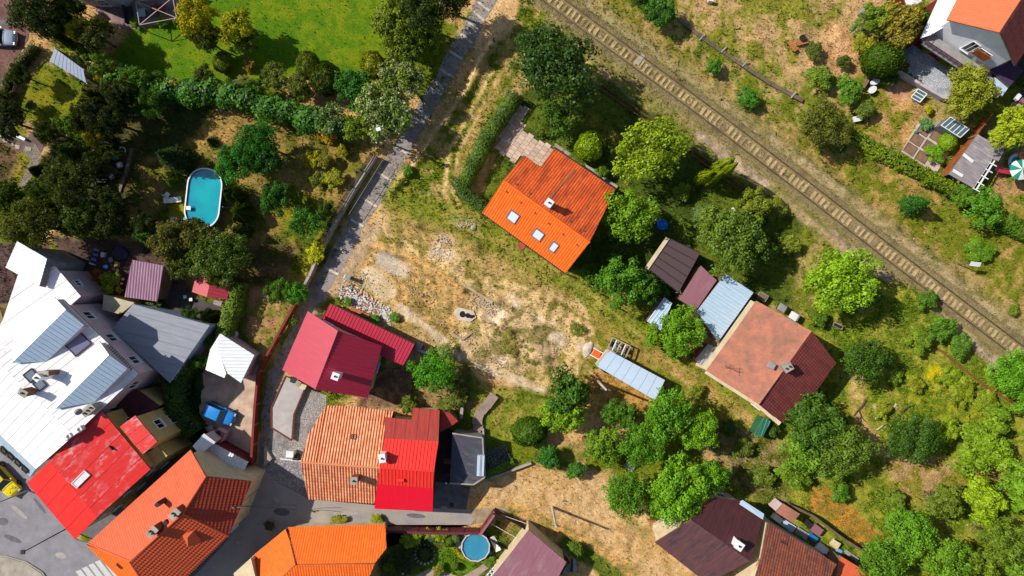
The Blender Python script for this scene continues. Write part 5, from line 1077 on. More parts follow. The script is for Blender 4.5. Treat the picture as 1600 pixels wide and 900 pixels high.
# ------------------------------------------------------------------ trees and shrubs: kind, px, py, radius px, height m, colour, label
T = [
 # north-west corner
 ('big', 60, 22, 44, 8, (34, 50, 20), 'very dark broad tree beside the brick driveway'),
 ('broad', 104, 18, 20, 6, (38, 56, 22), 'dark tree between driveway tree and grey villa'),
 ('shrub', 122, 14, 12, 2.4, (44, 70, 28), 'dark shrub below the grey villa corner'),
 ('broad', 124, 46, 20, 5, (160, 152, 34), 'yellow leaved tree by the pink terrace corner'),
 ('thuja', 90, 54, 12, 5, (64, 78, 30), 'olive cypress standing at the end of the glass lean-to'),
 ('broad', 152, 56, 27, 5.5, (54, 64, 24), 'dull olive tree between yellow tree and lawn'),
 ('loose', 160, 105, 26, 4.5, (76, 108, 30), 'bright mid green tree at the west end of the lawn'),
 ('broad', 138, 86, 18, 4, (60, 88, 28), 'green shrub like tree above the glass lean-to'),
 ('shrub', 156, 120, 10, 1.8, (170, 136, 50), 'ochre flowering shrub near the glass lean-to end'),
 ('wisp', 150, 150, 26, 6, (34, 50, 22), 'blackish conifer below the glass lean-to'),
 ('broad', 312, 34, 30, 6.5, (158, 150, 24), 'tall golden conifer on the lawn', 'conifer'),
 ('broad', 326, 62, 22, 5, (74, 84, 30), 'dark green undergrowth tree beside the golden cypress'),
 ('broad', 372, 42, 27, 5.5, (146, 148, 30), 'broad yellow tipped conifer beside the tall golden one', 'conifer'),
 ('broad', 388, 62, 18, 4, (88, 96, 34), 'olive shrub tree shaded by the yellow tipped cypress'),
 ('round', 347, 96, 15, 1.8, (96, 118, 36), 'small clipped round shrub alone on the lawn'),
 ('bloom', 378, 130, 12, 1.5, (110, 110, 60), 'small pale flowering shrub at the lawn edge', 'shrub'),
 ('shrub', 390, 105, 11, 1.5, (126, 104, 44), 'bronze shrub on the lawn near the clipped one'),
 # row south of the lawn
 ('broad', 214, 132, 26, 4.5, (64, 104, 32), 'green tree at the west start of the lawn hedge'),
 ('wisp', 236, 160, 24, 5, (56, 100, 32), 'spreading conifer in the hedge north of the dry garden'),
 ('bloom', 197, 178, 15, 2.8, (70, 96, 50), 'dark shrub with a few pale flowers beside the conifers', 'shrub'),
 ('broad', 320, 122, 20, 3.2, (60, 76, 32), 'grey green shrub tree pushing out of the hedge to the lawn'),
 ('broad', 430, 120, 22, 3, (84, 98, 40), 'olive rounded shrub first in the row below the lawn', 'shrub'),
 ('round', 481, 101, 19, 3, (96, 112, 42), 'light rounded shrub topping the row below the lawn'),
 ('round', 508, 124, 23, 3.6, (62, 80, 28), 'dark clipped ball shrub casting shade on the lawn'),
 ('broad', 470, 138, 20, 3, (80, 92, 34), 'olive shrub between the ball shrubs and the hedge', 'shrub'),
 ('broad', 558, 142, 34, 4.5, (34, 92, 28), 'saturated green tree south of the lawn'),
 ('round', 582, 101, 19, 2.6, (126, 134, 36), 'yellowish ball shrub at the lawn corner'),
 ('shrub', 617, 88, 9, 1.6, (104, 24, 42), 'small purple leaved shrub at the lawn corner'),
 ('broad', 616, 44, 40, 6.5, (98, 118, 38), 'light olive tree at the east edge of the lawn'),
 ('big', 662, 18, 40, 8, (48, 70, 30), 'tall dark tree between the lawn and the lane'),
 ('big', 708, -6, 34, 8, (40, 58, 26), 'dark tree crown over the top end of the lane'),
 ('broad', 642, 76, 28, 6, (82, 108, 38), 'mid green tree beside the shaded lane'),
 ('broad', 673, 70, 16, 4.5, (96, 132, 42), 'small bright green crown leaning toward the lane'),
 ('bloom', 626, 124, 33, 6, (104, 124, 56), 'large white flowering tree beside the lane'),
 ('bloom', 600, 178, 42, 6, (88, 116, 50), 'wide white flowering tree around the lamp'),
 ('loose', 556, 196, 26, 4, (106, 132, 46), 'pale green loose tree west of the flowering ones'),
 ('bloom', 515, 186, 24, 4, (66, 104, 42), 'dark tree with white blossoms at the hedge end'),
 ('shrub', 512, 212, 17, 2.2, (176, 134, 34), 'orange yellow shrub below the blossoming hedge end'),
 ('shrub', 487, 246, 14, 1.6, (154, 150, 30), 'bright yellow green shrub on the dry grass'),
 ('shrub', 507, 250, 13, 1.7, (120, 118, 40), 'olive shrub beside the bright yellow green one'),
 ('shrub', 524, 280, 16, 1.6, (136, 140, 34), 'low yellow green shrub farthest toward the concrete wall'),
 ('shrub', 496, 280, 13, 1.5, (98, 108, 38), 'low dull green shrub beside the yellow green one'),
 ('shrub', 534, 236, 10, 1.4, (150, 148, 36), 'tiny yellowish shrub close to the concrete wall'),
 # pool garden
 ('big', 406, 222, 34, 5.5, (32, 100, 32), 'deep green round tree north of the dense pair'),
 ('big', 374, 254, 36, 5.5, (36, 110, 36), 'deep green round tree nearest the oval pool'),
 ('broad', 416, 252, 26, 4.6, (26, 78, 30), 'deep green tree shaded behind the round pair'),
 ('broad', 430, 312, 25, 4, (38, 92, 34), 'small blue green tree east of the cypresses'),
 ('spruce', 263, 245, 28, 5.5, (40, 66, 46), 'blue grey spruce northwest of the pool'),
 ('spruce', 328, 220, 10, 1.8, (44, 72, 50), 'tiny blue spruce on the dry lawn'),
 ('wisp', 266, 284, 15, 2.4, (84, 112, 32), 'feathery light conifer at the pool garden edge'),
 ('thuja', 364, 306, 15, 3.2, (46, 70, 24), 'dark cypress beside the pool, first from the north'),
 ('thuja', 376, 330, 16, 3.2, (50, 74, 26), 'dark cypress beside the pool, middle of three'),
 ('thuja', 370, 352, 16, 3.2, (44, 66, 24), 'dark cypress beside the pool, southmost of three'),
 ('loose', 480, 345, 28, 4.5, (50, 112, 40), 'fresh green tree alone between cypresses and lane wall'),
 ('broad', 512, 330, 14, 3, (62, 90, 32), 'green shrub pressed against the lane wall', 'shrub'),
 ('shrub', 492, 400, 15, 1.8, (206, 196, 20), 'vivid yellow flowering shrub along the lane wall'),
 ('shrub', 500, 382, 10, 1.8, (196, 190, 24), 'vivid yellow shrub tip nearer the lamp post'),
 ('broad', 462, 458, 20, 3, (56, 120, 32), 'bright green shrub by the maroon fence top', 'shrub'),
 ('broad', 434, 452, 20, 3, (66, 104, 30), 'green shrub left of the fence top over dry grass', 'shrub'),
 ('shrub', 454, 500, 8, 1.4, (110, 140, 40), 'small light shrub halfway down the maroon fence'),
 ('shrub', 424, 536, 9, 1.4, (104, 130, 40), 'small light shrub low on the maroon fence'),
 ('wisp', 228, 372, 24, 5, (52, 112, 30), 'feathery bright conifer north of the mauve shed'),
 ('broad', 272, 380, 34, 6, (86, 84, 44), 'dry brownish crown with bare twigs below the pool'),
 ('broad', 318, 368, 30, 6, (78, 82, 40), 'brown green crown just below the pool'),
 ('big', 350, 400, 46, 6.5, (66, 92, 32), 'broad green tree over the red hut'),
 ('broad', 290, 410, 28, 5, (62, 78, 30), 'olive tree between mauve shed and red hut'),
 ('broad', 222, 350, 22, 4, (40, 58, 24), 'dark low tree behind the feathery conifer'),
 # dark western belt
 ('broad', 124, 200, 27, 6, (66, 98, 28), 'mid green tree at the south of the small lawn'),
 ('broad', 152, 214, 20, 5.5, (134, 124, 34), 'yellow brown tree among the dark conifers'),
 ('wisp', 110, 238, 36, 7.5, (30, 56, 26), 'deep green spreading conifer beside the gravel path'),
 ('wisp', 150, 180, 30, 7, (26, 42, 20), 'nearly black conifer in the middle of the belt'),
 ('big', 112, 286, 38, 7.5, (56, 70, 28), 'large olive tree south of the spreading conifer'),
 ('wisp', 160, 262, 28, 7, (24, 40, 20), 'black green conifer beside the dark stored boxes'),
 ('thuja', 60, 268, 12, 3.5, (32, 54, 26), 'narrow dark cypress by the gravel path') ,
 ('big', 52, 352, 44, 7.5, (74, 82, 26), 'yellow edged tree hanging over the white shed'),
 ('broad', 18, 312, 30, 6, (58, 82, 24), 'green hedge like tree at the path end'),
 ('broad', 126, 344, 30, 6, (62, 82, 26), 'olive tree north of the dark back yard'),
 ('broad', 90, 326, 24, 6, (46, 62, 24), 'dark olive tree between the yellow edged and olive ones'),
 ('broad', 178, 350, 24, 5, (36, 50, 22), 'dark tree at the dark yard corner'),
 ('broad', 190, 150, 26, 6.5, (30, 46, 22), 'dark tree joining conifer belt and hedge'),
 ('bloom', 50, 165, 8, 1.6, (64, 100, 50), 'small rose with pale flowers by the patio', 'shrub'),
 ('broad', 16, 190, 28, 5, (28, 40, 20), 'dark tree over the patio edge'),
 ('broad', 8, 160, 20, 4, (52, 60, 30), 'dull shrub tree beside the driveway foot'),
 ('broad', 34, 118, 18, 4, (46, 58, 26), 'dark shrub strip tree along the driveway'),
 ('shrub', 154, 431, 11, 1.6, (166, 96, 40), 'orange brown shrub in the dark yard'),
 ('shrub', 176, 440, 18, 2.2, (122, 136, 44), 'yellow green shrub behind the cream hut'),
 ('wisp', 300, 490, 15, 3, (44, 80, 28), 'dark conifer at the grey garage corner'),
 ('thuja', 322, 496, 12, 3, (40, 74, 28), 'upright dark cypress at the grey garage corner'),
 ('shrub', 240, 475, 12, 1.4, (84, 104, 32), 'low green shrub between mauve shed and grey garage'),
 ('shrub', 332, 536, 11, 2.4, (70, 108, 32), 'green shrub touching the white garage roof'),
 ('wisp', 314, 567, 13, 3, (66, 110, 32), 'light conifer squeezed beside the white garage'),
 # garden of the orange house
 ('big', 866, 104, 67, 9, (46, 78, 34), 'biggest dark green tree north of the orange house'),
 ('broad', 836, 70, 26, 6, (52, 84, 36), 'smaller dark crown on the north edge of the biggest tree'),
 ('broad', 872, 190, 28, 4.5, (60, 96, 34), 'mid green tree between terrace and orange house'),
 ('shrub', 846, 204, 9, 1.4, (98, 118, 40), 'light shrub beside the brick terrace'),
 ('round', 922, 228, 23, 3.4, (118, 148, 34), 'yellow green pruned round shrub behind the orange house'),
 ('broad', 944, 236, 14, 2.4, (66, 88, 34), 'dark small shrub beside the pruned round one', 'shrub'),
 ('shrub', 940, 270, 11, 1.5, (84, 116, 34), 'low round shrub at the rear wall of the orange house'),
 ('big', 1014, 238, 56, 7, (122, 148, 34), 'light yellow green tree in the garden near the rails'),
 ('wisp', 986, 334, 42, 6.5, (92, 132, 30), 'wispy light tree touching the orange roof', None, None, 1),
 ('thuja', 1130, 268, 19, 7, (130, 152, 38), 'tall leaning yellow green cypress by the rusty pipes'),
 ('spruce', 1106, 334, 20, 3.6, (86, 118, 88), 'blue green small conifer near the blue paddling pool'),
 ('broad', 1178, 322, 27, 4.5, (108, 124, 44), 'olive tree nearest the rails above the dark tree'),
 ('big', 1146, 378, 52, 7, (84, 112, 44), 'large tree above the pale blue shed roof'),
 ('loose', 1186, 396, 24, 5, (70, 108, 50), 'blue green tree on the east of the large one'),
 ('broad', 1116, 352, 28, 5.5, (98, 118, 48), 'olive crown between carport and small conifer'),
 ('broad', 966, 440, 38, 6, (66, 116, 32), 'green apple tree south of the orange house'),
 ('broad', 920, 428, 16, 3, (74, 112, 34), 'small green tree at the orange house corner'),
 ('broad', 1008, 452, 26, 5, (58, 104, 30), 'green tree beside the carport'),
 ('shrub', 1036, 448, 13, 2.4, (60, 104, 34), 'shrub creeping along the carport'),
 ('big', 1064, 514, 38, 6, (92, 142, 34), 'dense round walnut tree over the little blue roof'),
 ('broad', 1020, 524, 17, 3, (96, 140, 36), 'small bright tree beside the round walnut'),
 ('shrub', 1050, 548, 14, 2.4, (90, 134, 34), 'shrub at the foot of the round walnut'),
 # railway side and east
 ('broad', 1030, 18, 26, 3.4, (48, 94, 30), 'bright dark green bush north of the track'),
 ('broad', 1002, 0, 18, 3, (46, 84, 32), 'dark bush cut by the top edge north of the track'),
 ('shrub', 1114, 106, 12, 1.6, (56, 112, 32), 'small green bush first along the cable trough'),
 ('shrub', 1170, 152, 16, 2, (56, 120, 32), 'small green bush second along the cable trough'),
 ('big', 1286, 194, 42, 5, (84, 92, 34), 'dull olive tree beside the white board'),
 ('shrub', 1312, 232, 10, 1.6, (60, 100, 50), 'little dark shrub below the olive tree'),
 ('broad', 1326, 142, 22, 3, (74, 122, 36), 'green bushy tree west of the white tables'),
 ('shrub', 1350, 170, 16, 2, (96, 118, 56), 'grey green shrub below the white tables'),
 ('shrub', 1282, 124, 20, 2.2, (98, 128, 44), 'light green shrub in the dry meadow'),
 ('shrub', 1316, 96, 11, 1.5, (80, 96, 38), 'small olive shrub beside the dry track'),
 ('shrub', 1272, 80, 14, 1.6, (84, 100, 44), 'olive shrub by the orange benches'),
 ('round', 1382, 92, 27, 4.2, (62, 92, 26), 'dark rounded tree at the gravel terrace corner', 'tree'),
 ('broad', 1392, 124, 12, 1.8, (70, 96, 36), 'shadowed shrub below the terrace corner', 'shrub'),
 ('broad', 1374, 28, 26, 5, (92, 124, 40), 'mid green tree west of the brownish one'),
 ('broad', 1404, 40, 36, 6, (124, 114, 50), 'brownish olive tree west of the gabled house'),
 ('round', 1436, 34, 18, 3.6, (58, 112, 34), 'clean green rounded tree beside the pink wing', 'tree'),
 ('bloom', 1340, 42, 13, 1.6, (110, 132, 72), 'pale flowering shrub at the meadow edge', 'shrub'),
 ('shrub', 1346, 66, 17, 1.8, (132, 136, 44), 'yellow green vegetable clump at the meadow edge'),
 ('shrub', 1415, 62, 13, 2, (74, 110, 34), 'green shrub between rounded tree and brownish tree'),
 ('big', 1512, 142, 42, 5.5, (128, 136, 46), 'spreading yellow green tree over the small glasshouse'),
 ('broad', 1578, 200, 34, 5.5, (134, 152, 34), 'bright yellow green tree behind the orange fence'),
 ('broad', 1604, 180, 20, 5, (116, 140, 34), 'yellow green tree at the right photo edge'),
 ('shrub', 1451, 171, 7, 1, (196, 190, 24), 'tiny yellow shrub below the cold frame'),
 ('shrub', 1446, 78, 8, 1.1, (150, 150, 40), 'small shrub by the yellow flower pot'),
 ('shrub', 1478, 90, 12, 1.2, (122, 128, 34), 'flower bed shrub below the balcony, first'),
 ('shrub', 1492, 98, 12, 1.2, (136, 136, 34), 'flower bed shrub below the balcony, middle'),
 ('shrub', 1512, 110, 12, 1.2, (128, 124, 40), 'flower bed shrub below the balcony, beside the white chair'),
 ('shrub', 1446, 192, 10, 1, (90, 136, 110), 'blue green cabbage clump in the paved beds'),
 ('round', 1482, 222, 14, 1.4, (110, 146, 30), 'light green round clump beside the paved beds'),
 ('shrub', 1462, 242, 15, 1.4, (96, 140, 28), 'green bean clump at the lower paved beds'),
 ('spruce', 1438, 318, 20, 4, (42, 96, 42), 'small dark spruce beside the track'),
 ('wisp', 1534, 322, 30, 3.6, (74, 128, 34), 'spreading light green conifer below the pergola roof'),
 ('broad', 1504, 306, 18, 2.6, (78, 118, 34), 'green bush under the pergola roof corner', 'shrub'),
 ('shrub', 1582, 350, 14, 1.6, (76, 112, 30), 'green bush near the standing stone'),
 ('shrub', 1530, 390, 22, 1.3, (86, 128, 32), 'low spreading green bush near the white sign', None, None, 1),
 ('shrub', 1584, 482, 9, 1.2, (100, 128, 40), 'small bush beyond the track at the photo edge'),
 ('big', 1314, 436, 56, 7.5, (116, 158, 34), 'bright light green tree between rails and salmon roof'),
 ('broad', 1350, 452, 22, 4.5, (66, 96, 34), 'dark green crown on the shady side of the bright tree'),
 ('big', 1350, 560, 38, 5.5, (56, 92, 28), 'dense dark tree beside the salmon roofed house'),
 ('big', 1268, 658, 46, 6.5, (66, 104, 38), 'mid green tree at the dark tiled roof corner'),
 ('big', 1314, 702, 48, 6.5, (82, 110, 42), 'grey green tree in the lower group'),
 ('broad', 1256, 706, 34, 5.5, (90, 130, 42), 'light green tree lowest in the group by the salmon house'),
 ('big', 1422, 682, 45, 5, (54, 88, 26), 'dark fine leaved tree beside the fallen logs'),
 ('broad', 1534, 696, 48, 4.5, (104, 138, 34), 'wide yellow green tree on the sunny slope'),
 ('broad', 1478, 670, 20, 2.7, (118, 144, 32), 'yellow green tree joined to the wide one'),
 ('big', 1578, 582, 40, 5, (84, 142, 30), 'fresh green tree at the end of the track'),
 ('broad', 1608, 620, 30, 4.5, (78, 132, 32), 'fresh green tree cut by the right edge'),
 ('shrub', 1436, 534, 22, 2, (96, 124, 34), 'rough green bush between tree shade and track'),
 ('shrub', 1470, 510, 20, 2.4, (72, 118, 34), 'green bush along the track, first'),
 ('shrub', 1500, 540, 18, 2, (76, 116, 36), 'green bush along the track, second'),
 ('shrub', 1450, 470, 16, 2, (70, 112, 34), 'green bush along the track nearest the bright tree'),
 ('shrub', 1500, 610, 22, 1.6, (116, 134, 34), 'yellow green bush on the sunny slope'),
 ('shrub', 1540, 630, 20, 1.6, (112, 134, 36), 'yellow green bush between slope path and edge tree'),
 ('shrub', 1380, 640, 14, 1.4, (126, 136, 40), 'little yellow bush beside the white log'),
 ('shrub', 1396, 590, 12, 1.4, (110, 140, 40), 'little bush just below the dense dark tree'),
 # hidden lower right corner
 ('big', 1418, 830, 40, 7, (84, 134, 38), 'green tree in the lower right group'),
 ('big', 1376, 872, 40, 6.5, (78, 124, 36), 'green tree beside the corner shed'),
 ('big', 1474, 874, 40, 7, (92, 134, 40), 'green tree along the bottom edge'),
 ('broad', 1472, 782, 30, 5, (88, 108, 42), 'dull green tree under the yellow one'),
 ('broad', 1530, 778, 32, 6.5, (126, 156, 36), 'yellow green crown standing out in the lower right'),
 ('big', 1562, 842, 38, 7, (92, 118, 40), 'green tree with bare twigs in the corner'),
 ('broad', 1590, 760, 34, 6, (96, 138, 38), 'green tree halfway up the right edge'),
 ('broad', 1598, 884, 38, 6, (86, 122, 38), 'green tree in the bottom right corner'),
 ('loose', 1525, 880, 34, 6, (104, 130, 48), 'thin crowned tree with pale twigs at the bottom edge'),
 ('shrub', 1240, 742, 24, 2.4, (96, 130, 38), 'bush between lower group and junk yard'),
 ('shrub', 1310, 772, 16, 2, (70, 116, 36), 'bush above the orange dry patch'),
 ('shrub', 1190, 740, 20, 2, (92, 112, 44), 'bush behind the dark gabled house'),
 ('shrub', 1160, 700, 16, 1.6, (84, 104, 44), 'bush on the bare shaded soil'),
 # centre south
 ('big', 678, 582, 36, 5, (62, 130, 28), 'vivid green tree beside the raspberry lean-to'),
 ('bloom', 698, 548, 14, 1.6, (130, 140, 80), 'cream flowering shrub above the vivid green tree', 'shrub'),
 ('round', 827, 675, 24, 3, (66, 100, 28), 'dark rounded tree near the field gate', 'tree'),
 ('broad', 888, 616, 38, 6, (58, 98, 38), 'dark tree by the utility pole'),
 ('broad', 878, 648, 32, 5.5, (112, 152, 38), 'bright green tree below the dark one by the pole'),
 ('shrub', 858, 714, 18, 2.6, (44, 106, 44), 'blue green bush at the field corner'),
 ('shrub', 903, 733, 15, 2.2, (60, 116, 40), 'green bush on the edge of the dry field'),
 ('broad', 940, 694, 30, 4, (96, 132, 36), 'light tree with wires over it'),
 ('broad', 968, 646, 26, 4, (62, 108, 32), 'green tree below the trailer roof'),
 ('big', 1044, 648, 44, 7.5, (78, 132, 32), 'tall green tree, north part of the great grove'),
 ('big', 1004, 690, 38, 6.5, (72, 124, 30), 'tall green tree, west side of the great grove'),
 ('big', 1094, 672, 32, 6.5, (98, 146, 38), 'lighter tree on the east side of the great grove'),
 ('big', 978, 768, 38, 6, (76, 126, 30), 'green tree above the dry field'),
 ('big', 1058, 762, 50, 7.5, (94, 146, 32), 'largest light green crown of the great grove'),
 ('big', 1112, 742, 28, 6.5, (86, 138, 34), 'crown reaching over the dark gabled roof'),
 ('broad', 1030, 782, 28, 5, (84, 132, 32), 'low crown in front of the cream terrace'),
 ('shrub', 1140, 668, 14, 1.8, (60, 92, 36), 'dark shrub beside the small board'),
 ('shrub', 1205, 668, 14, 1.8, (60, 96, 40), 'dark shrub below the green awning'),
 # lot and lane
 ('shrub', 636, 268, 9, 1, (76, 128, 36), 'small green bush on the dirt path'),
 ('shrub', 586, 498, 8, .8, (84, 140, 40), 'green weed clump by the white rubble, first'),
 ('shrub', 616, 496, 8, .8, (90, 142, 44), 'green weed clump at the white rubble end'),
 ('shrub', 545, 472, 7, .8, (88, 130, 44), 'green weed clump near the white meter box'),
 ('loose', 792, 536, 20, .9, (128, 122, 76), 'dusty olive scrub in the vacant lot, largest'),
 ('loose', 830, 555, 16, .8, (120, 120, 72), 'dusty olive scrub in the vacant lot, low end'),
 ('loose', 900, 515, 14, .8, (100, 116, 56), 'greener scrub toward the trailer'),
 ('loose', 768, 520, 13, .7, (130, 124, 80), 'dusty scrub beside the well'),
 ('shrub', 590, 812, 10, .8, (136, 144, 40), 'yellowish weeds on the orange house eaves side'),
 ('shrub', 530, 815, 14, .7, (130, 132, 60), 'sparse weeds along the street edge'),
 ('shrub', 420, 822, 8, .8, (90, 84, 60), 'dull weeds in the street shade'),
 # round pool garden
 ('shrub', 642, 842, 15, 1.6, (120, 146, 40), 'light shrub in the round pool garden'),
 ('round', 676, 840, 8, .9, (60, 110, 80), 'bluish ball shrub in the round pool garden'),
 ('round', 702, 846, 9, 1.0, (76, 110, 40), 'green ball shrub next to the round pool'),
 ('round', 712, 842, 8, .9, (100, 124, 90), 'grey green ball shrub touching the round pool'),
 ('round', 712, 886, 6, .9, (96, 116, 60), 'tiny ball shrub on the small lawn'),
 ('round', 664, 866, 12, .8, (50, 66, 34), 'dark low dome in the stone ring'),
 ('shrub', 632, 880, 18, 1.6, (44, 60, 30), 'dark shrub at the orange house end'),
 ('shrub', 686, 836, 12, 1.2, (126, 140, 40), 'yellow green shrub by the maroon wall'),
 ('shrub', 668, 832, 8, 1, (150, 160, 60), 'pale shrub by the maroon wall'),
 ('shrub', 764, 878, 10, .9, (90, 124, 40), 'leafy bed beside the white bench'),
 ('shrub', 684, 892, 10, 1, (112, 116, 40), 'yellowish shrub on the garden path'),
 ('shrub', 638, 630, 14, 1.6, (96, 110, 44), 'scruffy shrub behind the terracotta house'),
 ('shrub', 712, 622, 18, 1.6, (96, 106, 44), 'scruffy shrub below the vivid green tree'),
 ('shrub', 900, 862, 14, 1.6, (80, 110, 34), 'green bush below the mauve roof'),
 ('shrub', 1540, 136, 10, 1.4, (170, 110, 40), 'orange leaved shrub beside the purple shed'),
 ('shrub', 210, 36, 8, 1, (100, 130, 40), 'low green shrub at the terrace foot, first'),
 ('shrub', 255, 34, 10, 1, (90, 134, 36), 'low green shrub at the terrace foot, second'),
 ('shrub', 276, 32, 8, 1, (84, 116, 36), 'low green shrub at the terrace foot, by the yellow cypress'),
 ('broad', 178, 190, 26, 6.5, (34, 50, 22), 'dark tree at the east side of the conifer belt, by the hedge end'),
 ('broad', 176, 312, 24, 6, (38, 54, 24), 'dark tree south of the stored bins'),
 ('wisp', 82, 208, 20, 6, (36, 56, 24), 'small dark conifer below the small lawn'),
 ('broad', 70, 300, 24, 6, (52, 72, 26), 'olive crown over the foot of the gravel path'),
 ('broad', 88, 44, 18, 5.5, (40, 58, 24), 'dark tree between driveway tree and yellow tree'),
 ('broad', 250, 132, 18, 3.4, (58, 98, 34), 'green tree in the lawn hedge, third from its west end'),
 ('broad', 398, 140, 18, 3, (60, 92, 36), 'shaggy shrub breaking the lawn hedge near the pale flowering one', 'shrub'),
 ('broad', 344, 430, 20, 4.5, (70, 88, 32), 'olive crown end just above the clipped hedge'),
 ('shrub', 1560, 648, 18, 2, (100, 134, 36), 'bright bush under the edge tree'),
 ('shrub', 1430, 600, 14, 1.4, (128, 138, 40), 'small yellow green bush near the yellow flower patch'),
 ('shrub', 1480, 590, 16, 1.5, (112, 136, 36), 'small bright bush east of the yellow flower patch'),
 ('shrub', 1400, 780, 16, 1.8, (96, 122, 44), 'green bush at the shaded path end'),
 ('broad', 1220, 625, 14, 2, (92, 124, 40), 'little tree at the dark tile eaves', 'shrub'),
 ('shrub', 1210, 330, 18, 1.8, (108, 120, 44), 'olive bush on the track bank above the carport'),
 ('shrub', 1234, 380, 16, 1.6, (112, 128, 44), 'olive bush beside the bright light green tree'),
 ('shrub', 1250, 530, 10, 1.4, (84, 116, 36), 'dark green bush by the pale tub'),
 ('shrub', 1280, 500, 14, 1.6, (76, 112, 34), 'green bush behind the salmon roof bins'),
 ('shrub', 1086, 610, 12, 1.2, (110, 128, 44), 'low bush on the orchard path edge'),
 ('shrub', 1066, 300, 14, 1.6, (100, 122, 40), 'low bush below the light yellow green tree'),
 ('shrub', 1072, 392, 10, 1.4, (96, 116, 42), 'low bush at the upper carport corner'),
]
def twig_me(seed, n=26):
    m = MB(); r = random.Random(seed)
    for i in range(n):
        a = r.uniform(0, 6.28); R_ = r.uniform(.45, 1.0); z0 = r.uniform(.45, .75); p = Vector((0, 0, z0)); q = Vector((math.cos(a) * R_ * .6, math.sin(a) * R_ * .6, z0 + r.uniform(.1, .28))); e_ = Vector((math.cos(a + r.uniform(-.3, .3)) * R_, math.sin(a) * R_, q.z + r.uniform(-.05, .1)))
        m.tube(p, q, .018, .012, 4); m.tube(q, e_, .012, .004, 4)
        for k in range(3): b_ = q.lerp(e_, r.random()); m.tube(b_, b_ + Vector((r.uniform(-.22, .22), r.uniform(-.22, .22), r.uniform(0, .08))), .007, .003, 3)
    o = m.build('bare_twigs', plain('pale_twig', (190, 170, 140), (150, 130, 104))); me = o.data; bpy.data.objects.remove(o); return me
TW = [twig_me(i) for i in range(2)]
for t in T:
    rt = tree(*t)
    if (t[1], t[2]) in ((272, 380), (318, 368), (1562, 842), (1525, 880), (1516, 828), (1472, 782), (616, 44), (1512, 142), (1404, 40), (1286, 194), (430, 312), (1146, 378)):
        w = link('bare_twigs', TW[t[1] % 2], rt); cr_ = rt.children[0]; w.scale = (cr_.scale.x, cr_.scale.y, cr_.scale.z * 1.12)
hedge([(190, 118), (235, 148), (300, 142), (360, 146), (420, 168), (478, 184), (548, 196)], 30, 3.0, (52, 104, 34), 'long shaggy green hedge between lawn and pool garden', ls=.15, rough=.5)
hedge([(803, 152), (762, 214), (722, 292)], 22, 2.0, (66, 96, 26), 'clipped green hedge beside the brick terrace, long straight run', ls=.1)
hedge([(716, 284), (722, 298), (756, 326)], 18, 2.0, (60, 90, 26), 'short clipped hedge turning toward the orange roof', ls=.1)
hedge([(372, 448), (362, 490), (346, 535)], 22, 2.4, (84, 112, 28), 'clipped hedge between red hut and dry strip', ls=.1)
hedge([(292, 562), (275, 600), (272, 640), (300, 672)], 26, 2.8, (44, 78, 22), 'dark hedge around the gravel yard of the blue car', ls=.12, rough=.3)
hedge([(1338, 214), (1372, 236), (1410, 254), (1450, 276), (1490, 296)], 18, 1.4, (102, 128, 30), 'low yellow green hedge below the paved beds', ls=.12, rough=.4)
hedge([(1490, 296), (1530, 322), (1570, 350), (1620, 378)], 16, 1.6, (72, 104, 28), 'darker hedge continuing toward the standing stone', ls=.12, rough=.3)
hedge([(762, 742), (800, 722)], 10, .7, (80, 120, 32), 'low green edging hedge beside the blue grey flower bed', ls=.08)
hedge([(705, 852), (722, 870), (735, 874)], 6, .3, (176, 160, 30), 'yellow flower edging by the round pool', ls=.06, name='flower_bed', cat='flower bed')
hedge([(2, 176), (10, 130), (30, 100), (54, 74)], 12, 1.2, (60, 70, 30), 'dim hedge along the brick driveway edge', ls=.11, rough=.3)
hedge([(768, 716), (788, 708)], 22, .5, (110, 116, 150), 'blue grey lavender bed beside the flat black roof', ls=.07, name='lavender_bed', cat='flower bed')
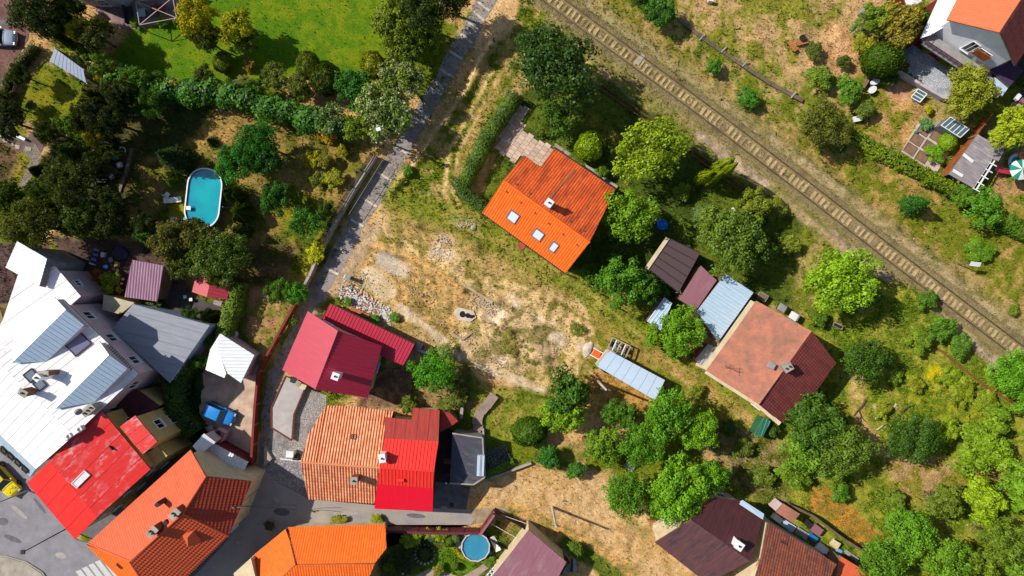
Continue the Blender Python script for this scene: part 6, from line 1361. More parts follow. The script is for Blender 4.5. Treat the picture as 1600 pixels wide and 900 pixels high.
# ------------------------------------------------------------------ cars
def car(name, label, px, py, deg, L, Wd, paint, dark=DGL, marks=False, soft=False):
    root = thing(name, label, 'car', W(px, py), None, math.radians(deg)); h = Wd / 2
    st = [(-.5, .80, .32, .62), (-.485, .92, .22, .80), (-.40, .985, .2, .90), (-.2, 1, .2, .93), (.1, 1, .2, .93), (.26, .99, .2, .90), (.40, .95, .2, .80), (.475, .86, .22, .70), (.5, .72, .32, .56)]
    vs = []; sec = []
    for x, w, lo, hi in st:
        k = h * w; sec = [(-k * .9, lo), (-k, lo + .12), (-k, hi - .16), (-k * .95, hi - .05), (-k * .78, hi), (0, hi + .03), (k * .78, hi), (k * .95, hi - .05), (k, hi - .16), (k, lo + .12), (k * .9, lo)]
        vs += [(x * L, y, z) for y, z in sec]
    K = len(sec); fs = [(i * K + j, (i + 1) * K + j, (i + 1) * K + (j + 1) % K, i * K + (j + 1) % K) for i in range(len(st) - 1) for j in range(K)]
    fs += [tuple(range(K)), tuple(range((len(st) - 1) * K, len(st) * K))[::-1]]
    m = MB(); m.add(vs, fs); b = m.build('body', paint, root, world=False, smooth=True); mod = b.modifiers.new('s', 'SUBSURF'); mod.levels = mod.render_levels = 1
    # cabin: windscreen, side glass, painted roof
    c0, c1, r0, r1 = -.45 * L, .20 * L, -.36 * L, .05 * L; zb, zt = .88, 1.44; wb, wt = h * .92, h * .74
    P = [(c0, -wb, zb), (c0, wb, zb), (c1, wb, zb), (c1, -wb, zb), (r0, -wt, zt), (r0, wt, zt), (r1, wt, zt), (r1, -wt, zt)]
    for nm, q, mt in (('windscreen', (2, 3, 7, 6), dark), ('rear_window', (0, 1, 5, 4), dark), ('side_window', (1, 2, 6, 5), dark), ('side_window', (3, 0, 4, 7), dark)):
        m = MB(); m.add([P[i] for i in q], [(0, 1, 2, 3)]); m.build(nm, mt, root, world=False)
    m = MB(); m.box(((r0 + r1) / 2, 0, zt + .015), (r1 - r0 + .16, 2 * wt + .06, .09)); rf = m.build('roof', paint, root, world=False); bv = rf.modifiers.new('b', 'BEVEL'); bv.width = .12; bv.segments = 3; bv.affect = 'EDGES'; rf.data.shade_smooth()
    for s in (-1, 1):
        for a, bq in ((0, 4), (3, 7)):
            i, j = (a, bq) if s < 0 else ({0: 1, 3: 2}[a], {4: 5, 7: 6}[bq]); m = MB(); m.bar(P[i], P[j], .06, .05); m.build('pillar', paint, root, world=False)
        m = MB(); m.box((c1 - .12 * L * .5, s * (h + .08), .95), (.16, .16, .12)); m.build('mirror', paint, root, world=False)
        m = MB(); m.box((.465 * L, s * h * .68, .68), (.16, .28, .12)); m.build('headlight', plain('headlight', (230, 232, 236), rough=.2), root, world=False)
        m = MB(); m.box((-.485 * L, s * h * .72, .74), (.1, .24, .14)); m.build('tail_light', plain('tail_light', (170, 20, 20), rough=.3), root, world=False)
        for x in (-.31, .31):
            m = MB(); m.tube((x * L, s * (h - .19), .31), (x * L, s * (h - .0), .31), .31, n=18); w = m.build('wheel', BLACK, root, world=False)
            m = MB(); m.tube((x * L, s * (h - .02), .31), (x * L, s * (h + .015), .31), .19, n=12); m.build('rim', STEEL, w, world=False)
    for nm, x0, wd in (('bonnet_seam', .22, .86), ('bumper_seam', .44, .8)): m = MB(); m.box((x0 * L, 0, .93 if x0 < .3 else .80), (.025, wd * Wd, .02)); m.build(nm, BLACK, root, world=False)
    m = MB(); m.box((.505 * L, 0, .45), (.03, .5, .12)); m.build('number_plate', WHITE, root, world=False)
    if marks:
        m = MB()
        for cx, cy, r_, a0, a1 in ((.31, .2, .24, .4, 5.4), (.31, .2, .12, 2, 7), (.36, -.32, .17, 0, 4.6), (.22, -.05, .14, 1, 5), (.38, .5, .1, 0, 5)): m.ring((cx * L - .05, cy, .905 - max(0, cx - .25) * .6), r_, .022, a0, a1, 20, 4)
        m.build('scroll_decoration', BLACK, root, world=False)
    return root
def paintm(n, c, r=.28): return plain(n, c, tuple(v * .93 for v in c), r, 1, 3, 0, 0, .02, .7)
car('parked_car', 'bright blue hatchback parked in the shade of the gravel yard', 346.5, 644.5, -23.8, 3.6, 1.66, paintm('blue_paint', (40, 150, 236)))
car('parked_car', 'silver blue car on the brick driveway at the photo edge', 2, 61, -4, 4.2, 1.8, paintm('silver_blue_paint', (150, 168, 190)))
car('parked_car', 'yellow car with black scroll decoration beside the white building', 11, 747, -47, 4.4, 1.8, paintm('yellow_paint', (252, 224, 10)), marks=True)

# ------------------------------------------------------------------ pools
TURQ = water('turquoise_water', (20, 176, 186), (16, 150, 176)); BLUEWAT = water('blue_water', (44, 130, 164), (70, 150, 180))
pr = thing('oval_pool', 'long oval above ground pool with turquoise water and white rim', 'pool', W(318, 309)); c = W(317.5, 309.5, 1.1); tilt = -.11
RX, RY = 1.9, 3.28
def oval(k=1.0, n=64, z=0, rx=RX, ry=RY):
    o = []
    for i in range(n):
        t = 2 * math.pi * i / n; cs, sn = math.cos(t), math.sin(t); t += math.pi / n; cs, sn = math.cos(t), math.sin(t); x = rx * k * math.copysign(abs(cs) ** .93, cs); y = (ry - rx) * math.copysign(1, sn) + rx * k * sn
        v = Matrix.Rotation(-tilt, 2) @ Vector((x, y)) if False else Vector((x * math.cos(-tilt) + y * math.sin(tilt) * -1, x * math.sin(tilt) + y * math.cos(tilt)))
        o.append(Vector((c.x + v.x, c.y + v.y, z)))
    return o
def ringwall(mb, o1, o2, z1, z0):
    n = len(o1); vs = [Vector((p.x, p.y, z1)) for p in o1] + [Vector((p.x, p.y, z1)) for p in o2] + [Vector((p.x, p.y, z0)) for p in o1] + [Vector((p.x, p.y, z0)) for p in o2]
    fs = []
    for i in range(n): j = (i + 1) % n; fs += [(i, j, n + j, n + i), (2 * n + i, 2 * n + j, j, i), (n + i, n + j, 3 * n + j, 3 * n + i)]
    mb.add(vs, fs)
m = MB(); ringwall(m, oval(1.0), oval(.965), 1.06, 0); m.build('pool_wall', plain('pool_side', (70, 120, 130)), pr)
m = MB(); ringwall(m, oval(1.03), oval(.955), 1.12, 1.04); m.build('rim', WHITE, pr)
m = MB(); m.add(oval(.96, z=.94), [tuple(range(64))]); m.build('water_surface', TURQ, pr)
for k in range(3):
    m = MB(); p = W(349 + k * 1, 290 + k * 17, .5); m.bar(p, p + Vector((.9, 0, -.4)), .05); m.bar(p + Vector((0, 0, .5)), p + Vector((0.1, 0, -.5)), .06); m.build('strut', STEEL, pr)
lr = thing('pool_ladder', 'white ladder step hooked over the oval pool rim', 'ladder', W(294, 325)); m = MB(); m.box(W(294.5, 325, 1.3), (.5, .42, .06)); m.build('platform', WHITE, lr)
for s in (-1, 1): m = MB(); q = W(294.5, 325, 1.3); m.tube(q + Vector((.2, .2 * s, 0)), q + Vector((.6, .2 * s, -.5)), .025); m.tube(q + Vector((-.22, .2 * s, 0)), q + Vector((-.35, .2 * s, -1.3)), .025); m.build('side_rail', STEEL, lr)
def lounger(label, x, y, deg, wm=WHITE):
    t = thing('sun_lounger', label, 'sun lounger', W(x, y), None, math.radians(deg)); m = MB(); m.box((0.25, 0, .32), (1.25, .62, .05)); m.build('seat', wm, t, world=False); m = MB(); m.bar((-.36, 0, .33), (-.95, 0, .62), .6, .05); m.build('backrest', wm, t, world=False)
    for a in (-.3, .8):
        for b in (-.27, .27): m = MB(); m.bar((a, b, 0), (a, b, .3), .05); m.build('leg', wm, t, world=False)
lounger('white sun lounger on the mown patch beside the oval pool', 273, 313, 6)
cr = thing('garden_chair', 'white plastic chair behind the pool lounger', 'chair', W(264, 305), None, .9); m = MB(); m.box((0, 0, .42), (.5, .5, .05)); m.build('seat', WHITE, cr, world=False); m = MB(); m.box((-.25, 0, .68), (.05, .5, .5)); m.build('backrest', WHITE, cr, world=False)
for a in (-.2, .2):
    for b in (-.2, .2): m = MB(); m.bar((a, b, 0), (a, b, .42), .04); m.build('leg', WHITE, cr, world=False)
BLUEP = paintm('blue_plastic', (40, 120, 200), .4)
t = thing('pool_pump', 'blue pool pump with white hose by the oval pool foot', 'pump', W(290, 346)); m = MB(); q = W(293, 343); m.tube(q, q + Vector((0, 0, .6)), .26, .2, 12); m.build('tank', BLUEP, t); m = MB(); q = W(287, 346); m.tube(q, q + Vector((0, 0, .35)), .15, .15, 10); m.build('filter', WHITE, t)
t = thing('drying_toys', 'blue and white inflatable toys heaped beside the pool', 'toys', W(273, 344)); 
for i, (x, y, mt) in enumerate(((270, 343, WHITE), (277, 343, BLUEP), (269, 347, BLUEP), (273, 341, BLUEP))): m = MB(); m.ring(W(x, y, .15), .22, .1, n=14); m.build('ring', mt, t)
pr = thing('round_pool', 'round blue pool with faceted rim beside the mauve roof', 'pool', W(743, 855)); c = W(743, 855, 1.0); R0 = 1.58
def circ(R, n, z, cc=None): q = cc or c; return [Vector((q.x + R * math.cos(2 * math.pi * i / n + .2), q.y + R * math.sin(2 * math.pi * i / n + .2), z)) for i in range(n)]
m = MB(); ringwall(m, circ(R0, 12, 0), circ(R0 * .96, 12, 0), .97, 0); m.build('pool_wall', plain('pool_side2', (110, 140, 160)), pr)
m = MB(); ringwall(m, circ(R0 * 1.03, 12, 0), circ(R0 * .95, 12, 0), 1.02, .96); m.build('rim', plain('pink_white_rim', (220, 206, 210)), pr); m = MB(); m.add(circ(R0 * .955, 12, .86), [tuple(range(12))]); m.build('water_surface', BLUEWAT, pr)
pr = thing('paddling_pool', 'small bright blue paddling pool in the shade by the carport', 'paddling pool', W(1035, 351)); c = W(1035, 351, .2)
m = MB(); m.ring((c.x, c.y, .16), .52, .13, n=24); m.build('ring', plain('vivid_blue', (20, 120, 220), (16, 100, 200), .4), pr); m = MB(); m.add(circ(.5, 20, .12), [tuple(range(20))]); m.build('cover', plain('vivid_blue', (20, 120, 220)), pr)

# ------------------------------------------------------------------ fences and walls
def fence(name, label, pts, h, mat, post=None, step=2.4, th=.06, cat='fence', slats=0, top=None, gap=.02):
    root = thing(name, label, cat, W(*pts[0])); P = [W(x, y) for x, y in pts]; mp = post or mat
    for a, b in zip(P[:-1], P[1:]):
        L = (b - a).length; n = max(1, round(L / step)); d = (b - a) / L
        for i in range(n):
            p, q = a + (b - a) * i / n, a + (b - a) * (i + 1) / n; m = MB(); m.box((p.x, p.y, (h + .08) / 2), (.12, .12, h + .08), math.atan2(d.y, d.x)); m.build('post', mp, root)
            if slats:
                for s in range(slats):
                    z = .15 + (h - .2) * (s + .5) / slats; m = MB(); m.bar((p + d * .06) + Vector((0, 0, z)), (q - d * .06) + Vector((0, 0, z)), th * .5, (h - .2) / slats - gap); m.build('slat', mat, root)
            else: m = MB(); m.bar((p + d * .06) + Vector((0, 0, h / 2 + .04)), (q - d * .06) + Vector((0, 0, h / 2 + .04)), th, h - .06); m.build('fence_panel', mat, root)
            if top: m = MB(); m.bar(p + Vector((0, 0, h + .06)), q + Vector((0, 0, h + .06)), .26, .07); m.build('coping', top, root)
    return root
def gwall(name, label, pts, h, w, mat, cat='wall', step=2.5):
    root = thing(name, label, cat, W(*pts[0])); P = [W(x, y) for x, y in pts]
    for a, b in zip(P[:-1], P[1:]):
        L = (b - a).length; n = max(1, round(L / step)); d = (b - a) / L
        for i in range(n):
            p, q = a + (b - a) * i / n, a + (b - a) * (i + 1) / n; hh = h * random.uniform(.94, 1.04); m = MB(); m.bar(p + d * .01 + Vector((0, 0, hh / 2 - .1)), q - d * .01 + Vector((0, 0, hh / 2 - .1)), w, hh + .2); m.build('wall_section', mat, root)
    return root
REDF = plain('red_brown_paint', (140, 44, 32), (110, 38, 30), .7, amt=.15)
fence('metal_fence', 'red brown sheet fence between gravel yard and lane', [(472, 466), (440, 524), (411, 578), (406, 630), (400, 722)], 1.5, REDF, plain('pale_post', (180, 150, 130)), 2.6, .12, top=REDF)
gwall('concrete_wall', 'grey concrete retaining wall along the shaded side of the lane', [(590, 246), (558, 296), (532, 340), (505, 392), (488, 432), (472, 462)], 1.3, .28, CONC)
fence('railing', 'dark railing standing behind the concrete lane wall', [(584, 244), (552, 294), (526, 338), (500, 388)], 1.9, DARK, None, 2.2, .05, slats=5, gap=.2)
m = MB(); 
for a, b in (((598, 250), (545, 335)), ): m.bar(W(*a, 1.4), W(*b, 1.4), .04)
tag(m.build('handrail', plain('green_grey_rail', (130, 150, 130)), loc=W(570, 292)), 'thin pale handrail over the lane beside the concrete wall', 'handrail')
fence('maroon_wall', 'maroon tiled wall between street and round pool garden', [(608, 822), (680, 825), (751, 825)], 1.6, MAROON, None, 1.6, .22, 'wall', top=plain('maroon_coping', (116, 54, 58), (90, 40, 46)))
fence('maroon_screen', 'mauve capped screen wall turning up to the dry field', [(751, 826), (773, 795)], 2.0, MAROON, None, 1.8, .24, 'wall', top=MAUVE)
fence('dark_fence', 'dark red board fence between dry field and mauve roof', [(774, 794), (810, 812), (845, 836), (888, 872)], 1.9, plain('dark_red_board', (92, 44, 40), (70, 34, 34)), None, 1.9, .05, slats=6)
fence('dark_lattice', 'dark low fence beside the round pool', [(752, 830), (780, 848), (802, 858)], 1.0, DARK, None, 1.6, .04, slats=4)
fence('orange_fence', 'tall rust orange board fence beside the glasshouse', [(1532, 186), (1510, 216), (1490, 244), (1466, 276)], 1.9, WOODB, None, 1.6, .06, slats=5)
tr = thing('cable_trough', 'long grey brown concrete trough with pale cross bars above the track', 'trough', W(1160, 98)); P = [W(1060, 30), W(1100, 62), W(1150, 96), W(1205, 132), W(1254, 158)]
for a, b in zip(P[:-1], P[1:]):
    n = max(1, round((b - a).length / 1.5))
    for i in range(n): m = MB(); p, q = a + (b - a) * i / n, a + (b - a) * (i + .97) / n; m.bar(p + Vector((0, 0, .1)), q + Vector((0, 0, .1)), .42, .22); m.build('trough_section', plain('trough_stone', (124, 106, 90), (96, 82, 70), amt=.25), tr)
for x, y in ((1097, 58), (1131, 77), (1164, 99), (1240, 148)): m = MB(); p = W(x, y, .26); m.bar(p + Vector((-.3, -.35, 0)), p + Vector((.3, .35, 0)), .14, .08); m.build('cross_bar', CONC, tr)
RP = [(940, 132), (975, 156), (1015, 184), (1063, 220), (1113, 256), (1160, 292), (1200, 318)]
for k, (dx, dy, l) in enumerate(((0, 0, 'rusty brown pipe along the garden edge, nearer the rails'), (-4, 6, 'rusty brown pipe along the garden edge, nearer the houses'))):
    root = thing('rusty_pipe', l, 'pipe', W(1015, 184)); P = [W(x + dx, y + dy, .3) for x, y in RP]
    for a, b in zip(P[:-1], P[1:]): m = MB(); m.tube(a, b, .09, n=8); m.build('pipe_section', RUST, root); m = MB(); m.bar((a.x, a.y, 0), (a.x, a.y, .24), .12); m.build('pipe_support', CONC, root)
root = thing('rusty_pipe', 'long thin red brown pipe crossing the sunny slope to the edge tree', 'pipe', W(1430, 518)); P = [W(x, y, .2) for x, y in ((1425, 517), (1470, 548), (1535, 600), (1575, 625), (1610, 650))]
for a, b in zip(P[:-1], P[1:]): m = MB(); m.tube(a, b, .1, n=8); m.build('pipe_section', plain('red_rust', (164, 84, 52), (120, 66, 46), amt=.25), root); m = MB(); m.bar((a.x, a.y, 0), (a.x, a.y, .14), .12); m.build('pipe_support', CONC, root)
fence('wire_fence', 'thin wire fence along the orchard edge south of the orange house', [(884, 428), (935, 458), (965, 482), (1002, 505)], 1.1, STEEL, CONCD, 2.5, .02, slats=3, gap=.36)
gwall('stone_kerb', 'long pale stone kerb in the vacant lot above the well', [(690, 425), (730, 448), (770, 473)], .22, .3, plain('sand_stone', (196, 176, 146), (170, 146, 116), amt=.2), 'kerb')
gwall('stone_kerb', 'short pale stone kerb stub beside the dusty lot path', [(738, 518), (722, 530), (706, 522)], .15, .3, plain('sand_stone', (196, 176, 146)), 'kerb')
gwall('low_wall', 'pale garden retaining wall beside the steps, running down from the tree', [(727, 606), (723, 630), (721, 652)], .8, .34, CONC)
gwall('low_wall', 'pale garden retaining wall below the steps ending at the annex', [(755, 668), (757, 700), (758, 742)], .7, .22, CONC)
gwall('low_wall', 'stone kerb wall along the lower edge of the dry field path', [(758, 748), (790, 737), (830, 722)], .5, .22, CONC)
gwall('terrace_wall', 'pale wall edging the grey gravel terrace', [(1410, 64), (1393, 112), (1430, 134), (1468, 156), (1500, 150)], .9, .3, plain('wall_pale', (206, 196, 198), (180, 170, 172)))
gwall('garden_wall', 'short pale wall beside the white oval tables', [(1361, 110), (1350, 132), (1344, 142)], .7, .2, WOOD)
gwall('concrete_strip', 'grey concrete strip behind the orange tiled house', [(866, 227), (912, 258), (964, 294)], .12, .5, CONC, 'strip')
gwall('junk_yard_wall', 'long brown wall behind the junk yard of the brown roofed house', [(1228, 784), (1262, 800), (1310, 836), (1345, 858), (1372, 874)], 1.5, .25, plain('brown_wall', (128, 106, 84), (96, 80, 64), amt=.25))
fence('timber_fence', 'low plank fence closing the small lawn by the patio', [(33, 130), (20, 165), (28, 190)], .9, WOOD, None, 1.5, .04, slats=3)
gwall('bed_edging', 'long straight stone edging beside the dark boxes', [(208, 232), (200, 262), (188, 300)], .25, .3, WOOD, 'edging')
# posts on the path bank
for (x, y, l) in ((772, 67, 'dark wooden fence post at the wide top of the dirt path'), (766, 78, 'dark wooden fence post just below the topmost one'), (722, 143, 'black fence post halfway down the dirt path'), (659, 242, 'short dark fence post near the lower dirt path')):
    t = thing('fence_post', l, 'post', W(x, y)); m = MB(); q = W(x, y); m.tube(q, q + Vector((0, 0, 1.3)), .07, .06); m.build('shaft', DARK, t); m = MB(); m.tube(q + Vector((0, 0, 1.3)), q + Vector((0, 0, 1.34)), .08); m.build('cap', RUST, t)
# poles, lamps, wires
def pole(name, label, cat, x, y, h, r=.12, mat=WOOD):
    t = thing(name, label, cat, W(x, y)); q = W(x, y); m = MB(); m.tube(q, q + Vector((0, 0, h)), r, r * .7, 10); m.build('pole', mat, t); return t, q
PM = plain('pole_concrete', (214, 204, 190), (190, 178, 164))
t, p1 = pole('utility_pole', 'pale utility pole standing in the dry field with a long shadow', 'utility pole', 863, 792, 6.3, .16, PM)
m = MB(); m.bar(p1 + Vector((-.5, .1, 6.1)), p1 + Vector((.5, -.1, 6.1)), .1); m.build('cross_arm', WOOD, t)
t, p2 = pole('utility_pole', 'pale utility pole below the trailer roof carrying two wires', 'utility pole', 934, 595, 6.5, .16, PM)
m = MB(); m.bar(p2 + Vector((-.5, .1, 6.3)), p2 + Vector((.5, -.1, 6.3)), .1); m.build('cross_arm', WOOD, t)
t, p3 = pole('utility_pole', 'utility pole at the street corner below the salmon roofs', 'utility pole', 402, 764, 6.6, .13, STEEL)
m = MB(); m.bar(p3 + Vector((-.7, 0, 6.3)), p3 + Vector((.7, 0, 6.3)), .08); m.build('cross_arm', STEEL, t)
for i, (a, b, l) in enumerate(((p2, W(905, 720), 'overhead wire running down over the light tree, nearer the hill'), (p2, W(898, 716), 'overhead wire running down over the light tree, second'), (p3, W(482, 779), 'overhead wire from street pole to terracotta eaves'), (p3, W(480, 772), 'second overhead wire from street pole to terracotta eaves'))):
    m = MB(); A = a + Vector((.4 * (-1) ** i, 0, 6.2)); B_ = Vector((b.x, b.y, 5.6 if i < 2 else 3.9))
    for k in range(10):
        f = lambda s: A.lerp(B_, s) - Vector((0, 0, 1.2 * s * (1 - s))); m.tube(f(k / 10), f((k + 1) / 10), .022, n=5)
    tag(m.build('overhead_wire', DARK, loc=A), l, 'wire')
t, q = pole('street_lamp', 'street lamp rising out of the white flowering tree', 'street lamp', 611, 225, 6.6, .09, PM); m = MB(); m.box(q + Vector((-.1, .1, 6.65)), (.42, .36, .14), .3); m.build('lamp_head', WHITE, t)
t, q = pole('street_lamp', 'street lamp fixed by the red sheet building over the road', 'street lamp', 44, 766, 6.2, .08, PM); m = MB(); m.bar(q + Vector((0, 0, 6.2)), q + Vector((-.9, -.8, 6.4)), .08); m.build('arm', PM, t); m = MB(); m.box(q + Vector((-1.1, -.95, 6.4)), (.6, .26, .12), .7); m.build('lamp_head', WHITE, t)
t, q = pole('street_lamp', 'dark street lamp beside the road near the crossing', 'street lamp', 104, 826, 6.5, .07, DARK); m = MB(); m.box(q + Vector((-.2, -.1, 6.5)), (.4, .4, .16)); m.build('lamp_head', DARK, t)
# railway sign
t, q = pole('railway_sign', 'white slanting sign board beside the railway track', 'sign', 1497, 413, 2.2, .06, STEEL); m = MB(); m.box(q + Vector((.45, -.05, 2.2)), (1.1, .5, .06), -.1, R=(Matrix.Rotation(-.1, 3, 'Z') @ Matrix.Rotation(.5, 3, 'X'))); m.build('board', WHITE, t)
# meter box, manholes, well
t = thing('meter_box', 'white meter box beside the lane above the white rubble', 'box', W(543, 433)); m = MB(); m.box(W(543, 433, .6), (.5, .4, 1.2), -.4); m.build('cabinet', WHITE, t); m = MB(); m.box(W(543, 433, 1.22), (.6, .5, .06), -.4); m.build('lid', GREYR, t)
t = thing('well', 'concrete well slab with open dark hole in the vacant lot', 'well', W(727, 492)); m = MB(); pts = ccw([W(x, y, .16) for x, y in ((708, 488), (716, 480), (740, 486), (744, 496), (735, 503), (716, 500))]); m.prism(pts, [p - Vector((0, 0, .3)) for p in pts]); m.build('slab', plain('pale_slab', (224, 210, 190), (196, 176, 150), amt=.15), t)
for x, y, rr_ in ((723, 491, .36), (731, 493, .28), (740, 494, .16)): m = MB(); m.tube(W(x, y, .15), W(x, y, .185), rr_, n=14); m.build('opening', BLACK, t)
m = MB(); m.tube(W(728, 492, .18), W(737, 495, .19), .2, n=8); m.build('opening_slot', BLACK, t)
for x, y, l in ((694, 792, 'round pale manhole cover by the scarlet house yard'), (433, 780, 'round manhole cover in the street shade, by the cobbles'), (375, 847, 'round manhole cover in the street shade, near the salmon house')):
    m = MB(); m.tube(W(x, y, .01), W(x, y, .035), .36, n=20); o = m.build('manhole_cover', [CONC], loc=W(x, y)); tag(o, l, 'manhole')
m = MB(); m.box(W(706, 789, .03), (.45, .45, .03)); tag(m.build('drain_grate', DARK, loc=W(706, 789)), 'square dark drain grate beside the pale manhole', 'drain')
m = MB(); m.tube(W(815, 384, .02), W(815, 384, .12), .42, n=20); tag(m.build('manhole_disc', plain('red_lid', (196, 84, 70), (170, 70, 60)), loc=W(815, 384)), 'round red lid on the grass below the orange house', 'lid')
def rock(label, x, y, s, mat=CONC, name='stone', flat=.5, cat='stone'):
    bm = bmesh.new(); bmesh.ops.create_icosphere(bm, subdivisions=2, radius=1); r = random.Random(int(x * 7 + y))
    for v in bm.verts: v.co = Vector((v.co.x * s[0], v.co.y * s[1], v.co.z * flat * min(s))) * r.uniform(.82, 1.12)
    me = bpy.data.meshes.new(name); bm.to_mesh(me); bm.free(); me.materials.append(mat); o = link(name, me, None, W(x, y, flat * min(s) * .5)); o.rotation_euler = (0, 0, r.uniform(0, 3)); tag(o, label, cat)
rock('pale boulder on the grass west of the orange house', 740, 355, (.42, .3), CONC, 'boulder', cat='boulder')
rock('grey upright stone beside the low hedge near the conifer', 1581, 355, (.5, .4), CONCD, 'boulder', .9, 'boulder')
rock('pale stone lying by the bright tree', 1349, 477, (.6, .3), CONC, 'boulder', cat='boulder')
rock('white stone heap beside the trailer', 918, 546, (.5, 1.0), plain('white_stone', (222, 214, 204), (190, 176, 160), amt=.2), 'rubble_heap', .4, 'rubble')
rock('pale stone by the trough weeds at the dark large tree', 1146, 330, (.5, .35), plain('white_stone', (222, 214, 204)), 'boulder', .5, 'boulder')
# white rubble: broken pieces
m = MB(); rr = random.Random(5)
for i in range(900):
    t_ = rr.random(); x = 535 + t_ * 75 + rr.gauss(0, 4); y = 455 + t_ * 42 + rr.gauss(0, 8); s = rr.uniform(.05, .2); z = rr.uniform(0, .1); m.box(W(x, y, z), (s, s * rr.uniform(.5, 1.2), s * .5), rr.uniform(0, 3), mi=rr.random() < .2)
tag(m.build('rubble', [plain('white_plaster', (226, 224, 222), (200, 196, 190)), plain('red_shard', (186, 110, 80), (150, 90, 70))], loc=W(570, 475)), 'scattered white plaster rubble above the lean-to roof', 'rubble', kind='stuff')
m = MB()
for i in range(2600):
    k = rr.choice([(722, 345, 10), (690, 395, 12), (770, 488, 14), (872, 532, 12), (790, 560, 16), (845, 545, 12), (700, 372, 10), (752, 470, 12), (668, 455, 30), (735, 520, 30), (800, 500, 50), (640, 545, 22), (560, 440, 14)])
    x = rr.gauss(k[0], k[2]); y = rr.gauss(k[1], k[2] * .6); s = rr.uniform(.04, .15); m.box(W(x, y, rr.uniform(0, .06)), (s, s * rr.uniform(.5, 1.2), s * .6), rr.uniform(0, 3))
tag(m.build('rubble_stones', plain('sandy_rubble', (216, 196, 168), (186, 160, 130)), loc=W(760, 500)), 'small pale stones scattered over the vacant lot', 'stones', kind='stuff')
for i, (x, y, l) in enumerate(((553, 484, 'nearest the lane'), (563, 488, 'middle of the row'), (572, 492, 'at the far end of the row'))):
    m = MB(); 
    for k in range(4): m.box(W(x, y, .06 + .1 * k), (.75, .35, .09), -.45 + .04 * k)
    tag(m.build('brick_stack', plain('orange_brick', (206, 122, 84), (176, 96, 66), amt=.2), loc=W(x, y)), 'small orange brick stack along the lean-to roof, ' + l, 'bricks')
# brick stack with sheets at lean-to end
t = thing('roof_tile_pile', 'pile of orange tiles and grey sheets at the lean-to end', 'pile', W(664, 545))
for k in range(6): m = MB(); m.box(W(668 + k * .6, 545 + k * .5, .1 + .09 * k), (1.1, .45, .07), -.4); m.build('tile_row', plain('orange_brick', (206, 122, 84)), t)
m = MB(); m.box(W(655, 541, .3), (.7, .7, .5), -.4); m.build('crate', GREYR, t); m = MB(); m.box(W(660, 549, .15), (1.2, .3, .1), -.4); m.build('plank', WHITE, t)
# garden steps
t = thing('garden_steps', 'weathered slab steps curving down the green bank', 'steps', W(755, 640))
for i, (x, y, a, l, w) in enumerate(((769, 622, .95, .9, 1.05), (763, 630, .95, .8, 1.05), (756, 638, .9, .85, 1.05), (749, 647, 1.2, .8, 1.05), (746, 657, 1.5, .8, 1.1), (747, 667, 1.6, .8, 1.1), (742, 676, 1.6, .8, 1.3))):
    m = MB(); m.box(W(x, y, .62 - i * .08), (l, w, .14), a); m.build('step', plain('step_slab', (170, 148, 136), (140, 120, 110), amt=.2), t)
# trailer with pale blue roof and frame
t = thing('trailer', 'long trailer with pale blue curved roof beside the vacant lot', 'trailer', W(986, 586)); f_ = Face([(951, 547, 2.6), (1039, 594, 2.6), (1023, 625, 2.6), (932, 572, 2.6)]); a, b, c_, d4 = [W(*p) for p in ((951, 547, 2.6), (1039, 594, 2.6), (1023, 625, 2.6), (932, 572, 2.6))]
for i in range(7):
    m = MB(); t0, t1 = i / 7 + .002, (i + 1) / 7 - .002; A, B_, C_, D_ = a.lerp(b, t0), a.lerp(b, t1), d4.lerp(c_, t1), d4.lerp(c_, t0); n = 6; vs = []
    for k in range(n + 1): s = k / n; z = .18 * math.sin(math.pi * s); vs += [A.lerp(D_, s) + Vector((0, 0, z)), B_.lerp(C_, s) + Vector((0, 0, z))]
    m.add(vs, [(2 * k, 2 * k + 1, 2 * k + 3, 2 * k + 2) for k in range(n)]); m.build('roof_panel', metalroof('trailer_sheet', (206, 224, 242), (188, 208, 232), rough=.4), t)
m = MB(); T = ccw(inset(ccw([a, b, c_, d4]), .06)); T = [Vector((p.x, p.y, 2.58)) for p in T]; m.prism(T, [p - Vector((0, 0, 2.1)) for p in T]); m.build('body', CREAM, t)
for (x, y) in ((950, 574), (1015, 608)): m = MB(); m.tube(W(x - 8, y + 6, .4), W(x - 4, y + 1, .4), .38, n=16); m.build('wheel', BLACK, t)
m = MB(); m.bar(W(951, 546, 2.62), W(932, 571, 2.62), .25, .12); m.build('end_trim', plain('pink_trim', (214, 186, 170)), t)
t = thing('timber_rack', 'pale slatted timber rack with junk behind the trailer', 'rack', W(966, 544))
A, B_, C_, D_ = [W(*p) for p in ((957, 527, 1.3), (985, 541, 1.3), (977, 559, 1.3), (949, 545, 1.3))]
for i in range(5): m = MB(); s = i / 4; m.bar(A.lerp(B_, s), D_.lerp(C_, s), .1, .1); m.build('slat', WHITE if i % 2 else CONC, t)
for p, q in ((A, B_), (D_, C_), (A, D_), (B_, C_)): m = MB(); m.bar(p + Vector((0, 0, .08)), q + Vector((0, 0, .08)), .12, .06); m.build('beam', CONC, t)
for p in (A, B_, C_, D_): m = MB(); m.bar((p.x, p.y, 0), (p.x, p.y, 1.3), .09); m.build('post', WOOD, t)
rr = random.Random(9)
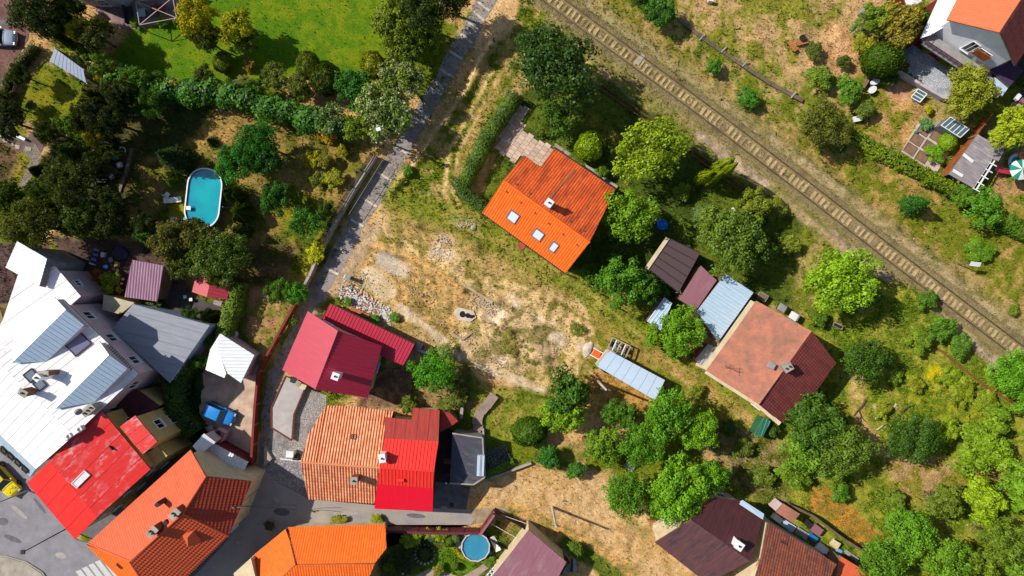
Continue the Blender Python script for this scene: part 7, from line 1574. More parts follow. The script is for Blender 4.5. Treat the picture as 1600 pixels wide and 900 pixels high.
for i, n_ in enumerate(('crate', 'bucket', 'sack', 'box', 'tin')):
    q = A.lerp(B_, .15 + .17 * i).lerp(D_.lerp(C_, .15 + .17 * i), .5); m = MB(); m.box((q.x, q.y, .45), (.4, .5, .9), rr.uniform(0, 1)); tag(m.build(n_, [DARK, GREYR, WHITE, CONC, MAUVE][i], loc=(q.x, q.y, 0)), ['dark crate in the timber rack, end nearest the orange trough', 'grey bucket in the timber rack beside the dark crate', 'white sack in the middle of the timber rack', 'pale box in the timber rack beside the white sack', 'mauve tin in the timber rack, end nearest the orchard'][i], n_)
t = thing('orange_trough', 'small orange trough with pale edges at the trailer end', 'trough', W(932, 553)); m = MB(); m.box(W(932, 553, .55), (.85, .75, .1), -.5); m.build('tray', plain('orange_paint', (246, 100, 30), (230, 90, 30)), t)
for s in (-1, 1): m = MB(); q = W(932, 553, .6); d_ = Vector((math.cos(-.5), math.sin(-.5), 0)); n_ = Vector((-d_.y, d_.x, 0)); m.bar(q + n_ * .42 * s - d_ * .6, q + n_ * .42 * s + d_ * .6, .09, .12); m.bar((q + n_ * .42 * s - d_ * .3) * 1 - Vector((0, 0, .6)), q + n_ * .42 * s - d_ * .3, .06); m.build('side_board', WHITE, t)
# paved beds
t = thing('paved_beds', 'pale paved kitchen garden holding six brown soil beds', 'garden bed', W(1435, 222)); PV = plain('pale_paving', (216, 196, 186), (190, 170, 160), amt=.12); SO = plain('bed_soil', (150, 116, 92), (120, 92, 74), amt=.3)
pts = ccw([W(x, y, .1) for x, y in ((1436, 190), (1495, 221), (1462, 272), (1409, 237))]); m = MB(); m.prism(pts, [p - Vector((0, 0, .15)) for p in pts]); m.build('paving', PV, t)
for x, y in ((1443, 203), (1432, 218), (1422, 233), (1463, 213), (1451, 229), (1440, 245)):
    q = W(x, y, .12); m = MB(); m.box(q, (1.15, 1.0, .08), -.58); b_ = m.build('soil_bed', SO, t); m = MB(); R_ = Matrix.Rotation(-.58, 3, 'Z')
    for dx, dy, sx, sy in ((.6, 0, .06, 1.1), (-.6, 0, .06, 1.1), (0, .52, 1.14, .06), (0, -.52, 1.14, .06)): m.box(q + R_ @ Vector((dx, dy, .04)), (sx, sy, .12), -.58)
    m.build('bed_frame', WOOD, b_)
t = thing('watering_can', 'green watering can on the edge of the paved beds', 'watering can', W(1429.5, 207)); m = MB(); q = W(1429.5, 207); m.tube(q + Vector((0, 0, .1)), q + Vector((0, 0, .42)), .16, .14, 12); m.build('body', plain('green_plastic', (30, 160, 110), rough=.4), t); m = MB(); m.bar(q + Vector((.1, 0, .2)), q + Vector((.42, .1, .45)), .05); m.build('spout', plain('green_plastic', (30, 160, 110)), t)
# small glasshouse
t = thing('small_glasshouse', 'little glasshouse with white framed glass roof by the orange fence', 'greenhouse', W(1490, 205)); q0, q1, q2, q3 = [W(*p) for p in ((1485, 183, 2.0), (1514, 202, 2.0), (1500, 215, 1.7), (1470, 196, 1.7))]
GG = glass('green_glass', (84, 112, 120), .08)
for i in range(5):
    m = MB(); a_, b_ = i / 5 + .01, (i + 1) / 5 - .01; T = ccw([q0.lerp(q1, a_), q0.lerp(q1, b_), q3.lerp(q2, b_), q3.lerp(q2, a_)]); m.prism(T, [p - Vector((0, 0, .03)) for p in T]); m.build('pane', GG, t)
for i in range(6): m = MB(); s = i / 5; m.bar(q0.lerp(q1, s) + Vector((0, 0, .03)), q3.lerp(q2, s) + Vector((0, 0, .03)), .07, .06); m.build('glazing_bar', WHITE, t)
for p, q in ((q0, q1), (q3, q2)): m = MB(); m.bar(p + Vector((0, 0, .04)), q + Vector((0, 0, .04)), .08, .07); m.build('frame', WHITE, t)
for p, q in ((q0, q1), (q1, q2), (q2, q3), (q3, q0)):
    m = MB(); m.bar(Vector((p.x, p.y, .8)), Vector((q.x, q.y, .8)), .04, 1.6); m.build('side_glass', GG, t)
# low glass tunnel beside it
t = thing('cold_tunnel', 'low pale translucent tunnel between paved beds and glasshouse', 'cold frame', W(1478, 208)); m = MB(); m.bar(W(1462, 194, .3), W(1495, 214, .3), .8, .5); m.build('cover', glass('pale_poly', (160, 164, 150), .3), t); m = MB(); m.bar(W(1460, 200, .3), W(1492, 221, .3), .1, .62); m.build('frame', WHITE, t)
t = thing('seedling_greenhouse', 'white framed cold frame with three panes below the terrace', 'cold frame', W(1435, 148)); q0, q1, q2, q3 = [W(*p) for p in ((1434, 139, .9), (1448, 147, .9), (1437, 160, .5), (1423, 152, .5))]
for i in range(3): m = MB(); a_, b_ = i / 3 + .02, (i + 1) / 3 - .02; T = ccw([q0.lerp(q3, a_), q1.lerp(q2, a_), q1.lerp(q2, b_), q0.lerp(q3, b_)]); m.prism(T, [p - Vector((0, 0, .03)) for p in T]); m.build('pane', GG, t)
for i in range(4): m = MB(); s = i / 3; m.bar(q0.lerp(q3, s) + Vector((0, 0, .03)), q1.lerp(q2, s) + Vector((0, 0, .03)), .09, .07); m.build('glazing_bar', WHITE, t)
for p, q in ((q0, q3), (q1, q2)): m = MB(); m.bar(p + Vector((0, 0, .04)), q + Vector((0, 0, .04)), .09, .08); m.bar((p.x, p.y, 0), (p.x, p.y, p.z), .08); m.build('frame', WHITE, t)
m = MB(); m.box(W(1427, 161, .08), (.8, .9, .12), -.6); tag(m.build('white_slab', CONC, loc=W(1427, 161)), 'pale slab in front of the cold frame', 'slab')
# oval tables and board
def table(label, x, y, rx, ry, deg):
    t = thing('garden_table', label, 'table', W(x, y), None, math.radians(deg)); m = MB(); n = 24; vs = [(rx * math.cos(2 * math.pi * i / n), ry * math.sin(2 * math.pi * i / n), .74) for i in range(n)]; m.prism([Vector(v) for v in vs], [Vector((v[0], v[1], .7)) for v in vs]); m.build('tabletop', WHITE, t, world=False)
    for a in (-.5, .5):
        for b in (-.4, .4): m = MB(); m.bar((a * rx, b * ry, 0), (a * rx * .9, b * ry * .9, .7), .06); m.build('leg', WHITE, t, world=False)
table('white oval garden table nearer the terrace corner', 1362, 131, .56, .3, 15); table('white oval garden table nearer the bushy tree', 1358, 143, .52, .36, 35)
t = thing('white_bench', 'white board bench beside the dull olive tree', 'bench', W(1337, 187), None, .2); m = MB(); m.box((0, 0, .45), (1.0, .6, .06)); m.build('seat', WHITE, t, world=False); 
for a in (-.4, .4): m = MB(); m.box((a, 0, .22), (.08, .5, .42)); m.build('leg', GREYR, t, world=False)
lounger('white plastic chair lounger on the grey gravel terrace', 1487, 112, 20)
def bench(label, x, y, deg):
    t = thing('garden_bench', label, 'bench', W(x, y), None, math.radians(deg))
    for i in range(3): m = MB(); m.box((0, -.18 + .18 * i, .45), (1.3, .15, .05)); m.build('slat', plain('orange_wood', (206, 124, 74), (176, 100, 60)), t, world=False)
    for a in (-.5, .5): m = MB(); m.box((a, 0, .21), (.08, .46, .42)); m.build('leg', DARK, t, world=False)
bench('orange brown wooden bench in the dry meadow, the long slanting one', 1236, 74, -52); bench('orange wooden bench in the dry meadow beside the black grill', 1251, 68, 15)
t = thing('grill', 'black grill beside the orange benches in the meadow', 'grill', W(1254, 59)); m = MB(); m.tube(W(1254, 59, .5), W(1254, 59, .8), .3, .34, 14); m.build('bowl', BLACK, t)
for k in range(3): m = MB(); q = W(1254, 59); d_ = Vector((math.cos(k * 2.1), math.sin(k * 2.1), 0)) * .3; m.bar(q + d_, q + d_ * .4 + Vector((0, 0, .55)), .04); m.build('leg', BLACK, t)
m = MB(); m.box(W(1347, 20, .5), (.5, .5, 1.0), -.5); tag(m.build('beehive', GREYR, loc=W(1347, 20)), 'pale box hive at the far meadow edge', 'box')
m = MB(); m.box(W(1110, 1, .35), (.5, .35, .7), -.2); tag(m.build('small_box', WHITE, loc=W(1110, 1)), 'small white box at the top edge of the meadow', 'box')
# terrace pots
for i, (x, y, c_) in enumerate(((1409, 99, CONC), (1414, 104, plain('terracotta_pot', (186, 110, 84))), (1403, 110, CONC), (1411, 112, plain('terracotta_pot', (186, 110, 84))), (1418, 120, plain('terracotta_pot', (186, 110, 84))), (1426, 126, CONC), (1432, 130, plain('terracotta_pot', (186, 110, 84))), (1453, 79, plain('yellow_pot', (230, 210, 20))))):
    t = thing('plant_pot', ['pale pot at the terrace corner, highest', 'terracotta pot just right of the highest pale pot', 'pale pot against the terrace corner wall', 'terracotta pot beside the corner wall pale pot', 'terracotta pot halfway along the terrace wall', 'pale pot in the terrace wall row', 'terracotta pot closest to the cold frame', 'yellow flower pot on the pale terrace slab'][i], 'pot', W(x, y, .03)); q = W(x, y, .03)
    m = MB(); m.tube(q, q + Vector((0, 0, .35)), .16, .22, 12); m.build('pot', c_, t); o = link('plant', PROTO['shrub'][i % 3], t); o.scale = (.3, .3, .7); o.color = lfc([(90, 120, 50), (150, 90, 80), (110, 120, 80), (120, 130, 60)][i % 4] if i < 7 else (230, 210, 20))
m = MB(); m.box(W(1455, 84, .1), (1.1, .9, .14), -.5); tag(m.build('pale_slab', PV, loc=W(1455, 84)), 'pale square slab on the grey gravel terrace', 'slab')
# pergola pavilion, umbrella, slide, inflatable
t = thing('pavilion', 'open shed with weathered grey corrugated roof and white pergola beams', 'pavilion', W(1523, 252)); f_ = Face([(1527, 210, 2.7), (1569, 234, 2.5), (1560, 252, 2.5), (1549, 248, 2.5), (1520, 294, 2.5), (1482, 272, 2.7)], along=((1504, 240), (1540, 262)))
put_cover(t, f_, 'corr', GREYCOR, WOOD)
for x, y in ((1527, 211), (1568, 235), (1519, 292), (1483, 272)): m = MB(); q = W(x, y, 2.5); m.bar((q.x, q.y, 0), (q.x, q.y, 2.4), .12); m.build('post', WOOD, t)
for i in range(2): m = MB(); m.bar(W(1549 + i * 5, 249 + i * 2, 2.45), W(1520 + i * 5, 294 + i * 3, 2.45), .12, .14); m.build('beam', WHITE, t)
for i in range(5): m = MB(); s = i / 4.; x, y = 1546 - 26 * s, 254 + 40 * s; m.bar(W(x, y, 2.56), W(x + 11, y + 6, 2.56), .1, .1); m.build('rafter', WHITE, t)
for a, b in (((1505, 241), (1521, 253)), ((1489, 266), (1505, 275))): 
    m = MB(); A, B_ = W(*a, 2.8), W(*b, 2.8); 
    A.z = f_.z(A.x, A.y) + .12; B_.z = f_.z(B_.x, B_.y) + .12; m.bar(A, B_, .34, .02); m.build('pale_sheet', WHITE, t)
t = thing('parasol', 'green and white segmented parasol beside the red slide', 'parasol', W(1593, 263)); c_ = W(1594, 265, 2.2); n = 10
for i in range(n):
    m = MB(); a0, a1 = 2 * math.pi * i / n + .1, 2 * math.pi * (i + 1) / n + .1; R_ = 1.15; m.add([c_ + Vector((0, 0, .35)), c_ + Vector((R_ * math.cos(a0), R_ * math.sin(a0), 0)), c_ + Vector((R_ * math.cos(a1), R_ * math.sin(a1), 0))], [(0, 1, 2)]); m.build('canopy_segment', [plain('green_cloth', (20, 160, 120), rough=.9), WHITE][i % 2], t)
m = MB(); m.tube((c_.x, c_.y, 0), (c_.x, c_.y, 2.6), .03); m.build('pole', STEEL, t)
t = thing('slide', 'red plastic slide running out of the pavilion', 'slide', W(1572, 268)); A, B_ = W(1556, 265, 1.1), W(1584, 270, .25); d_ = (B_ - A); n_ = Vector((-d_.y, d_.x, 0)).normalized()
RP_ = paintm('red_plastic', (220, 50, 70), .4); m = MB(); m.bar(A, B_, .5, .05); m.build('chute', RP_, t)
for s in (-1, 1): m = MB(); m.bar(A + n_ * .26 * s + Vector((0, 0, .08)), B_ + n_ * .26 * s + Vector((0, 0, .08)), .05, .16); m.build('side', RP_, t)
m = MB(); m.bar((A.x, A.y, 0), A, .06); m.build('support', BLUEP, t)
t = thing('inflatable_pool', 'colourful inflatable children pool with blue ball and orange arch', 'inflatable pool', W(1587, 252)); q = W(1588, 253, .2); m = MB(); m.ring((q.x, q.y, .2), .75, .18, n=24); m.build('ring', WHITE, t)
m = MB(); m.ring((q.x + .35, q.y + .65, .55), .3, .13, n=14); m.build('arch', paintm('orange_plastic', (240, 130, 40), .4), t); m = MB(); m.ring((q.x - .55, q.y - .45, .3), .3, .12, n=14); m.build('side_ring', BLUEP, t); m = MB(); m.tube((q.x, q.y, .05), (q.x, q.y, .1), .7, n=20); m.build('floor', plain('cyan_vinyl', (40, 170, 210), rough=.4), t)
# purple stored things at right edge
t = thing('loaded_trailer', 'dark flat trailer loaded with pale boxes by the purple shed', 'trailer', W(1592, 160)); m = MB(); q = W(1592, 160); m.box(q + Vector((0, 0, .6)), (2.6, 1.4, .12), .9); m.build('bed', DARK, t)
for s in (-1, 1): m = MB(); m.tube(q + Vector((.5 * s, -.4 * s, .3)), q + Vector((.7 * s, -.55 * s, .3)), .3, n=14); m.build('wheel', BLACK, t)
for x, y, c_, l in ((1590, 152, WHITE, 'white box on the dark flat trailer'), (1598, 157, MAUVE, 'mauve box on the dark flat trailer'), (1590, 168, CONC, 'pale plank box at the low end of the dark trailer')): m = MB(); m.box(W(x, y, .85), (.7, .4, .35), .9); tag(m.build('storage_box', c_, loc=W(x, y, .66)), l, 'box')
# gravel yard things
t = thing('water_barrel', 'white topped barrel behind the blue car', 'barrel', W(330, 668)); m = MB(); m.tube(W(330, 668), W(330, 668, .9), .3, n=16); m.build('drum', CONCD, t); m = MB(); m.tube(W(330, 668, .9), W(330, 668, .95), .27, n=16); m.build('lid', GREYR, t)
fence('dark_red_fence', 'dark red low fence below the gravel yard', [(340, 688), (366, 700), (389, 716)], 1.2, MAROON, None, 1.8, .3)
t = thing('round_table', 'round white table on the dark paving by the white garage', 'table', W(371, 521)); m = MB(); q = W(371, 521); m.tube(q + Vector((0, 0, .72)), q + Vector((0, 0, .77)), .4, n=24); m.build('tabletop', WHITE, t); m = MB(); m.tube(q, q + Vector((0, 0, .72)), .05); m.build('leg', WHITE, t)
sheet('dark_paving', [(270, 450), (300, 462), (345, 480), (338, 500), (300, 500), (262, 470)], .01, plain('dark_paving_stone', (92, 84, 84), (70, 64, 66), amt=.2))
for i, (x, y, s, l) in enumerate(((289, 464, .35, 'small white stool on dark paving, nearer the mauve shed'), (298, 468, .35, 'small white stool on dark paving, nearer the red hut'))):
    t = thing('stool', l, 'stool', W(x, y)); m = MB(); m.box(W(x, y, .45), (s, s, .05), .1); m.build('seat', WHITE, t)
    for a in (-1, 1):
        for b in (-1, 1): m = MB(); q = W(x, y); m.bar(q + Vector((a * .13, b * .13, 0)), q + Vector((a * .13, b * .13, .43)), .04); m.build('leg', GREYR, t)
t = thing('garden_table', 'small pale table in front of the red hut', 'table', W(340, 473)); m = MB(); m.box(W(340, 473, .72), (.9, .5, .05), -.2); m.build('tabletop', GREYR, t)
for a in (-1, 1): m = MB(); q = W(340, 473); m.bar(q + Vector((a * .35, 0, 0)), q + Vector((a * .35, 0, .7)), .06); m.build('leg', DARK, t)
# dark yard clutter
t = thing('deck_chair', 'blue striped deck chair in the dark back yard', 'deck chair', W(151, 400), None, 1.25); 
for i in range(6): m = MB(); m.box((-.7 + i * .28, 0, .3 + (.1 if i > 3 else 0)), (.26, .6, .04)); m.build('cushion_strip', [plain('navy_cloth', (40, 60, 120)), plain('sky_cloth', (120, 150, 200))][i % 2], t, world=False)
m = MB(); m.box((-.95, 0, .25), (.12, .66, .3)); m.build('foot_bar', WHITE, t, world=False)
for x, y, c_, nm, l in ((162, 398, WHITE, 'white_sack', 'white sack beside the blue deck chair'), (174, 406, GREYR, 'tool_heap', 'grey heap between deck chair and blue tarp'), (165, 417, BLUEP, 'blue_bucket', 'bright blue bucket in the dark back yard'), (183, 413, YELLOWR, 'yellow_box', 'yellowish box beside the dark tarp'), (129, 435, WHITE, 'white_crate', 'lone white crate near the white annex'), (192, 436, WHITE, 'white_pot', 'white pot by the mauve shed wall, upper'), (190, 443, WHITE, 'white_pot', 'white pot by the mauve shed wall, lower')):
    m = MB(); s = .42 if nm != 'white_pot' else .26; q = W(x, y, .2)
    if 'bucket' in nm or 'pot' in nm: m.tube(W(x, y), W(x, y, .4), s * .5, s * .6, 12)
    else: m.box(q, (s * 1.3, s, .4), x * .3); m.box(q + Vector((.1, .05, .22)), (s * .8, s * .7, .1), x)
    tag(m.build(nm, c_, loc=W(x, y)), l, nm.split('_')[-1])
rock('dark blue tarp covered mound in the back yard', 188, 396, (.85, .85), plain('navy_tarp', (50, 60, 90), (40, 48, 76)), 'tarp_mound', .4, 'tarp')
# dark boxes row
for i, (x, y, c_, nm, l) in enumerate(((191, 235, WHITE, 'basin', 'white curved basin at the top of the stored row'), (180, 246, plain('teal_box', (120, 160, 170)), 'storage_box', 'pale teal box below the white basin'), (187, 258, WHITE, 'storage_box', 'white cornered box in the stored row'), (179, 267, plain('amber', (220, 150, 50)), 'toy_tractor', 'small orange toy below the white box'), (174, 276, GREYR, 'storage_box', 'grey box low in the stored row'))):
    m = MB(); q = W(x, y, .2)
    if nm == 'basin': m.ring(q, .35, .08, -.6, 2.6, 14)
    else: m.box(q, (.5, .55, .4), .15 * i); m.box(q + Vector((.08, .02, .23)), (.3, .4, .08), .4 * i)
    tag(m.build(nm, c_, loc=W(x, y)), l, nm.replace('_', ' '))
for i in range(7):
    t = thing('compost_bin', 'dark timber bin in the shaded row, ' + ['first from the hedge', 'second from the hedge', 'third, by the white basin', 'fourth, by the teal box', 'fifth, by the orange toy', 'sixth, by the grey box', 'last before the dark yard'][i], 'bin', W(172 - i * 1.5, 218 + i * 12)); q = W(172 - i * 1.5, 218 + i * 12)
    for dx, dy, sx, sy in ((0, .3, 1.1, .06), (0, -.3, 1.1, .06), (.55, 0, .06, .6), (-.55, 0, .06, .6)): m = MB(); m.box(q + Vector((dx, dy, .35)), (sx, sy, .7)); m.build('side_board', DARK, t)
m = MB(); m.ring(W(1, 207, .15), .42, .14, n=20); tag(m.build('tyre', WHITE, loc=W(1, 207)), 'white painted tyre on the patio edge', 'tyre')
t = thing('garden_bench', 'white plank bench at the patio corner', 'bench', W(36, 216), None, -.45); m = MB(); m.box((0, 0, .42), (1.1, .3, .06)); m.build('seat', WHITE, t, world=False)
for a in (-.4, .4): m = MB(); m.box((a, 0, .2), (.08, .26, .4)); m.build('leg', WHITE, t, world=False)
t = thing('towel_bundle', 'pink and white bundle lying beside the gravel path', 'bundle', W(47, 289)); m = MB(); m.box(W(46, 288, .12), (.5, .25, .16), -.5); m.build('cloth', WHITE, t); m = MB(); m.box(W(48, 290, .13), (.45, .16, .18), -.5); m.build('fold', plain('pink_cloth', (220, 130, 120)), t)
# terrace pergola of the villa
t = thing('pergola', 'thin pale pergola frame over the villa terrace', 'pergola', W(245, 20)); q0, q1, q2, q3 = [W(*p) for p in ((212, 2, 2.4), (270, -4, 2.4), (276, 28, 2.4), (218, 39, 2.4))]
for p, q in ((q0, q1), (q1, q2), (q2, q3), (q3, q0), (q0, q2), (q1, q3)): m = MB(); m.bar(p, q, .07, .07); m.build('beam', plain('pale_beam', (196, 170, 168)), t)
for p in (q0, q1, q2, q3): m = MB(); m.bar((p.x, p.y, 0), (p.x, p.y, 2.37), .08); m.build('post', plain('pale_beam', (196, 170, 168)), t)
for i, (x, y, nm, l) in enumerate(((226, 24, 'glass_table', 'glass table under the pale pergola'), (205, 26, 'garden_sofa', 'dark sofa on the villa terrace beside the pergola'), (252, 18, 'wooden_table', 'reddish wooden table under the pergola'))):
    t = thing(nm, l, nm.split('_')[1], W(x, y)); q = W(x, y); mt = [glass('pale_glass', (150, 180, 190)), DARK, MAROON][i]; m = MB(); m.box(q + Vector((0, 0, [.74, .4, .74][i])), [(.9, .9, .04), (.7, 1.9, .3), (1.7, .9, .06)][i], .1); m.build('top' if i != 1 else 'seat', mt, t)
    if i == 1: m = MB(); m.box(q + Vector((-.35, 0, .7)), (.14, 1.9, .5), .1); m.build('backrest', mt, t)
    for a in (-1, 1):
        for b in (-1, 1): m = MB(); m.bar(q + Vector((a * .28, b * .3, 0)), q + Vector((a * .28, b * .3, .4 if i == 1 else .72)), .05); m.build('leg', DARK, t)
# brick terrace of the orange house: slabs
rr = random.Random(21); t = thing('brick_terrace', 'pinkish slab terrace behind the orange tiled house', 'terrace', W(800, 215)); tp = [plain('slab_pink', (226, 200, 180), (200, 172, 154), amt=.12), plain('slab_tan', (208, 182, 164), (184, 156, 140), amt=.12)]
bound = [(806, 158), (826, 166), (820, 190), (814, 200), (846, 222), (862, 226), (868, 234), (846, 262), (818, 243), (806, 254), (770, 232), (783, 205)]
ux, uy = Vector((math.cos(-.62), math.sin(-.62), 0)), Vector((-math.sin(-.62), math.cos(-.62), 0)); c_ = W(815, 215)
me_c = {}
for i in range(-12, 13):
    for j in range(-16, 17):
        p = c_ + ux * i * .72 + uy * (j * .48 + (i % 2) * .24); px_, py_ = p.x * S + 800, 450 - p.y * S
        if inside(px_, py_, bound):
            k = rr.randrange(2)
            if k not in me_c: m = MB(); m.box((0, 0, 0), (.69, .45, .08)); o = m.build('slab', tp[k]); me_c[k] = o.data; bpy.data.objects.remove(o)
            o = link('paving_slab', me_c[k], t, p + Vector((0, 0, .04 + rr.uniform(0, .012))) - ORG[t.name]); o.rotation_euler = (0, 0, -.62)
# junk yard by the brown roof
jt = [('white_sheet_stack', 1214, 810, 1.3, .7, .5, WHITE, 'white sheets stacked beside the salmon shed'), ('corrugated_stack', 1232, 822, 1.6, .8, .4, BLUEW, 'pale corrugated sheets along the brown tile eaves'), ('board_stack', 1252, 834, 1.5, .8, .5, GREYR, 'grey boards in the junk row'), ('blue_tarp', 1270, 840, 1.2, .6, .6, BLUEP, 'bright blue tarp in the junk row'), ('panel_stack', 1284, 856, 1.4, .7, .5, WHITE, 'white panels below the blue tarp'), ('brown_crate', 1276, 828, 1.3, .9, .8, MAUVE, 'brown crate against the junk yard wall'), ('cardboard_box', 1305, 850, .9, .8, .7, CREAM, 'tan box at the junk row end'), ('pipe_bundle', 1330, 868, 1.9, .5, .4, GREYR, 'grey pipe bundle near the corner shed'), ('scrap_box', 1312, 862, .8, .5, .5, paintm('light_blue', (130, 190, 220)), 'light blue scrap by the pipe bundle'), ('dark_crate', 1262, 818, .9, .7, .8, DARK, 'dark crate beside the salmon shed')]
for i, (nm, x, y, l, w, h, mt, lb) in enumerate(jt):
    t = thing(nm, lb, nm.replace('_', ' '), W(x, y))
    for k in range(3): m = MB(); m.box(W(x + rr.uniform(-2, 2), y + rr.uniform(-1.5, 1.5), h * (k + .5) / 3), (l * rr.uniform(.8, 1), w * rr.uniform(.8, 1), h / 3 - .01), -.62 + rr.uniform(-.12, .12)); m.build('layer', mt, t)
# fallen logs
def log(label, pts, r, mat):
    t = thing('fallen_log', label, 'log', W(*pts[0][0])); 
    for k, br in enumerate(pts):
        P = [W(x, y, r * (1 - .1 * i) + .06) for i, (x, y) in enumerate(br)]; m = MB(); rs = [r * (1 - .7 * i / len(P)) * (1 if k == 0 else .6) for i in range(len(P))]
        for i in range(len(P) - 1): m.tube(P[i], P[i + 1], rs[i], rs[i + 1], 8)
        m.build('trunk' if k == 0 else 'branch', mat, t)
PALE = plain('bleached_wood', (214, 196, 176), (180, 160, 140), amt=.2)
log('white bleached log with forked branch on the sunny slope', [[(1366, 633), (1370, 641), (1369, 655)], [(1370, 641), (1384, 641), (1392, 640), (1402, 632)]], .22, PALE)
log('short bleached log knot beside the forked white log', [[(1386, 642), (1398, 635), (1403, 637)], [(1398, 635), (1400, 630)]], .16, PALE)
log('brown forked dead branch near the tree group', [[(1353, 624), (1348, 634), (1341, 641), (1334, 650)], [(1342, 640), (1346, 652), (1354, 660)]], .14, BARK)
log('grey thin log on the shady side of the fine leaved tree', [[(1370, 672), (1382, 663)]], .1, PALE); log('dark thin log above the fine leaved tree', [[(1408, 644), (1422, 634)]], .12, BARK)
log('pale stick lying in the yellow green slope', [[(1505, 626), (1520, 625), (1532, 622), (1540, 618)]], .09, PALE); log('thick pale log in the lower right clearing', [[(1474, 782), (1486, 790)]], .16, PALE); log('tan log beside the corner woods', [[(1512, 762), (1535, 772), (1560, 778)]], .1, BARK)
# boxes behind the salmon roof
for i, (x, y, mt, l) in enumerate(((1222, 481, DARK, 'dark bin behind the salmon roofed house'), (1240, 494, GREYR, 'white topped bin behind the salmon roofed house'), (1191, 464, CONC, 'pale planter box at the back corner of the salmon roof'))):
    t = thing('storage_bin', l, 'bin', W(x, y)); m = MB(); m.box(W(x, y, .5), (.85, .75, 1.0), -.55); m.build('body', mt, t); m = MB(); m.box(W(x, y, 1.03), (.9, .8, .07), -.55); m.build('lid', [GREYR, WHITE, WOOD][i], t)
t = thing('bath_tub', 'pale tub on the grass beyond the salmon roof', 'tub', W(1309, 509)); m = MB(); m.box(W(1309, 509, .2), (1.1, .45, .35), -.45); m.build('tub', CONC, t); m = MB(); m.box(W(1309, 509, .39), (.95, .32, .02), -.45); m.build('inside', DARK, t)
t = thing('board_pile', 'small grey board pile in the orchard shade', 'boards', W(1124, 666))
for k in range(4): m = MB(); m.box(W(1119 + k * 4, 666, .1 + .02 * k), (.22, 1.2, .06), .03 * k); m.build('board', WOOD, t)
t = thing('scrap_sheet_heap', 'dark red rusty sheets lying at the edge of the great grove', 'sheets', W(976, 722))
for k in range(3): m = MB(); m.box(W(972 + k * 6, 716 + k * 6, .12 + .03 * k), (1.2, .8, .05), -.9 + .1 * k); m.build('sheet', [RUST, MAROON, GREYR][k], t)
t = thing('porch_frame', 'white framed porch box on the cobbled yard', 'porch', W(458, 712)); 
for x, y, s, h in ((455, 708, (.8, .7), 1.1), (463, 714, (.6, .6), .7)): m = MB(); m.box(W(x, y, h / 2), (*s, h), -.1); m.build('box', [WHITE, DARK][x > 460], t)
m = MB(); m.bar(W(438, 717, .5), W(470, 720, .5), .12, .1); m.build('front_rail', WHITE, t)
# red edged concrete terrace
t = thing('raised_terrace', 'pale granular raised terrace with red edging below the raspberry roof', 'terrace', W(450, 640)); pts = ccw([W(x, y, .5) for x, y in ((446, 588), (477, 605), (459, 648), (456, 688), (424, 668), (424, 637))]); m = MB(); m.prism(pts, [p - Vector((0, 0, .5)) for p in pts]); m.build('slab', plain('granular', (196, 190, 186), (174, 168, 166), amt=.25, fine=30), t)
for a, b in (((477, 605), (459, 648)), ((459, 648), (456, 688)), ((456, 688), (424, 668)), ((424, 668), (424, 637)), ((424, 637), (446, 588))): m = MB(); m.bar(W(*a, .53), W(*b, .53), .14, .1); m.build('edging', MAROON, t)
t = thing('stone_wedge', 'triangular pale concrete wedge beside the cobbled yard', 'slab', W(417, 714)); pts = ccw([W(x, y, .4) for x, y in ((413, 697), (425, 717), (412, 730))]); m = MB(); m.prism(pts, [p - Vector((0, 0, .4)) for p in pts]); m.build('slab', CONC, t)
for x, y, l, mt in ((459, 594, 'dark recess box under the raspberry eaves', DARK), (466, 599, 'pale post box under the raspberry eaves', CONC), (474, 604, 'cream post box next to the raspberry eaves post', CREAM)): m = MB(); m.box(W(x, y, .9), (.5, .45, .9), -.4); m.box(W(x, y, 1.37), (.56, .5, .05), -.4); tag(m.build('wall_box', mt, loc=W(x, y)), l, 'box')
# alley things
for i, (x, y, mt, nm, l) in enumerate(((700, 720, WOOD, 'wood_stack', 'wood stack in the dark alley beside the black flat roof'), (698, 742, DARK, 'dark_barrel', 'dark barrel in the alley below the wood stack'), (697, 755, WHITE, 'gas_bottle', 'small white bottle at the alley mouth'))):
    m = MB()
    if i == 0:
        for k in range(5): m.bar(W(694, 717 + k * 1.4, .2 + .1 * k), W(706, 718 + k * 1.4, .2 + .1 * k), .16)
    else: m.tube(W(x, y), W(x, y, .7), .28 if i == 1 else .12, n=14)
    tag(m.build(nm, mt, loc=W(x, y)), l, nm.replace('_', ' '))
# garden by the round pool
m = MB(); 
t = thing('stone_ring', 'ring of stones around the dark dome in the pool garden', 'stones', W(664, 866))
for i in range(16): a_ = i * math.pi / 8; m = MB(); q = W(664, 866); m.box(q + Vector((math.cos(a_) * 1.05, math.sin(a_) * 1.0, .1)), (.3, .22, .2), a_); m.build('stone', CONC, t)
sheet('garden_path', [(640, 905), (670, 888), (690, 892), (720, 902), (748, 886), (772, 868), (780, 876), (752, 896), (735, 915), (660, 915)], .012, plain('garden_path_stone', (184, 160, 140), (156, 134, 116), amt=.2))
sheet('garden_path', [(722, 832), (738, 826), (722, 850), (718, 866), (712, 850)], .012, plain('pink_paving', (200, 176, 170)))
t = thing('white_trellis', 'white wall trellis with plants beside the mauve roof', 'trellis', W(768, 884))
for k in range(2): m = MB(); m.bar(W(758 + k * 8, 902 - k * 0, .9), W(777 + k * 3, 880 + k * 2, .9), .12, .1); m.build('rail', WHITE, t)
for k in range(5): m = MB(); x, y = 759 + 4 * k, 899 - 4.6 * k; m.bar(W(x, y, .9), W(x + 7, y + 2, .9), .1, .1); m.bar(W(x + 3, y, 0), W(x + 3, y, .9), .08); m.build('rung', WHITE, t)
lounger('white statue like lounger beside the round pool', 774, 848, -65)
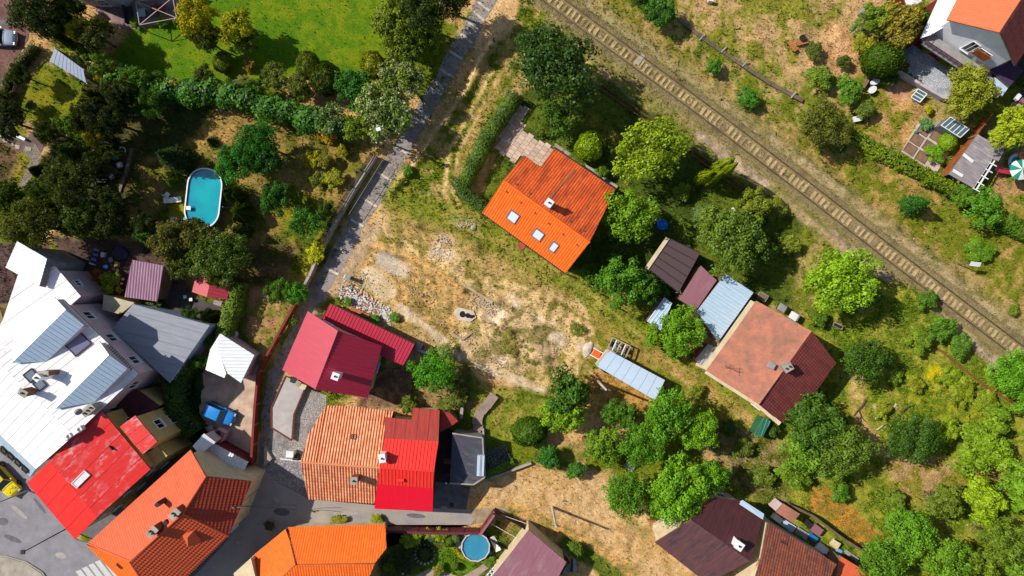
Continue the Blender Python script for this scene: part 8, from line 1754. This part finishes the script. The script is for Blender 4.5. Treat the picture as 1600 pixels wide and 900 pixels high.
for x, y, mt, l in ((765, 864, BLUEP, 'small blue toy next to the round pool'), (778, 877, plain('yellow_pot', (230, 210, 20)), 'yellow flower bucket by the mauve roof corner'), (628, 895, WHITE, 'small white ornament in the shaded garden corner'), (636, 897, CONC, 'pale bird bath in the shaded garden corner')):
    m = MB(); m.tube(W(x, y), W(x, y, .4), .16, .22, 12); m.ring(W(x, y, .4), .2, .04, n=12); tag(m.build('garden_pot', mt, loc=W(x, y)), l, 'pot')
for k, (a, b) in enumerate((((771, 800), (822, 818)), ((762, 815), (806, 840)))):
    m = MB(); m.bar(W(*a, 1.2), W(*b, 1.2), .04); tag(m.build('white_rope', WHITE, loc=W(*a)), ['white rope over the fenced grass patch, nearer the field', 'white rope over the fenced grass patch, nearer the pool'][k], 'rope')
t = thing('scrap_heap', 'dark scrap and silver sheets below the mauve roof corner', 'scrap', W(885, 888))
for k in range(6): m = MB(); m.box(W(878 + k * 4, 892 - k * 2, .15 + .05 * k), (1.3, .35, .12), .6 + .2 * k); m.build('sheet', [STEEL, DARK, GREYR][k % 3], t)
t = thing('terrace_table', 'small white table on the cream terrace by the great grove', 'table', W(1045, 806)); m = MB(); q = W(1045, 806, .3); m.box(q + Vector((0, 0, .7)), (.7, .5, .05), .7); m.build('tabletop', GREYR, t)
for a in (-1, 1): m = MB(); m.bar(q + Vector((a * .2, a * .15, 0)), q + Vector((a * .2, a * .15, .68)), .06); m.build('leg', DARK, t)
# ------------------------------------------------------------------ ground sheet (built after the yards it must lie level under)
for p in (LANE, STREET, ROAD): flatten(p, 4)
for o in list(scene.objects):
    if o.type == 'MESH' and o.get('kind') == 'structure' and o.parent is None and len(o.data.vertices) < 90:
        b = [o.matrix_world @ v.co for v in o.data.vertices]; xs = [v.x * S + 800 for v in b]; ys = [450 - v.y * S for v in b]
        flatten([(min(xs), min(ys)), (max(xs), min(ys)), (max(xs), max(ys)), (min(xs), max(ys))], 0) if (max(xs) - min(xs)) < 260 else None
flatten(bound, 3); flatten([(1436, 190), (1495, 221), (1462, 272), (1409, 237)], 3); flatten([(706, 478), (746, 484), (746, 506), (710, 502)], 2)
GZ = GZ - 0.004
f0 = 1.0 / S
co = np.stack([(PX - 800) * f0, -(PY - 450) * f0, GZ], 1)
edge = (PX <= gx[0]) | (PX >= gx[-1] - 1e-6) | (PY <= gy[0]) | (PY >= gy[-1] - 1e-6); co[edge, 2] = 0
idx = np.arange(NX * NY).reshape(NY, NX); q = np.stack([idx[:-1, :-1], idx[1:, :-1], idx[1:, 1:], idx[:-1, 1:]], -1).reshape(-1, 4)
# skirt out to the horizon
x0, x1, y0, y1 = co[:, 0].min(), co[:, 0].max(), co[:, 1].min(), co[:, 1].max(); B = 1500
ring = np.array([(-B, y1 * 1, 0)] * 0 + [(x0 - B, y1 + B, 0), (x1 + B, y1 + B, 0), (x1 + B, y0 - B, 0), (x0 - B, y0 - B, 0)], float)
n0 = len(co); co = np.vstack([co, ring]); tl, tr, br, bl = idx[0, 0], idx[0, -1], idx[-1, -1], idx[-1, 0]
faces = [tuple(int(i) for i in f) for f in q]
top = [int(i) for i in idx[0, :]]; right = [int(i) for i in idx[:, -1]]; bot = [int(i) for i in idx[-1, ::-1]]; left = [int(i) for i in idx[::-1, 0]]
border = top[:-1] + right[:-1] + bot[:-1] + left[:-1]; nb = len(co); co = np.vstack([co, co[border]]); mp_ = {v: nb + i for i, v in enumerate(border)}
top, right, bot, left = [[mp_[v] for v in s_] for s_ in (top, right, bot, left)]
faces += [tuple([n0 + 1, n0] + top), tuple([n0 + 2, n0 + 1] + right), tuple([n0 + 3, n0 + 2] + bot), tuple([n0, n0 + 3] + left)]
me = bpy.data.meshes.new('ground'); me.from_pydata(co.tolist(), [], faces)
FAR = L3((126, 128, 56)); fd = np.minimum(np.minimum(PX - gx[0], gx[-1] - PX), np.minimum(PY - gy[0], gy[-1] - PY)); fk = ss(fd, 0, 70)[:, None]
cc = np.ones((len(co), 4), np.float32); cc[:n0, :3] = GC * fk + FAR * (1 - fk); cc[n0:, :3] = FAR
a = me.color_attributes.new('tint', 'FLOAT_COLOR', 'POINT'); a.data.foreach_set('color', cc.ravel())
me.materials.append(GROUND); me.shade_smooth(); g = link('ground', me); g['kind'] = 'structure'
# grass and weeds: tufts of a few blades standing on the wild ground
COVER = np.zeros((NY, NX), bool)
def near(px, py): return np.clip(((py - gy[0]) / STEP + .5).astype(int), 0, NY - 1), np.clip(((px - gx[0]) / STEP + .5).astype(int), 0, NX - 1)
def solid_mask():
    M = np.zeros((NY, NX), bool)
    for o in scene.objects:
        if o.type != 'MESH' or o.get('kind') != 'structure' or o.name.startswith('ground'): continue
        if len(o.data.vertices) > 300: continue
        for p in o.data.polygons:
            P = [(o.matrix_world @ o.data.vertices[i].co) for i in p.vertices]
            pp = [(v.x * S + 800, 450 - v.y * S) for v in P]
            if abs(poly_area(pp)) < 4: continue
            xs = [v[0] for v in pp]; ys = [v[1] for v in pp]; i0, j0 = near(np.array([min(xs)]), np.array([min(ys)]))[::-1]; i1, j1 = near(np.array([max(xs)]), np.array([max(ys)]))[::-1]
            sl = (slice(j0[0], j1[0] + 1), slice(i0[0], i1[0] + 1)); X, Y = PX.reshape(NY, NX)[sl], PY.reshape(NY, NX)[sl]
            M[sl] |= sdist(X, Y, pp) > -1
    return M
bpy.context.view_layer.update(); SM = solid_mask()
for pl in (bound, [(1436, 190), (1495, 221), (1462, 272), (1409, 237)], [(706, 478), (746, 484), (746, 506), (710, 502)]): SM |= (sdist(PX, PY, pl) > 0).reshape(NY, NX)
def tufts(name, n, seed, label, cat, hgt, wid, blades, dens, tint, lean=0.6):
    R = np.random.default_rng(seed); px = R.uniform(-40, 1640, n); py = R.uniform(-40, 940, n); j, i = near(px, py); k = j * NX + i
    keep = (R.uniform(0, 1, n) < dens[k]) & ~SM[j, i] & ((TRACKX[k] > 12) | (R.uniform(0, 1, n) < .35)); px, py, k = px[keep], py[keep], k[keep]; m = len(px)
    x = (px - 800) / S; y = -(py - 450) / S; z = GZ[k]; sc = R.uniform(.5, 1.35, m); th = R.uniform(0, 6.28, (m, blades)); V = np.empty((m, blades, 3, 3)); r0 = R.uniform(0, .1, (m, blades))
    hx = hgt * sc[:, None] * R.uniform(.6, 1.2, (m, blades)); ln = hx * R.uniform(.25, 1.1, (m, blades)) * lean; w = wid * sc[:, None] * R.uniform(.7, 1.3, (m, blades))
    bx = x[:, None] + r0 * np.cos(th * 3); by = y[:, None] + r0 * np.sin(th * 3); c, s = np.cos(th), np.sin(th)
    V[..., 0, 0] = bx - s * w; V[..., 0, 1] = by + c * w; V[..., 0, 2] = z[:, None] - .02; V[..., 1, 0] = bx + s * w; V[..., 1, 1] = by - c * w; V[..., 1, 2] = z[:, None] - .02
    V[..., 2, 0] = bx + c * ln; V[..., 2, 1] = by + s * ln; V[..., 2, 2] = z[:, None] + hx
    nv = m * blades * 3; me = bpy.data.meshes.new(name); me.vertices.add(nv); me.loops.add(nv); me.polygons.add(nv // 3); me.vertices.foreach_set('co', V.ravel()); me.loops.foreach_set('vertex_index', np.arange(nv, dtype=np.int32)); me.polygons.foreach_set('loop_start', np.arange(0, nv, 3, dtype=np.int32)); me.update()
    base = GC[k]; t = tint(R, m, base); t = np.repeat(t[:, None, :], blades * 3, 1) * R.uniform(.7, 1.35, (m, 1, 1)); C = np.ones((nv, 4), np.float32); C[:, :3] = np.clip(t.reshape(-1, 3), 0, .8)
    a = me.color_attributes.new('tint', 'FLOAT_COLOR', 'POINT'); a.data.foreach_set('color', C.ravel()); me.materials.append(BLADE); o = link(name, me); tag(o, label, cat, kind='stuff'); print(name, m, nv // 3); return o
greenness = np.clip((GC[:, 1] - GC[:, 0]) * 6 + .5, 0, 1); g3 = L3((108, 132, 36)); s3 = L3((214, 182, 120))
tufts('grass', 210000, 5, 'dry and green grass tufts growing over the open ground', 'grass', .19, .032, 4, np.clip(TUFT * .62, 0, 1), lambda R, m, b: np.where((R.uniform(0, 1, m) < .25)[:, None], b * .5 + np.where((R.uniform(0, 1, m) < .5)[:, None], g3, s3) * .5, b * 1.1))
tufts('weeds', 60000, 6, 'low leafy weeds scattered through the grass', 'weeds', .3, .085, 5, np.clip((TUFT - .3) * .9 * np.clip((N2.ravel() - .44) * 5, 0, 1) * (.06 + greenness), 0, 1), lambda R, m, b: b * .45 + L3((92, 124, 36)) * R.uniform(.6, 1.2, (m, 1)) * .55, 1.2)
print('tris', sum(len(m.polygons) for m in bpy.data.meshes), 'objects', len(scene.objects))
